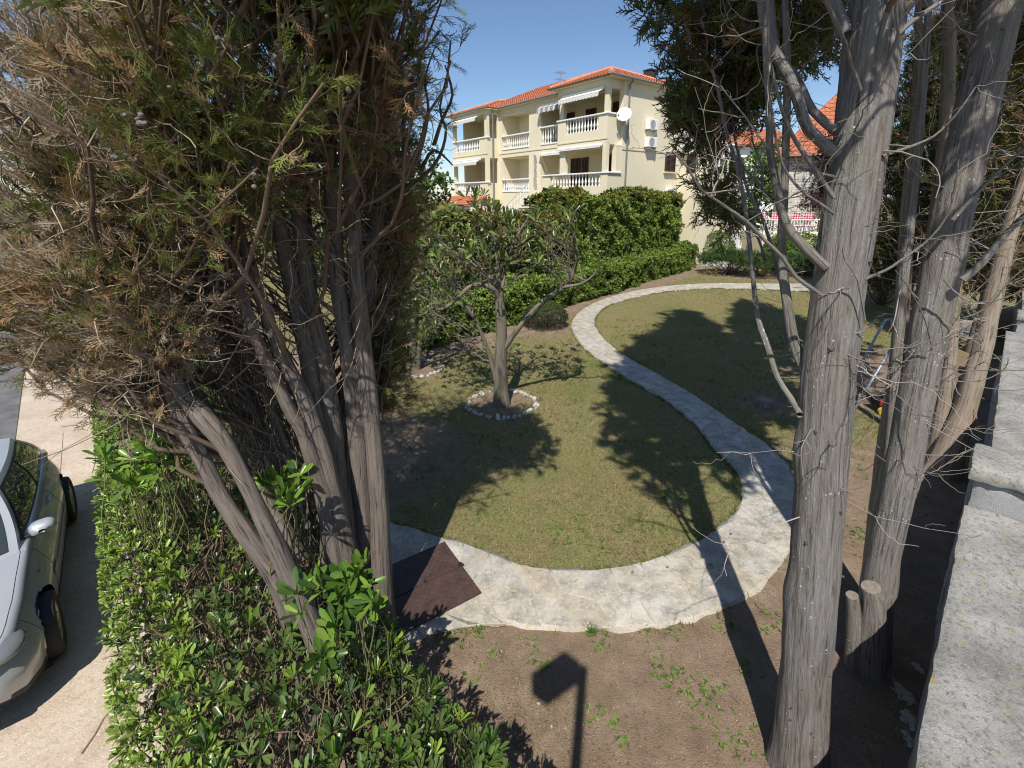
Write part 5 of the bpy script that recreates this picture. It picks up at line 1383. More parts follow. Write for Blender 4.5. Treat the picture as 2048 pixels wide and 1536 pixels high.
# broad-leaved weeds and tufts
wc = []
for (u, v, r_, k) in [(1180,1262,.05,26),(1295,1258,.04,14),(1330,1330,.10,26),(1350,1355,.08,20),(1390,1385,.07,16),(1190,1425,.04,12),(1230,1440,.03,8),(1240,1480,.03,8),(1450,1470,.10,24),(1480,1500,.06,12),(1350,1262,.05,12),(1440,1250,.05,14),(1460,1255,.04,10),(1530,1260,.03,8),(1200,1290,.05,10),(1060,1295,.05,12),(905,1270,.06,16),(960,1265,.05,12),(985,1300,.05,10),(950,1350,.06,10),(1110,1060,.08,20),(1160,1035,.10,22),(1120,1090,.07,16),(1240,1060,.07,14),(1300,1055,.06,12),(1385,1040,.05,10),(1710,1060,.10,24),(1725,1080,.08,18),(1200,1100,.06,12),(1420,1380,.08,14),(1500,1340,.05,10),(1090,1330,.03,8),(1540,1235,.05,10)]:
    c = G(u, v)[:2]
    for _ in range(k): wc.append(c + rng.normal(0, r_, 2))
n = 1700; x = rng.uniform(-2, 6, n); y = rng.uniform(4.2, 13, n)
ok = (fbm2(x, y, .9, 41) > .60) & (path_dist(np.stack([x, y], -1)) > .04)
wc = np.concatenate([np.array(wc), np.stack([x[ok], y[ok]], -1)])
wp = np.c_[wc, ground_height(wc[:, 0], wc[:, 1]) + .004]
lb, lr, ls, lc = whorls(wp, nrm(np.c_[rng.normal(0, .2, (len(wp), 2)), np.ones(len(wp))]), 6, rng.uniform(.014, .034, len(wp)), np.array([.12, .20, .035]) * rng.uniform(.6, 1.4, (len(wp), 1)), 1.15)
V, T, Cc = stamp(LSV, LST, lb, lr, ls, lc)
wd_ = link('weeds', mesh_np('weeds', V, [T], col=Cc), MT['leaf_far']); tag(wd_, 'low leafy weeds scattered over soil and lawn', 'weeds', kind='stuff')
# long-bladed grass tuft at the path edge
c = G(1182, 1265); n = 150
a = rng.uniform(0, 6.283, n); L = rng.uniform(.05, .13, n); sp = rng.uniform(.2, 1.1, n)
b0 = np.c_[c[0] + rng.normal(0, .02, n), c[1] + rng.normal(0, .015, n), np.full(n, -.005)]
tp = b0 + np.stack([np.cos(a) * np.sin(sp) * L, np.sin(a) * np.sin(sp) * L, np.cos(sp) * L], -1)
TPp = np.stack([b0, (b0 + tp) / 2 + np.array([0, 0, .008]), tp], 1)
V, Q, _ = tubes(TPp, np.array([[.0018, .0014, .0003]]) * np.ones((n, 1)), 3)
gt = link('grass_tuft', mesh_np('grass_tuft', V, [Q], col=np.repeat(np.array([.13, .20, .05]) * rng.uniform(.6, 1.4, (n, 1)), 9, 0)), MT['grass']); tag(gt, 'tuft of long grass at the edge of the near path bend', 'grass tuft')
# grit and small pebbles in the soil bed
n = 900; x = rng.uniform(-.9, 4.2, n); y = rng.uniform(2.1, 4.6, n); sa = soil_amount(x, y); ok = (sa > .4) & (path_dist(np.stack([x, y], -1)) > .02); x, y = x[ok], y[ok]; n = len(x)
V, T, Cc = stamp(oc, of, np.c_[x, y, ground_height(x, y) + .001], frames(nrm(rng.normal(0, 1, (n, 3))), rng.uniform(0, 6, n)), rng.uniform(.002, .0062, n) * np.where(rng.random(n) < .04, 2.2, 1), np.array([.36, .29, .22]) * rng.uniform(.5, 1.5, (n, 1)))
gv = link('gravel', mesh_np('gravel', V, [T], col=Cc), MT['twig']); tag(gv, 'small pebbles and grit lying in the brown soil bed', 'gravel', kind='stuff')

# clods and fallen cypress litter on the bare soil
n = 2600; x = rng.uniform(-.9, 5.5, n); y = rng.uniform(2.0, 5.6, n); ok = (soil_amount(x, y) > .35) & (path_dist(np.stack([x, y], -1)) > .03); x, y = x[ok], y[ok]; n = len(x)
sc_ = rng.uniform(.004, .013, n) * np.where(rng.random(n) < .05, 1.8, 1)
V, T, Cc = stamp(oc * np.array([1.2, .9, .55]), of, np.c_[x, y, ground_height(x, y)], frames(nrm(np.c_[rng.normal(0, .25, (n, 2)), np.ones(n)]), rng.uniform(0, 6, n)), sc_, np.array([.24, .16, .105]) * rng.uniform(.6, 1.35, (n, 1)))
cd = link('soil_clods', mesh_np('soil_clods', V, [T], col=Cc), MT['twig']); tag(cd, 'crumbs and clods of brown soil in the bed below the path', 'soil', kind='stuff')
n = 700; x = rng.uniform(-1.5, 6.5, n); y = rng.uniform(2.1, 7.5, n); ok = (x * M_[0] + y * M_[1] > 1.3) & (x * NW[0] + y * NW[1] > .05); x, y = x[ok], y[ok]; n = len(x)
a = rng.uniform(0, 6.283, n); L = rng.uniform(.02, .09, n); zz = ground_height(x, y) + np.where(path_dist(np.stack([x, y], -1)) < .02, .055, .006)
A_ = np.c_[x, y, zz]; V, Q, _ = tubes(branch_paths(A_, A_ + np.c_[np.cos(a) * L, np.sin(a) * L, rng.uniform(0, .006, n)], 4, .15, .03), np.linspace(.0018, .0009, 4)[None] * np.ones((n, 1)), 3)
lt_ = link('twig_litter', mesh_np('twig_litter', V, [Q], col=np.repeat(np.array([.20, .14, .09]) * rng.uniform(.5, 1.4, (n, 1)), 12, 0)), MT['twig']); tag(lt_, 'fallen cypress twigs lying on soil and path', 'litter', kind='stuff')

# ------------------------------------------------------------------ the cream house
HO = np.array([4.44, 25.0]); HS = np.array([-.617, .787]); HR = np.array([.787, .617])
house = empty('apartment_house', (HO[0], HO[1], 0), math.atan2(.787 * -1, .617))
tag(house, 'cream two-storey apartment house with red tiled roof and white balustrades', 'house')
def plaster(name, a):
    m, nt, bs = newmat(name); v = coord(nt, 'Object'); a = np.array(a)
    c = ramp(nt, noise(nt, v, .5, 6, .6), [(.3, a * .93), (.7, a * 1.04)])
    c = mixc(nt, ramp(nt, noise(nt, coord(nt, 'Object', (1, 1, .12)), 3.0, 5, .7), [(.55, 0), (.85, .25)]), c, a * .75)
    nt.links.new(c, bs.inputs['Base Color']); bs.inputs['Roughness'].default_value = .9; bs.inputs['Specular IOR Level'].default_value = .2
    bump(nt, noise(nt, v, 40, 4), .4, .004, bs); return m
MT['cream'] = plaster('cream_plaster', (.74, .665, .49))
MT['cream_soffit'] = plaster('cream_paint', (.68, .60, .42))
def tile_mat():
    m, nt, bs = newmat('red_clay_tiles')
    v = coord(nt, 'Object')
    br = nd(nt, 'ShaderNodeTexNoise'); 
    c = ramp(nt, noise(nt, v, 3.5, 6, .7), [(.3, (.33, .105, .052)), (.55, (.43, .155, .08)), (.75, (.50, .21, .12))])
    c = mixc(nt, ramp(nt, noise(nt, v, 16, 4), [(.55, 0), (.75, .5)]), c, (.28, .075, .038))
    nt.links.new(c, bs.inputs['Base Color']); bs.inputs['Roughness'].default_value = .8; bs.inputs['Specular IOR Level'].default_value = .25
    return m
MT['tile'] = tile_mat(); MT['ridge'] = simple('ridge_tile', (.56, .235, .135), .8, var=.2, scale=3)
def hbx(b, s0, s1, r0, r1, z0, z1): return b.box(-s0, -s1, r0, r1, z0, z1)
# --- walls: main block with recessed loggias
b = MB()
FR, BK = 1.0, 10.0
hbx(b, 11.5, 16.2, 2.45, BK, -.1, 9.66); hbx(b, .3, 11.5, 2.45, BK, -.1, 9.66)        # core behind the loggias
for (s0, s1, z0, z1) in ((6.87, 8.07, -.1, 9.66), (11.03, 11.4, -.1, 9.66), (8.07, 11.03, 6.56, 7.05), (8.07, 11.03, 9.23, 9.66), (8.07, 11.03, -.1, 4.26), (4.35, 6.87, 6.5, 7.05), (4.35, 6.87, 9.2, 9.66), (5.55, 6.87, -.1, 4.2), (.3, .62, -.1, 9.66), (.62, 4.35, 9.3, 9.66), (.62, 4.35, 6.5, 6.86), (.62, 5.55, 3.7, 4.15)):
    hbx(b, s0, s1, FR, 1.28, z0, z1)
for (s0, s1) in ((6.87, 8.07), (11.03, 11.4), (.3, .62)): hbx(b, s0, s1, 1.281, 2.449, -.1, 9.66)     # loggia cheek walls
for (z0, z1) in ((6.52, 6.85), (9.35, 9.655), (3.7, 4.14)): hbx(b, .62, 6.87, 1.281, 2.449, z0, z1); hbx(b, 8.07, 11.03, 1.281, 2.449, z0, z1)
b.build('wall', MT['cream'], house)
# --- right tower of balconies
b = MB()
for (s0, s1, r0, r1, z0, z1) in ((.45, 4.2, 0, .14, 6.56, 7.30), (.45, 1.08, 0, .14, 7.301, 8.0), (3.55, 4.2, 0, .14, 7.301, 8.0), (.45, .59, .141, .995, 6.56, 8.0), (4.06, 4.2, .141, .995, 6.56, 8.0), (.60, 4.05, .141, .995, 6.56, 6.85),
      (.45, .70, 0, .22, 8.081, 9.25), (3.72, 4.05, 0, .22, 8.081, 9.25), (.45, 4.2, 0, .24, 9.251, 9.66), (.45, .70, .241, .995, 9.251, 9.66), (3.95, 4.2, .241, .995, 9.251, 9.66), (.701, 3.949, .241, .995, 9.45, 9.66),
      (.3, 5.5, 0, .14, 3.75, 4.50), (.3, .80, 0, .14, 4.501, 5.12), (4.80, 5.5, 0, .14, 4.501, 5.12), (.3, .44, .141, .995, 3.75, 5.12), (5.36, 5.5, .141, .995, 3.75, 5.12), (.45, 5.35, .141, .995, 3.75, 4.14),
      (.45, .72, .0, .22, 5.205, 6.559), (3.55, 3.98, 0, .22, 5.205, 6.559), (.31, .6, .6, .994, 5.205, 6.55)):
    hbx(b, s0, s1, r0, r1, z0, z1)
b.build('balcony_tower', MT['cream'], house)
# --- left wing
b = MB()
for (s0, s1, r0, r1, z0, z1) in ((11.4, 16.0, 0, .14, 6.56, 7.15), (11.4, 12.35, 0, .14, 7.151, 7.86), (15.7, 16.0, 0, .14, 7.151, 7.86), (11.4, 16.0, 0, .22, 9.40, 9.66), (11.4, 11.7, .0, .22, 7.95, 9.399), (15.75, 16, 0, .22, 7.95, 9.399),
      (11.4, 11.55, .141, 2.449, 6.56, 7.86), (11.4, 11.55, .9, 2.449, 7.861, 9.399), (11.4, 11.55, .221, 2.449, 9.40, 9.66), (11.551, 15.99, .141, 2.449, 6.56, 6.85), (11.551, 15.99, .221, 2.449, 9.5, 9.66),
      (11.4, 16.0, 0, .14, 3.75, 4.2), (11.4, 12.35, 0, .14, 4.201, 4.9), (15.7, 16.0, 0, .14, 4.201, 4.9), (11.4, 11.7, 0, .22, 4.99, 6.559), (15.75, 16, 0, .22, 4.99, 6.559), (11.4, 11.55, .141, 2.449, 3.75, 4.9), (11.4, 11.55, .9, 2.449, 4.901, 6.559), (11.551, 15.99, .141, 2.449, 3.75, 4.14),
      (11.4, 11.8, .1, .5, -.1, 3.749), (15.6, 15.99, .1, .5, -.1, 3.749), (15.85, 16.0, .9, 2.449, 3.75, 9.66)):
    hbx(b, s0, s1, r0, r1, z0, z1)
b.build('left_wing', MT['cream'], house)
# --- string course (thin band at the upper floor) and rails
b = MB()
for (s0, s1, r0, r1) in ((.42, 4.23, -.03, .0), (11.37, 16.03, -.03, 0), (4.2, 11.4, .97, .999), (.27, .299, 1.0, 9.9)): hbx(b, s0, s1, r0, r1, 6.80 if s1 != .299 else 6.33, 6.86 if s1 != .299 else 6.39)
b.build('string_course', MT['cream_soffit'], house)
def rail(s0, s1, r0, r1, z0, z1): b_ = MB(); hbx(b_, s0, s1, r0, r1, z0, z1); return b_.build('balcony_rail', MT['render_white'], house, bevel=.015)
rail(.38, 4.26, -.06, .20, 8.001, 8.08); rail(.38, .65, .201, .99, 8.001, 8.08)
rail(.22, 5.56, -.06, .20, 5.121, 5.20); rail(.22, .50, .201, .99, 5.121, 5.20)
rail(11.3, 16.06, -.06, .20, 7.861, 7.95); rail(11.3, 16.06, -.06, .20, 4.901, 4.99)
rail(8.0, 11.03, .94, 1.2, 7.90, 7.98); rail(8.0, 11.03, .94, 1.2, 5.05, 5.13); rail(4.36, 6.9, .94, 1.2, 8.04, 8.12)
for (s0, s1, z) in ((8.07, 11.03, 7.051), (8.07, 11.03, 4.261), (4.36, 6.87, 7.051)): rail(s0, s1, .96, 1.2, z, z + .09)
# --- balusters, each a turned piece
def baluster_mesh(h):
    b_ = MB(); pr = [(.05, 0), (.05, .06), (.028, .10), (.028, .16), (.058, .30), (.064, .38), (.03, .56), (.026, .72), (.04, .80), (.05, .86), (.05, 1)]
    b_.lathe([(r_, z * h) for r_, z in pr], 8); m = b_.mesh('baluster', True); m.materials.append(MT['render_white']); return m
def balusters(s0, s1, r_, z0, z1, n, m=None):
    me = baluster_mesh(z1 - z0)
    for i in range(n):
        o = link('baluster', me, None, house); o.location = (-(s0 + (s1 - s0) * (i + .5) / n), r_, z0)
balusters(1.08, 3.55, .07, 7.301, 8.0, 11); balusters(.80, 4.80, .07, 4.501, 5.12, 16)
balusters(12.35, 15.7, .07, 7.151, 7.86, 15); balusters(12.35, 15.7, .07, 4.201, 4.90, 15)
balusters(8.1, 11.0, 1.07, 7.142, 7.90, 13); balusters(8.1, 11.0, 1.07, 4.352, 5.05, 13); balusters(4.45, 6.85, 1.07, 7.142, 8.04, 10)
# --- doors and shutters
def shutter(par_name, w, h, loc, rz, leaves=2):
    o_ = empty(par_name, loc, rz); o_.parent = house
    b_ = MB(); b_.box(0, w, -.03, .04, 0, h); b_.build('frame', MT['shutter'], o_)
    k = int(h / .07)
    lw = w / leaves
    for l in range(leaves):
        m = MB()
        x0, x1 = l * lw + .05, (l + 1) * lw - .05
        for i in range(k):
            z = .06 + (h - .12) * i / k
            m.add([(x0, -.031, z), (x1, -.031, z), (x1, -.065, z + .025), (x0, -.065, z + .025), (x0, -.031, z + .055), (x1, -.031, z + .055)], [(0, 1, 2, 3), (3, 2, 5, 4)])
        m.box(x0 - .045, x0, -.07, -.0305, .02, h - .02); m.box(x1, x1 + .045, -.07, -.0305, .02, h - .02)
        m.build('shutter_leaf', MT['shutter'], o_)
    return o_
for (s, r_, z, w, h) in ((2.3, 2.44, 6.86, 1.1, 2.2), (2.75, 2.44, 4.15, 1.5, 2.15), (6.2, 2.44, 6.86, .8, 2.1), (5.6, 2.44, 4.15, .9, 2.1), (4.6, 2.44, 4.15, .5, 2.1), (4.4, 2.44, 6.86, .8, 2.1)):
    shutter('balcony_door', w, h, (-s, r_, z), 0)
for z in (6.86, 4.15): shutter('balcony_door', .8, 2.1, (-11.56, 1.45, z), -math.pi / 2, 1) if False else shutter('balcony_door', .9, 2.1, (-12.7, 2.44, z), 0, 1)
for (r_, z, w, h) in ((4.75, 8.12, .95, 1.12), (4.75, 5.34, .95, 1.08)):
    o_ = shutter('shuttered_window', w, h, (-.3 + .0, r_, z), math.pi / 2)
    b = MB(); hbx(b, .14, .299, r_ - .1, r_ + w + .1, z - .08, z - .001); b.build('window_sill', MT['cream_soffit'], house)
# --- roof
def roof_slope(poly, name='roof_slope', par=None, tw=.22, th=.36):
    """tiled slope: closed slab plus rows of rounded clay tiles as relief"""
    P = np.array(poly, float); 
    n = np.cross(P[1] - P[0], P[-1] - P[0]); n /= np.linalg.norm(n)
    if n[2] < 0: P = P[::-1]; n = -n
    k = len(P); b_ = MB(); b_.add(list(P) + list(P - n * .06 * 1.0), [tuple(range(k)), tuple(range(2 * k - 1, k - 1, -1))] + [(i, k + i, k + (i + 1) % k, (i + 1) % k) for i in range(k)])
    o = b_.build(name, MT['tile'], par or house)
    # tile relief
    e1 = nrm(np.array([-n[1], n[0], 0])); up = np.cross(n, e1)
    if up[2] < 0: e1, up = -e1, -up
    A = (P - P[0]) @ e1; B = (P - P[0]) @ up

    gi = np.arange(math.floor(A.min() / tw), math.ceil(A.max() / tw)); gj = np.arange(math.floor(B.min() / th), math.ceil(B.max() / th))
    I, J = np.meshgrid(gi, gj, indexing='ij'); I, J = I.ravel(), J.ravel()
    ca, cb = (I + .5) * tw, (J + .5) * th
    ins = in_poly(ca, cb, list(zip(A, B)))
    ca, cb = ca[ins] + rng.normal(0, .006, ins.sum()), cb[ins]
    tv = np.array([(-.5 * tw, -.55 * th, .012), (-.2 * tw, -.55 * th, .065), (.2 * tw, -.55 * th, .065), (.5 * tw, -.55 * th, .012), (-.5 * tw, .5 * th, .0), (-.2 * tw, .5 * th, .03), (.2 * tw, .5 * th, .03), (.5 * tw, .5 * th, 0), (-.5 * tw, -.55 * th, -.005), (.5 * tw, -.55 * th, -.005)])
    tf = np.array([(0, 1, 5, 4), (1, 2, 6, 5), (2, 3, 7, 6), (8, 9, 3, 0), (0, 3, 2, 1)])
    pos_ = P[0] + ca[:, None] * e1 + cb[:, None] * up + n * .004
    Rm = np.tile(np.stack([e1, up, n], -1)[None], (len(pos_), 1, 1))
    V, T, _ = stamp(tv, tf, pos_, Rm, np.ones(len(pos_)), np.ones((len(pos_), 3)))
    k_ = link('roof_tiles', mesh_np('roof_tiles', V, [T]), MT['tile'], o); tag(k_, kind='stuff')
    return o
def ridge_line(a, b_):
    a, b_ = np.array(a, float), np.array(b_, float); L = np.linalg.norm(b_ - a); n = int(L / .38)
    d = (b_ - a) / L
    for i in range(n):
        m = MB(); m.tube([a + d * (L * i / n), a + d * (L * (i + 1.06) / n)], [.085, .10], 8); m.build('ridge_tile', MT['ridge'], house)
EZ = 9.75
ap = (-4.9, 5.0, 11.65); ap2 = (-12.2, 5.3, 11.65)
roof_slope([(-.05, -.28, EZ), (-4.62, -.28, EZ), ap]); roof_slope([(-.05, -.28, EZ), ap, (-.05, 10.3, EZ)])
roof_slope([(-4.62, .70, EZ), (-16.5, .70, EZ), ap2, ap]); roof_slope([(-4.62, -.28, EZ), (-4.62, .70, EZ), ap])
roof_slope([(-.05, 10.3, EZ), ap, ap2, (-16.5, 10.3, EZ)]); roof_slope([(-16.5, .7, EZ), (-16.5, 10.3, EZ), ap2])
wa = (-13.75, 2.4, 10.68); wb = (-13.75, 3.4, 10.9)
roof_slope([(-11.2, -.28, EZ), (-16.4, -.28, EZ), wa]); roof_slope([(-11.2, -.28, EZ), wa, wb, (-11.2, 1.2, EZ)]); roof_slope([(-16.4, -.28, EZ), (-16.4, 1.2, EZ), wb, wa])
up_ = lambda p, d=.05: (p[0], p[1], p[2] + d)
for a_, b_ in (((-.05, -.28, EZ), ap), ((-4.62, -.28, EZ), ap), (ap, ap2), ((-.05, 10.3, EZ), ap), ((-11.2, -.28, EZ), wa), ((-16.4, -.28, EZ), wa), (wa, wb)): ridge_line(up_(a_), up_(b_))
b = MB()   # eaves soffit
for (s0, s1, r0, r1) in ((.0, 4.6, -.25, 1.0), (4.6, 11.2, .72, 1.0), (11.2, 16.4, -.25, 1.0), (.0, .3, 1.0, 10.2)): hbx(b, s0, s1, r0, r1, 9.662, 9.69)
b.build('soffit', MT['cream_soffit'], house)
def gutter(pts): m = MB(); m.tube(pts, .065, 8); m.build('gutter', MT['zinc'], house)
gutter([(-.0, -.32, 9.72), (-4.66, -.32, 9.72)]); gutter([(.0, -.36, 9.722), (.0, 10.2, 9.722)]); gutter([(-4.75, .66, 9.72), (-11.1, .66, 9.72)]); gutter([(-11.15, -.32, 9.72), (-16.5, -.32, 9.72)])
def pipe(pts): m = MB(); m.tube(pts, .05, 8); m.build('downpipe', MT['zinc'], house)
pipe([(.02, 1.3, 9.68), (-.2, 1.3, 9.45), (-.22, 1.3, .0)]); pipe([(-11.15, .4, 9.68), (-11.33, .45, 9.45), (-11.33, .45, 0)])
b = MB(); hbx(b, 3.9, 4.5, 7.6, 8.1, 10.5, 11.75); b.box(-4.55, -3.85, 7.55, 8.15, 11.8, 11.86); b.build('chimney', MT['shutter'], house)
# --- awnings
def awning(s0, s1, z, drop, out_, r_=-.02, name='awning', mat=None, val=.22):
    o_ = empty(name, (-s0, r_, z)); o_.parent = house
    w = s1 - s0; b_ = MB(); b_.tube([(0, -.04, .02), (-w, -.04, .02)], .06, 8); b_.build('roller_case', MT['render_white'], o_)
    m = MB(); m.add([(0, -.02, 0), (-w, -.02, 0), (-w, -out_, -drop), (0, -out_, -drop), (0, -.02, -.012), (-w, -.02, -.012), (-w, -out_, -drop - .012), (0, -out_, -drop - .012)], [(0, 1, 2, 3), (7, 6, 5, 4), (0, 3, 7, 4), (1, 5, 6, 2)]); m.build('cloth', mat or MT['awning'], o_)
    n = int(w / .22); m = MB()
    for i in range(n):
        x0, x1 = -w * i / n, -w * (i + 1) / n; xm = (x0 + x1) / 2; y = -out_
        m.add([(x0, y, -drop - .013), (x1, y, -drop - .013), (x1, y - .01, -drop - val * .75), (xm, y - .012, -drop - val), (x0, y - .01, -drop - val * .75)], [(0, 1, 2, 3, 4)])
    m.build('valance', mat or MT['awning'], o_)
def stripe_mat():
    m, nt, bs = newmat('striped_awning'); sp_ = nd(nt, 'ShaderNodeSeparateXYZ'); nt.links.new(coord(nt, 'Object', (14, 1, 1)), sp_.inputs[0])
    f = nd(nt, 'ShaderNodeMath', operation='SINE'); nt.links.new(sp_.outputs[0], f.inputs[0])
    nt.links.new(ramp(nt, f.outputs[0], [(.2, (.30, .26, .26)), (.5, (.62, .60, .57))]), bs.inputs['Base Color']); bs.inputs['Roughness'].default_value = .8; return m
MT['stripe'] = stripe_mat()
awning(.72, 3.73, 9.22, .22, .42); awning(12.2, 15.8, 9.42, .25, .40); awning(12.2, 15.9, 6.50, .18, .36); awning(4.5, 6.9, 9.28, .16, .30, .94, mat=MT['stripe'], val=.3)
awning(.75, 4.1, 6.52, .04, .16, val=.08); awning(4.6, 6.85, 6.5, .05, .16, .94, val=.08)
# --- air conditioners, dish, aerial, stone strip, stairs
def ac(r_, z, name='air_conditioner'):
    o_ = empty(name, (-.28, r_, z)); o_.parent = house
    b_ = MB(); b_.box(.02, .30, 0, .78, 0, .52); b_.build('casing', MT['render_white'], o_, bevel=.02)
    b_ = MB(); b_.lathe([(.02, .0), (.19, .004), (.21, .012), (.21, .0)], 20, (.302, .30, .26), 'x'); b_.build('fan_grille', MT['grille'], o_)
    b_ = MB(); b_.box(-.01, .30, .08, .12, -.06, -.002); b_.box(-.01, .30, .66, .70, -.06, -.002); b_.build('bracket', MT['zinc'], o_)
MT['grille'] = simple('ac_grille', (.33, .34, .35), .5)
for r_, z in ((2.75, 7.44), (2.75, 6.55), (5.95, 7.3), (5.95, 6.4), (4.9, 3.9)): ac(r_, z)
dish = empty('satellite_dish', (-.05, .78, 7.95)); dish.parent = house
b = MB(); b.lathe([(.001, .0), (.12, .008), (.24, .03), (.31, .055), (.37, .08), (.375, .075), (.30, .042), (.24, .018), (.001, -.012)], 28); dr = b.build('reflector', MT['render_white'], dish, True)
dr.rotation_euler = (R(68), 0, R(28))
b = MB(); b.tube([(0, 0, -.05), (-.04, .05, -.32), (-.2, .1, -.5)], .025, 8); b.build('mount_arm', MT['zinc'], dish)
b = MB(); b.tube([(.0, -.05, -.4), (.02, -.42, -.20), (.02, -.45, -.08)], .014, 6); b.box(-.02, .06, -.50, -.42, -.1, -.02); b.build('receiver_arm', MT['zinc'], dish)
an = empty('aerial', (-4.75, .62, 8.55)); an.parent = house
b = MB(); b.tube([(0, 0, 0), (0, 0, 2.3)], .022, 8); b.build('mast', MT['steel'], an)
b = MB()
for z in (1.35, 1.6, 1.85, 2.2): b.tube([(-.02, -.35, z), (-.02, .45, z)], .012, 6)
for y in (-.3, -.1, .1, .3): b.tube([(-.25, y, 1.85), (.25, y, 1.85)], .009, 6); b.tube([(-.3, y * .8, 2.2), (.3, y * .8, 2.2)], .009, 6)
b.build('elements', MT['steel'], an)
MT['slate'] = simple('stone_slips', (.42, .40, .36), .9, var=.3, scale=9)
for i in range(34):
    b = MB(); w = rng.uniform(.16, .26); s0 = 7.2 + rng.uniform(0, .3 - w if w < .3 else 0) + (0.06 if i % 2 else 0); hbx(b, s0, s0 + w, .965, .999, 4.45 + i * .062, 4.45 + i * .062 + .05); b.build('stone_slip', MT['slate'], house)
for i in range(9):
    b = MB(); hbx(b, 5.7 + i * .32, 6.02 + i * .32, -1.0, .96, 3.75 - i * .19, 3.84 - i * .19); b.build('stair_tread', MT['render_white'], house)
b = MB()
for i in range(10): s = 5.75 + i * .31; z = 3.85 - i * .184; b.tube([(-s, -1.0, z), (-s, -1.0, z + .8)], .02, 6)
b.tube([(-5.7, -1.0, 4.67), (-8.7, -1.0, 2.9)], .03, 6); b.tube([(-5.7, -1.0, 4.3), (-8.7, -1.0, 2.5)], .02, 6); b.build('stair_railing', MT['render_white'], house)
# annex terrace with white pergola beside the right wall
b = MB(); hbx(b, -1.1, .295, 6.3, 9.6, -.1, 5.2); b.build('annex', MT['cream'], house)
b = MB()
for (s, r_) in ((-1.0, 6.5), (-1.0, 9.3)): hbx(b, s, s + .08, r_, r_ + .08, 5.201, 6.9)
for k in range(7): hbx(b, -1.3, .29, 6.4 + k * .5, 6.46 + k * .5, 6.95, 7.03)
hbx(b, -1.3, -1.22, 6.3, 9.7, 6.9, 6.949); hbx(b, .2, .29, 6.3, 9.7, 6.9, 6.949); b.build('pergola', MT['render_white'], house)
shutter('shuttered_window', .9, 1.1, (-.3, 6.9, 5.35), math.pi / 2)
# lean-to red roof at the left wing's foot
roof_slope([(-11.5, -1.6, 3.45), (-16.2, -1.6, 3.45), (-16.2, -.02, 4.0), (-11.5, -.02, 4.0)], 'porch_roof')
b = MB(); hbx(b, 11.6, 16.0, -1.45, -.1, -.1, 3.3); b.build('porch', MT['cream'], house)
# ------------------------------------------------------------------ stone-clad house behind the terrace
h2 = empty('stone_house', (14.8, 29.5, 0), R(-25)); tag(h2, 'small house clad in pale stone courses with orange tiled roof, right background', 'house')
def W2(o): o.matrix_parent_inverse = Matrix.Translation(Vector((15.0, 29.5, 0))).inverted(); return o
b = MB(); b.box(15.6, 21.4, 30.06, 36, -.1, 6.3); W2(b.build('wall', MT['cream_soffit'], h2))
MT['cladding'] = simple('stone_cladding', (.50, .48, .43), .9, var=.35, scale=1.6, bumpd=.01, bscale=12)
b = MB(); z = 0.0; row = 0
while z < 6.2:
    hh = rng.uniform(.11, .18); x = 15.55
    while x < 21:
        w = rng.uniform(.3, .8); d = rng.uniform(.0, .04)
        if not (18.4 < x + w / 2 < 19.5 and 4.2 < z < 5.1): b.box(x + .008, x + w - .008, 30.0 - d, 30.055, z + .006, z + hh - .006)
        x += w
    z += hh; row += 1
cl = W2(b.build('stone_cladding', MT['cladding'], h2)); tag(cl, kind='stuff')
b = MB(); b.box(18.5, 19.4, 30.0, 30.055, 4.25, 5.05); wi = W2(b.build('window', MT['dark'], h2))
b = MB(); b.box(18.4, 19.5, 29.93, 29.999, 4.17, 4.249); W2(b.build('window_sill', MT['cream_soffit'], h2))
for pl in ([(15.0, 29.5, 6.3), (22, 29.5, 6.3), (19.4, 33.8, 10.2), (18.3, 33.8, 10.2)], [(15.0, 29.5, 6.3), (18.3, 33.8, 10.2), (15.0, 38, 6.3)]):
    o = roof_slope(pl, 'roof_slope', h2, .26, .40); W2(o)
b = MB(); b.tube([(14.95, 29.45, 6.26), (22, 29.45, 6.26)], .08, 8); W2(b.build('gutter', MT['shutter'], h2))
# ------------------------------------------------------------------ far white house
h3 = empty('white_house', (22, 60, 0)); tag(h3, 'white house with low red roof far off between the branches', 'house')
def W3(o): o.matrix_parent_inverse = Matrix.Translation(Vector(h3.location)).inverted(); return o
b = MB(); b.box(22, 33, 56, 66, -.1, 9.6); W3(b.build('wall', MT['render_white'], h3))
for pl in ([(21.3, 55.3, 9.6), (33.7, 55.3, 9.6), (30, 61, 12), (25, 61, 12)], [(21.3, 55.3, 9.6), (25, 61, 12), (21.3, 66.7, 9.6)]): W3(roof_slope(pl, 'roof_slope', h3, .4, .6))
for x in (23.5, 26.5, 29.5):
    b = MB(); b.box(x, x + 1.2, 55.93, 55.999, 6.6, 8.2); w_ = W3(b.build('window', MT['dark'], h3))
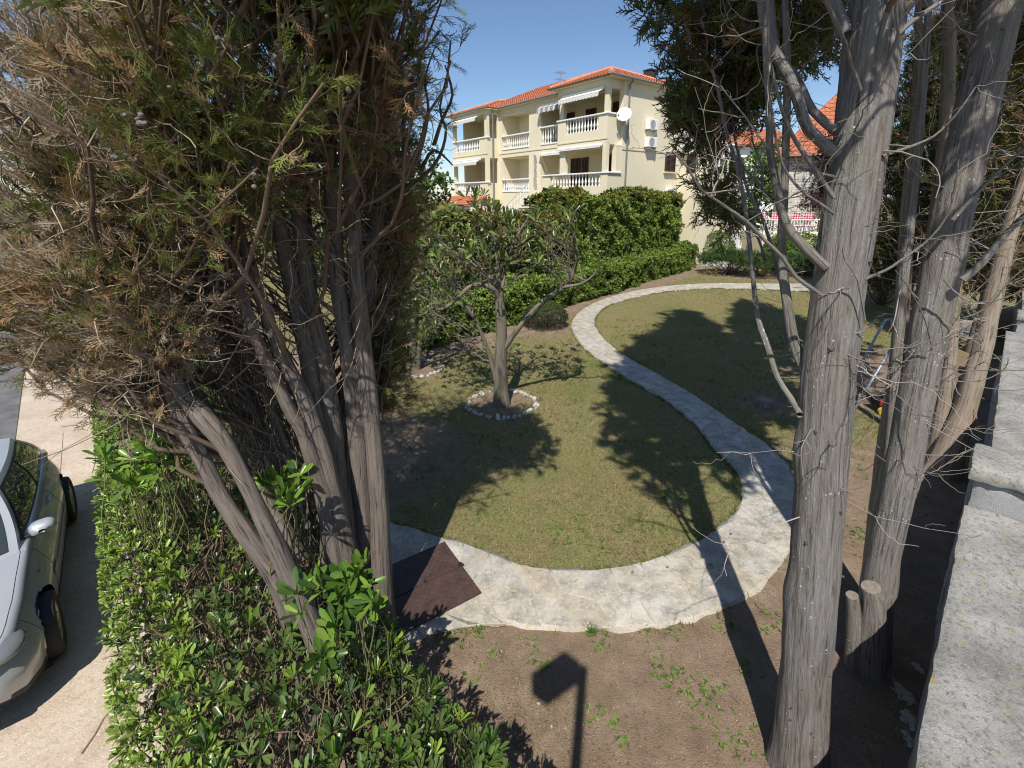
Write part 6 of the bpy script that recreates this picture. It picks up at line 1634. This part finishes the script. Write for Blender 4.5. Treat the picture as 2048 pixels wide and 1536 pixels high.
# ------------------------------------------------------------------ terrace with railing, cushions, parasols
ter = MB(); ter.box(13.4, 22, 26.8, 29.4, -.1, 1.9); ter = ter.build('terrace', MT['cream_soffit'], None); tag(ter, kind='structure')
rp = MB(); rp.add([(10.4, 27.4, -.05), (13.3, 26.4, -.05), (16.5, 38, 2.2), (12.2, 39, 2.2), (10.4, 27.4, -.4), (13.3, 26.4, -.4), (16.5, 38, -.4), (12.2, 39, -.4)], [(0, 1, 2, 3), (7, 6, 5, 4), (0, 4, 5, 1), (1, 5, 6, 2), (2, 6, 7, 3), (3, 7, 4, 0)])
rp = rp.build('ramp', MT['wall_face']); tag(rp, kind='structure')
rl = empty('railing', (15.5, 26.9, 1.9)); tag(rl, 'low white picket railing on the terrace edge', 'railing')
b = MB(); b.box(-2, 6, -.02, .02, .78, .82); b.build('top_bar', MT['render_white'], rl)
pm = MB(); pm.box(-.015, .015, -.012, .012, 0, .779); pm = pm.mesh('picket'); pm.materials.append(MT['render_white'])
for i in range(50): o = link('picket', pm, None, rl); o.location = (-1.95 + i * .16, 0, 0)
def check_mat():
    m, nt, bs = newmat('red_white_check'); v = coord(nt, 'Object', (7, 7, 7)); ch = nd(nt, 'ShaderNodeTexChecker'); ch.inputs['Scale'].default_value = 1
    sp_ = nd(nt, 'ShaderNodeSeparateXYZ'); nt.links.new(v, sp_.inputs[0]); cols = []
    for k in (0, 2):
        f = nd(nt, 'ShaderNodeMath', operation='FRACT'); nt.links.new(sp_.outputs[k], f.inputs[0]); g = nd(nt, 'ShaderNodeMath', operation='GREATER_THAN'); nt.links.new(f.outputs[0], g.inputs[0]); g.inputs[1].default_value = .5; cols.append(g.outputs[0])
    ad = nd(nt, 'ShaderNodeMath', operation='ADD'); nt.links.new(cols[0], ad.inputs[0]); nt.links.new(cols[1], ad.inputs[1])
    md = nd(nt, 'ShaderNodeMath', operation='MULTIPLY'); nt.links.new(ad.outputs[0], md.inputs[0]); md.inputs[1].default_value = .5
    nt.links.new(ramp(nt, md.outputs[0], [(.0, (.72, .70, .68)), (.5, (.60, .20, .24)), (1, (.42, .03, .07))], 'CONSTANT'), bs.inputs['Base Color']); bs.inputs['Roughness'].default_value = .85; return m
MT['check'] = check_mat()
for k, (u0, u1, lab) in enumerate(((1521, 1533, 'leftmost'), (1543, 1560, 'second from the left'), (1583, 1603, 'third from the left'), (1605, 1628, 'rightmost'))):
    p0, p1 = PY(u0, 441, 27.3), PY(u1, 425, 27.3); w = p1[0] - p0[0]; hh = p1[2] - p0[2]
    o_ = empty('garden_chair', (p0[0], 27.3, 1.9)); tag(o_, f'garden chair with red and white checked cushion on the terrace, {lab}', 'chair', 'checked chairs on the terrace')
    b = MB(); b.box(0, w, 0, .08, p0[2] - 1.9, p1[2] - 1.9); b.build('back_cushion', MT['check'], o_, bevel=.025)
    b = MB(); b.box(0, w, -.45, -.001, .42, .50); b.build('seat_cushion', MT['check'], o_, bevel=.025)
    for x in (.03, w - .07):
        for y in (-.42, .02): b = MB(); b.box(x, x + .04, y, y + .04, 0, .419); b.build('leg', MT['render_white'], o_)
def parasol(u, v, Y, h, r_, lab, mat, z0):
    p = PY(u, v, Y); o_ = empty('folded_parasol', (p[0], p[1], z0)); tag(o_, lab, 'parasol')
    b = MB(); b.tube([(0, 0, 0), (0, 0, h)], .025, 8); b.build('pole', MT['steel'], o_)
    b = MB(); k = 12; V = []
    for (rr, z) in ((r_, .12 * h), (r_ * .75, .35 * h), (r_ * .4, .7 * h), (.04, .97 * h)):
        for i in range(k): a = 6.283 * i / k; q = rr * (1.18 if i % 2 else .78); V.append((q * math.cos(a), q * math.sin(a), z))
    b.add(V, [(j * k + i, j * k + (i + 1) % k, (j + 1) * k + (i + 1) % k, (j + 1) * k + i) for j in range(3) for i in range(k)]); b.build('cloth', mat, o_)
parasol(1488, 500, 29.5, 2.3, .42, 'folded white parasol standing on the ramp behind the junipers', MT['render_white'], .3)
MT['blue'] = simple('blue_white_cloth', (.20, .36, .55), .7, var=.6, scale=4)
parasol(1637, 480, 26.0, 2.2, .35, 'folded blue and white parasol beside the big trunk', MT['blue'], 0)
for lab, (u, v), Y, rx, h, colr in (('leafy light green bush below the terrace railing', (1560, 500), 26.0, 1.0, 1.9, (.12, .19, .03)), ('rounded light green bush under the checked chairs', (1608, 490), 26.0, 1.1, 2.0, (.13, .20, .03)), ('dark green bush behind the big trunk at the lawn end', (1690, 520), 25.0, 1.6, 2.2, (.06, .10, .025)), ('light green bush at the end of the tall hedge', (1432, 500), 29.0, 1.1, 1.9, (.10, .16, .03))):
    p = PY(u, v, Y); ball('garden_bush', lab, 'bush', (p[0], p[1]), rx, rx * .9, h, 1500, (.07, .12), lambda P, c_=np.array(colr): c_ * rng.uniform(.5, 1.4, (len(P), 1)))
p = PY(1645, 330, 29.0); loose_tree('plum_tree', 'dark purple-leaved tree against the stone-clad house', (p[0], 28.6), 7.2, 1.5, 1600, (.12, .2), np.array([.05, .016, .022]), .08, 4, 3.0)
for (x, y, h, c, lab) in ((-9.5, 21, 7, 2.4, 'green tree beyond the driveway behind the left cypress'), (-17, 27, 8, 3.0, 'farther green tree beyond the road on the left'), (-5.2, 15.5, 4.5, 1.6, 'green bushy tree behind the stems of the left cypress')):
    loose_tree('garden_tree', lab, (x, y), h, c, 2200, (.14, .24), np.array([.075, .115, .03]))
# ------------------------------------------------------------------ small things on the lawn
p = G(1530, 812); stp = empty('tree_stump', (p[0], p[1], 0)); tag(stp, 'low sawn tree stump on the shaded lawn beside the path', 'stump')
o, Q, rr = stem('stump_wood', [[p[0], p[1], -.05], [p[0], p[1], .05], [p[0], p[1], .13]], [.15, .135, .125], MT['bark_grey'], stp, k=30, ridge=.12, per=6, capmat=MT['sawn']); child_fix(o, stp)
sw = empty('swing_frame', tuple(G(1706, 824))); tag(sw, 'grey steel tube legs of a garden swing on the lawn between the trunks', 'swing')
def tubew(par, nm, pts, r_):
    b = MB(); b.tube([np.array(q) - np.array(par.location) for q in pts], r_, 10); return b.build(nm, MT['steel'], par, True)
f1 = G(1706, 824); t1 = PY(1790, 684, f1[1] + .35)
f2 = G(1690, 786); t2 = PY(1772, 640, f2[1] + .35)
tubew(sw, 'leg', [f1, t1], .024); tubew(sw, 'leg', [f2, t2 - np.array([.03, 0, .04]), t2, t2 + np.array([.12, .02, .02])], .024)
tubew(sw, 'cross_bar', [t2 + np.array([.12, .02, .02]), t1 + np.array([.0, 0, .0])], .024)
g1 = G(1795, 800); tubew(sw, 'leg', [t1, (g1[0] + .8, g1[1] + .5, 0)], .024)
tb = G(1765, 822); bag = empty('toy_cart', (tb[0], tb[1], 0)); tag(bag, 'small dark toy cart with a red side beside the swing leg', 'toy')
b = MB(); b.hull8([(-.16, -.1, .07), (.16, -.1, .07), (.16, .1, .07), (-.16, .1, .07)], [(-.2, -.13, .26), (.2, -.13, .26), (.2, .13, .26), (-.2, .13, .26)]); b.build('tub', MT['black'], bag, bevel=.01)
b = MB(); b.box(-.19, .19, -.15, -.131, .18, .3); b.build('side_panel', MT['red'], bag)
b = MB(); b.tube([(.1, .1, .26), (.12, .2, .45), (.0, .22, .52)], .012, 6); b.build('handle', MT['steel'], bag)
MT['yellow'] = simple('yellow_plastic', (.55, .40, .03), .5)
for x in (-.13, .13):
    b = MB(); b.lathe([(.0, -.02), (.07, -.02), (.07, .02), (.0, .02)], 14, (x, -.14, .07), 'y'); b.build('wheel', MT['yellow'] if x < 0 else MT['black'], bag)
p = G(1942, 662); bedo = empty('planting_bed', (p[0], p[1], 0), .8); tag(bedo, 'low concrete-edged planting bed near the far end of the wall', 'planting bed')
for a_, c_ in (((-.9, .9, -.55, -.45)), 0), ((-.9, .9, .45, .55), 0), ((-.9, -.8, -.449, .449), 0), ((.8, .9, -.449, .449), 0):
    b = MB(); b.box(*a_, -.05, .14); b.build('edging', MT['wall_face'], bedo)
b = MB(); b.box(-.799, .799, -.449, .449, -.05, .08); b.build('soil', MT['soilbox'] if 'soilbox' in MT else MT['sawn'], bedo)
cm2 = bpy.data.meshes.get('cone')
for i, (u, v) in enumerate(((1265, 1145), (1335, 1135), (1462, 1068), (1448, 1085), (1407, 838), (1515, 918), (1420, 1130))):
    p = G(u, v, .055); o = link('fallen_cone', cm2); tag(o, 'small dry cypress cone lying on the stone path', 'cone', 'cones lying on the path'); o.location = (p[0], p[1], .065); o.scale = (.013, .013, .014); o.rotation_euler = (1, i, 0)

# ------------------------------------------------------------------ flood lamp on a post just behind the viewpoint (its shadow falls on the soil)
lz = 5.25; tip = G(1166, 1338)
kx = lz / math.tan(SUN_EL); lpx, lpy = tip[0] - SUN_DIR[0] * kx, tip[1] - SUN_DIR[1] * kx
lamp = empty('flood_lamp', (lpx, lpy, -.5)); tag(lamp, 'flood lamp on a post whose shadow falls on the brown soil', 'lamp')
b = MB(); b.tube([(0, 0, 0), (0, 0, lz + .5)], .042, 12); b.build('post', MT['steel'], lamp, True)
c4 = [(-.42, .125), (-.16, .405), (-.02, .275), (-.28, -.005)]
b = MB(); b.hull8([(c4[0][0], -.09, lz + .2 + c4[0][1]), (c4[1][0], -.09, lz + .2 + c4[1][1]), (c4[1][0], .09, lz + .2 + c4[1][1]), (c4[0][0], .09, lz + .2 + c4[0][1])], [(c4[3][0], -.09, lz + .2 + c4[3][1]), (c4[2][0], -.09, lz + .2 + c4[2][1]), (c4[2][0], .09, lz + .2 + c4[2][1]), (c4[3][0], .09, lz + .2 + c4[3][1])]); b.build('lamp_head', MT['black'], lamp)
b = MB(); b.box(-.14, 0, -.03, .03, lz + .36, lz + .42); b.build('bracket', MT['steel'], lamp)
# ------------------------------------------------------------------ the silver car
def car_paint():
    m, nt, bs = newmat('silver_paint')
    v = coord(nt, 'Object')
    c = ramp(nt, noise(nt, v, 1.5, 4), [(.3, (.42, .435, .45)), (.7, (.47, .485, .50))])
    c = mixc(nt, ramp(nt, noise(nt, v, 60, 4, .7), [(.60, 0), (.75, .35)]), c, (.40, .37, .33))
    nt.links.new(c, bs.inputs['Base Color']); bs.inputs['Metallic'].default_value = .30; bs.inputs['Roughness'].default_value = .38
    bs.inputs['Coat Weight'].default_value = .7; bs.inputs['Coat Roughness'].default_value = .06
    return m
MT['paint'] = car_paint()
def glass_mat(name, c, r_=.04):
    m, nt, bs = newmat(name); bs.inputs['Base Color'].default_value = (*c, 1); bs.inputs['Roughness'].default_value = r_; bs.inputs['Specular IOR Level'].default_value = .8; bs.inputs['Coat Weight'].default_value = .5; bs.inputs['Coat Roughness'].default_value = .02; return m
MT['glass'] = glass_mat('tinted_glass', (.035, .045, .042)); MT['lens'] = glass_mat('headlight_lens', (.13, .135, .14), .06); MT['amber'] = glass_mat('amber_lens', (.45, .16, .02), .15)
MT['rim'] = simple('alloy_silver', (.42, .42, .43), .4, metal=.6, var=.15)
car = empty('parked_car', me_pt(-1.69, 7.24, -.478), math.atan2(-E_[1], -E_[0]) - R(1.5))
tag(car, 'silver hatchback parked on the driveway beside the hedge, facing the camera', 'car')
WR = .31; WX = 1.30
xs = np.concatenate([np.array([2.13, 2.12, 2.09, 2.04, 1.97]), np.linspace(1.9, -1.8, 94), np.array([-1.86, -1.92, -1.97, -2.0, -2.01])])
hw = np.interp(xs, [-2.01, -2.0, -1.9, -1.6, -1.0, 0, 1.0, 1.5, 1.8, 1.97, 2.09, 2.13], [.58, .66, .74, .81, .855, .86, .855, .84, .80, .72, .58, .44])
ztop = np.interp(xs, [-2.01, -1.92, -1.6, .80, 1.2, 1.6, 1.9, 2.04, 2.12, 2.13], [.72, .90, .955, .945, .90, .83, .755, .69, .58, .54])
zbelt = ztop - np.interp(xs, [-2, -1.5, .8, 1.6, 2.0, 2.13], [.05, .03, .03, .10, .14, .08])
zb = np.interp(xs, [-2.01, -1.8, 1.7, 2.0, 2.13], [.32, .20, .19, .22, .34])
NS = 16
def section(i):
    w, zt, zl, z0 = hw[i], ztop[i], zbelt[i], zb[i]
    pts = [(0, z0), (w * .86, z0)]
    for k in range(NS + 1):
        t = k / NS; z = z0 + .015 + (zl - z0 - .015) * t
        bul = .955 + .045 * math.sin(math.pi * min(1, (t * .9 + .12))) - .34 * max(0, t - .55) ** 1.3
        pts.append((w * bul, z))
    pts += [(w * .90, zl + (zt - zl) * .60), (w * .80, zl + (zt - zl) * .86), (w * .5, zt + .008), (0, zt + .018)]
    return pts
half = np.array([section(i) for i in range(len(xs))])     # (nx, np, 2)
nx, npp = half.shape[:2]
full = np.concatenate([half, half[:, -2:0:-1] * np.array([-1, 1])], 1); nq = full.shape[1]
V = np.concatenate([np.repeat(xs[:, None, None], nq, 1), full], 2)           # x, y, z
Vf = V.reshape(-1, 3).copy()
AR = .365
inside = np.zeros(len(Vf), bool)
for cx in (WX, -WX):
    dx, dz = Vf[:, 0] - cx, Vf[:, 2] - WR; rr = np.hypot(dx, dz); ins = (rr < AR) & (np.abs(Vf[:, 1]) > .5)
    inside |= ins
Qb = []
for i in range(nx - 1):
    for j in range(nq):
        q = (i * nq + j, (i + 1) * nq + j, (i + 1) * nq + (j + 1) % nq, i * nq + (j + 1) % nq)
        if all(inside[a] for a in q): continue
        Qb.append(q)
Qb = np.array(Qb)
for cx in (WX, -WX):     # pull the rim of each arch onto its circle
    dx, dz = Vf[:, 0] - cx, Vf[:, 2] - WR; rr = np.maximum(np.hypot(dx, dz), 1e-4); ins = (rr < AR) & (np.abs(Vf[:, 1]) > .5)
    Vf[ins, 0] = cx + dx[ins] / rr[ins] * AR; Vf[ins, 2] = WR + dz[ins] / rr[ins] * AR
caps = [np.array([list(range(nq))]), np.array([list(range((nx - 1) * nq, nx * nq))[::-1]])]
body = link('body', mesh_np('body', Vf, [Qb, *caps], smooth=True), MT['paint'], car)
def side_y(x, z, off=0.0):
    i = np.argmin(np.abs(xs - x)); s = half[i][2:2 + NS + 1]; return float(np.interp(z, s[:, 1], s[:, 0])) + off
def patch(name, mat, fn, off=.004, parent=body):
    """piece of trim that follows the body surface"""
    P = Vf[Qb]; c = P.mean(1); n = nrm(np.cross(P[:, 2] - P[:, 0], P[:, 3] - P[:, 1])); k = fn(c)
    if not k.any(): return None
    o_ = np.sign((n * (c - np.array([0, 0, .5]) * 1.0) * np.array([.2, 1, 1])).sum(1))[:, None]
    ids, inv = np.unique(Qb[k], return_inverse=True); vn = np.zeros((len(Vf), 3))
    for a in range(4): np.add.at(vn, Qb[k][:, a], (n * o_)[k])
    vv = Vf[ids] + nrm(vn[ids]) * off
    return link(name, mesh_np(name, vv, [inv.reshape(-1, 4)], smooth=True), mat, parent)
patch('bumper_lip', MT['black'], lambda c: (c[:, 0] > 1.45) & (c[:, 2] < .27) & (np.abs(c[:, 1]) > .2) | ((c[:, 0] > 2.0) & (c[:, 2] < .30)), .006)
patch('sill_trim', MT['black'], lambda c: (np.abs(c[:, 0]) < .9) & (c[:, 2] < .245) & (np.abs(c[:, 1]) > .6), .005)
for s in (1, -1):
    hl = MB(); hl.lathe([(.001, 1), (.38, .93), (.71, .71), (.93, .38), (1, 0), (.93, -.38), (.71, -.71), (.38, -.93), (.001, -1)], 20)
    ho_ = hl.build('headlight', MT['lens'], body, True); ho_.location = (1.86, s * .60, .655); ho_.scale = (.17, .17, .075); ho_.rotation_euler = (0, R(14), s * R(-38))
    hl = MB(); hl.lathe([(.001, 1), (.6, .8), (1, 0), (.6, -.8), (.001, -1)], 14); hr = hl.build('indicator_lamp', MT['amber'], body, True); hr.location = (1.80, s * .705, .65); hr.scale = (.06, .035, .05)
    patch('door_moulding', MT['paint'], lambda c: (c[:, 0] < .80) & (c[:, 0] > -.80) & (c[:, 2] > .47) & (c[:, 2] < .54) & (c[:, 1] * s > .6), .012)
b = MB(); b.box(2.128, 2.145, -.36, .36, .36, .50); b.build('grille', MT['black'], body)
b = MB(); b.box(2.05, 2.12, -.55, .55, .245, .30); b.build('air_intake', MT['black'], body)
def seam(pts): b_ = MB(); b_.tube(pts, .0026, 5); b_.build('panel_gap', MT['black'], body)
for s in (1, -1):
    seam([(.72, s * side_y(.72, z, .0005), z) for z in np.linspace(.25, .90, 10)]); seam([(-.62, s * side_y(-.62, z, .0005), z) for z in np.linspace(.25, .90, 10)])
    seam([(x, s * side_y(x, .235, .001), .235) for x in np.linspace(-.62, .72, 12)])
    seam([(1.62, s * side_y(1.62, z, .0005), z) for z in np.linspace(.50, .70, 5)])
    seam([(x, s * hw[np.argmin(np.abs(xs - x))] * .80, float(np.interp(x, xs[::-1], (zbelt + (ztop - zbelt) * .86)[::-1])) + .001) for x in np.linspace(.85, 1.9, 14)])
    b = MB(); yy = side_y(-.42, .80); b.box(-.52, -.34, s * yy - .004, s * (yy + .028), .785, .82); b.build('door_handle', MT['paint'], body, bevel=.008)
    b = MB(); yy = side_y(.98, .72); b.lathe([(.0, .012), (.022, .010), (.028, 0)], 12, (.98, 0, .72), 'y')
    o = b.build('side_repeater', MT['amber'], body); o.location = (0, yy - .002, 0)
    if s < 0: o.location = (0, -yy + .002, 0); o.scale = (1, -1, 1)
    # dark wheel housings
    for cx in (WX, -WX):
        b = MB(); b.lathe([(.02, .52), (.372, .52), (.372, .80)], 26, (cx, 0, WR), 'y'); o = b.build('wheel_housing', MT['black'], body); o.scale = (1, s, 1)
# cabin
Bz = .935
cb = [(.86, -.68), (.86, .68), (-1.78, .66), (-1.78, -.66)]; ct = [(.10, -.545), (.10, .545), (-1.25, .53), (-1.25, -.53)]
def cab_pt(side, a, h):
    """point on the cabin shell: a 0 front..1 rear along base, h 0..1 up"""
    xb, xt = .86 + (-1.78 - .86) * a, .10 + (-1.25 - .10) * a
    yb, yt = .675 + (-.02) * a, .50 - .015 * a
    hh = h; bow = .035 * math.sin(math.pi * h) ; bl = .05 * math.sin(math.pi * a)
    return np.array([xb + (xt - xb) * hh, side * (yb + (yt - yb) * hh + bow + bl * (1 - h * .4)), Bz + (1.39 - Bz) * hh])
NA, NH = 20, 10
V, Fq = [], []
for side in (1, -1):
    b0 = len(V)
    for a in np.linspace(0, 1, NA):
        for h in np.linspace(0, 1, NH): V.append(cab_pt(side, a, h))
    for i in range(NA - 1):
        for j in range(NH - 1):
            q = (b0 + i * NH + j, b0 + (i + 1) * NH + j, b0 + (i + 1) * NH + j + 1, b0 + i * NH + j + 1); Fq.append(q if side < 0 else q[::-1])
# roof
NR = 13; b0 = len(V)
for a in np.linspace(0, 1, NA):
    L_, R_ = cab_pt(1, a, 1), cab_pt(-1, a, 1)
    for t in np.linspace(0, 1, NR): p = L_ + (R_ - L_) * t; p[2] += .045 * math.sin(math.pi * t) ** .6 * (.5 + .5 * math.sin(math.pi * (a * .8 + .1))); V.append(p)
for i in range(NA - 1):
    for j in range(NR - 1): Fq.append((b0 + i * NR + j, b0 + i * NR + j + 1, b0 + (i + 1) * NR + j + 1, b0 + (i + 1) * NR + j)[::-1])
# screens (front, rear) as body-coloured shells, glass set on top
def screen(a, t, h):
    L_, R_ = cab_pt(1, a, h), cab_pt(-1, a, h); p = L_ + (R_ - L_) * t; bx = .16 * math.sin(math.pi * t) * (1 - .5 * h); p[0] += bx if a == 0 else -bx * .5
    if h > .98: p[2] += .045 * math.sin(math.pi * t) ** .6 * .65; p[0] = (L_[0]) 
    return p
for a in (0, 1):
    b0 = len(V)
    for t in np.linspace(0, 1, NR):
        for h in np.linspace(0, 1, NH): V.append(screen(a, t, h))
    for i in range(NR - 1):
        for j in range(NH - 1): q = (b0 + i * NH + j, b0 + i * NH + j + 1, b0 + (i + 1) * NH + j + 1, b0 + (i + 1) * NH + j); Fq.append(q if a == 0 else q[::-1])
link('cabin', mesh_np('cabin', np.array(V), [np.array(Fq)], smooth=True), MT['paint'], car)
def pane(name, fn, us, vs, off, mat, par):
    U, Vv = np.meshgrid(us, vs, indexing='ij'); P = np.array([[fn(u, v) for v in vs] for u in us])
    du = np.gradient(P, axis=0); dv = np.gradient(P, axis=1); n = nrm(np.cross(du, dv)); n = n * np.sign((n * (P - np.array([-.4, 0, .9]))).sum(-1, keepdims=True))
    P = P + n * off; a_, b_ = P.shape[:2]; ix = np.arange(a_ * b_).reshape(a_, b_)
    return link(name, mesh_np(name, P.reshape(-1, 3), [np.stack([ix[:-1, :-1], ix[1:, :-1], ix[1:, 1:], ix[:-1, 1:]], -1).reshape(-1, 4)], smooth=True), mat, par)
for s in (1, -1):
    f = lambda u, v, s=s: cab_pt(s, u, v)
    pane('window_seal', f, np.linspace(.045, .955, 18), np.linspace(.05, .90, 8), .004, MT['black'], car)
    pane('side_window', f, np.linspace(.065, .50, 10), np.linspace(.09, .86, 8), .008, MT['glass'], car)
    pane('side_window', f, np.linspace(.535, .935, 10), np.linspace(.09, .86, 8), .008, MT['glass'], car)
    # mirror
    mo_ = empty('door_mirror', (.60, s * .70, .97)); mo_.parent = car
    b = MB(); V = []; prof = [(-.10, .25), (-.085, .75), (-.03, 1.0), (.03, .92), (.055, .80)]
    for (x, k_) in prof:
        for i in range(14):
            a = 6.283 * i / 14; ca_, sa_ = math.cos(a), math.sin(a); V.append((-x * 1.0, s * (.14 + .11 * k_ * np.sign(ca_) * abs(ca_) ** .7), .03 + .075 * k_ * np.sign(sa_) * abs(sa_) ** .7))
    b.add(V, [(j * 14 + i, j * 14 + (i + 1) % 14, (j + 1) * 14 + (i + 1) % 14, (j + 1) * 14 + i) for j in range(4) for i in range(14)] + [tuple(range(14)), tuple(range(56, 70))])
    b.build('mirror_shell', MT['paint'], mo_, True)
    b = MB(); b.box(-.03, .05, s * -.10, s * .08, -.05, .0); b.build('mirror_foot', MT['black'], mo_, bevel=.01)
pane('windscreen', lambda u, v: screen(0, u, v), np.linspace(.05, .95, 12), np.linspace(.06, .92, 8), .008, MT['glass'], car)
pane('rear_window', lambda u, v: screen(1, u, v), np.linspace(.08, .92, 12), np.linspace(.12, .9, 8), .008, MT['glass'], car)
# wheels
ty = MB(); ty.lathe([(.205, .0), (.225, -.012), (.262, -.018), (.296, -.008), (.308, .012), (.31, .04), (.31, .15), (.306, .175), (.29, .19), (.21, .18)], 40, (0, 0, 0), 'y'); tym = ty.mesh('tyre', True); tym.materials.append(MT['rubber'])
rm = MB(); rm.lathe([(.21, .0), (.20, .004), (.192, .02), (.175, .022), (.09, .006), (.055, -.002), (.05, .012), (.001, .010)], 40, (0, 0, 0), 'y'); rmm = rm.mesh('rim', True); rmm.materials.append(MT['rim'])
sm = MB(); sm.lathe([(.0, -.0), (.017, .0), (.020, .004)], 10, (0, 0, 0), 'y'); smm = sm.mesh('rim_slot'); smm.materials.append(MT['black'])
for cx in (WX, -WX):
    for s in (1, -1):
        w_ = empty('wheel', (cx, s * .875, WR), 0 if s < 0 else math.pi); w_.parent = car
        if cx > 0: w_.rotation_euler = (0, 0, (0 if s < 0 else math.pi) + .06)
        link('tyre', tym, None, w_); link('rim', rmm, None, w_)
        for k in range(10):
            a = 6.283 * k / 10; o = link('rim_slot', smm, None, w_); o.location = (.135 * math.cos(a), .008, .135 * math.sin(a)); o.scale = (1.0, 1, 1.3); o.rotation_euler = (0, -a + math.pi / 2, 0)
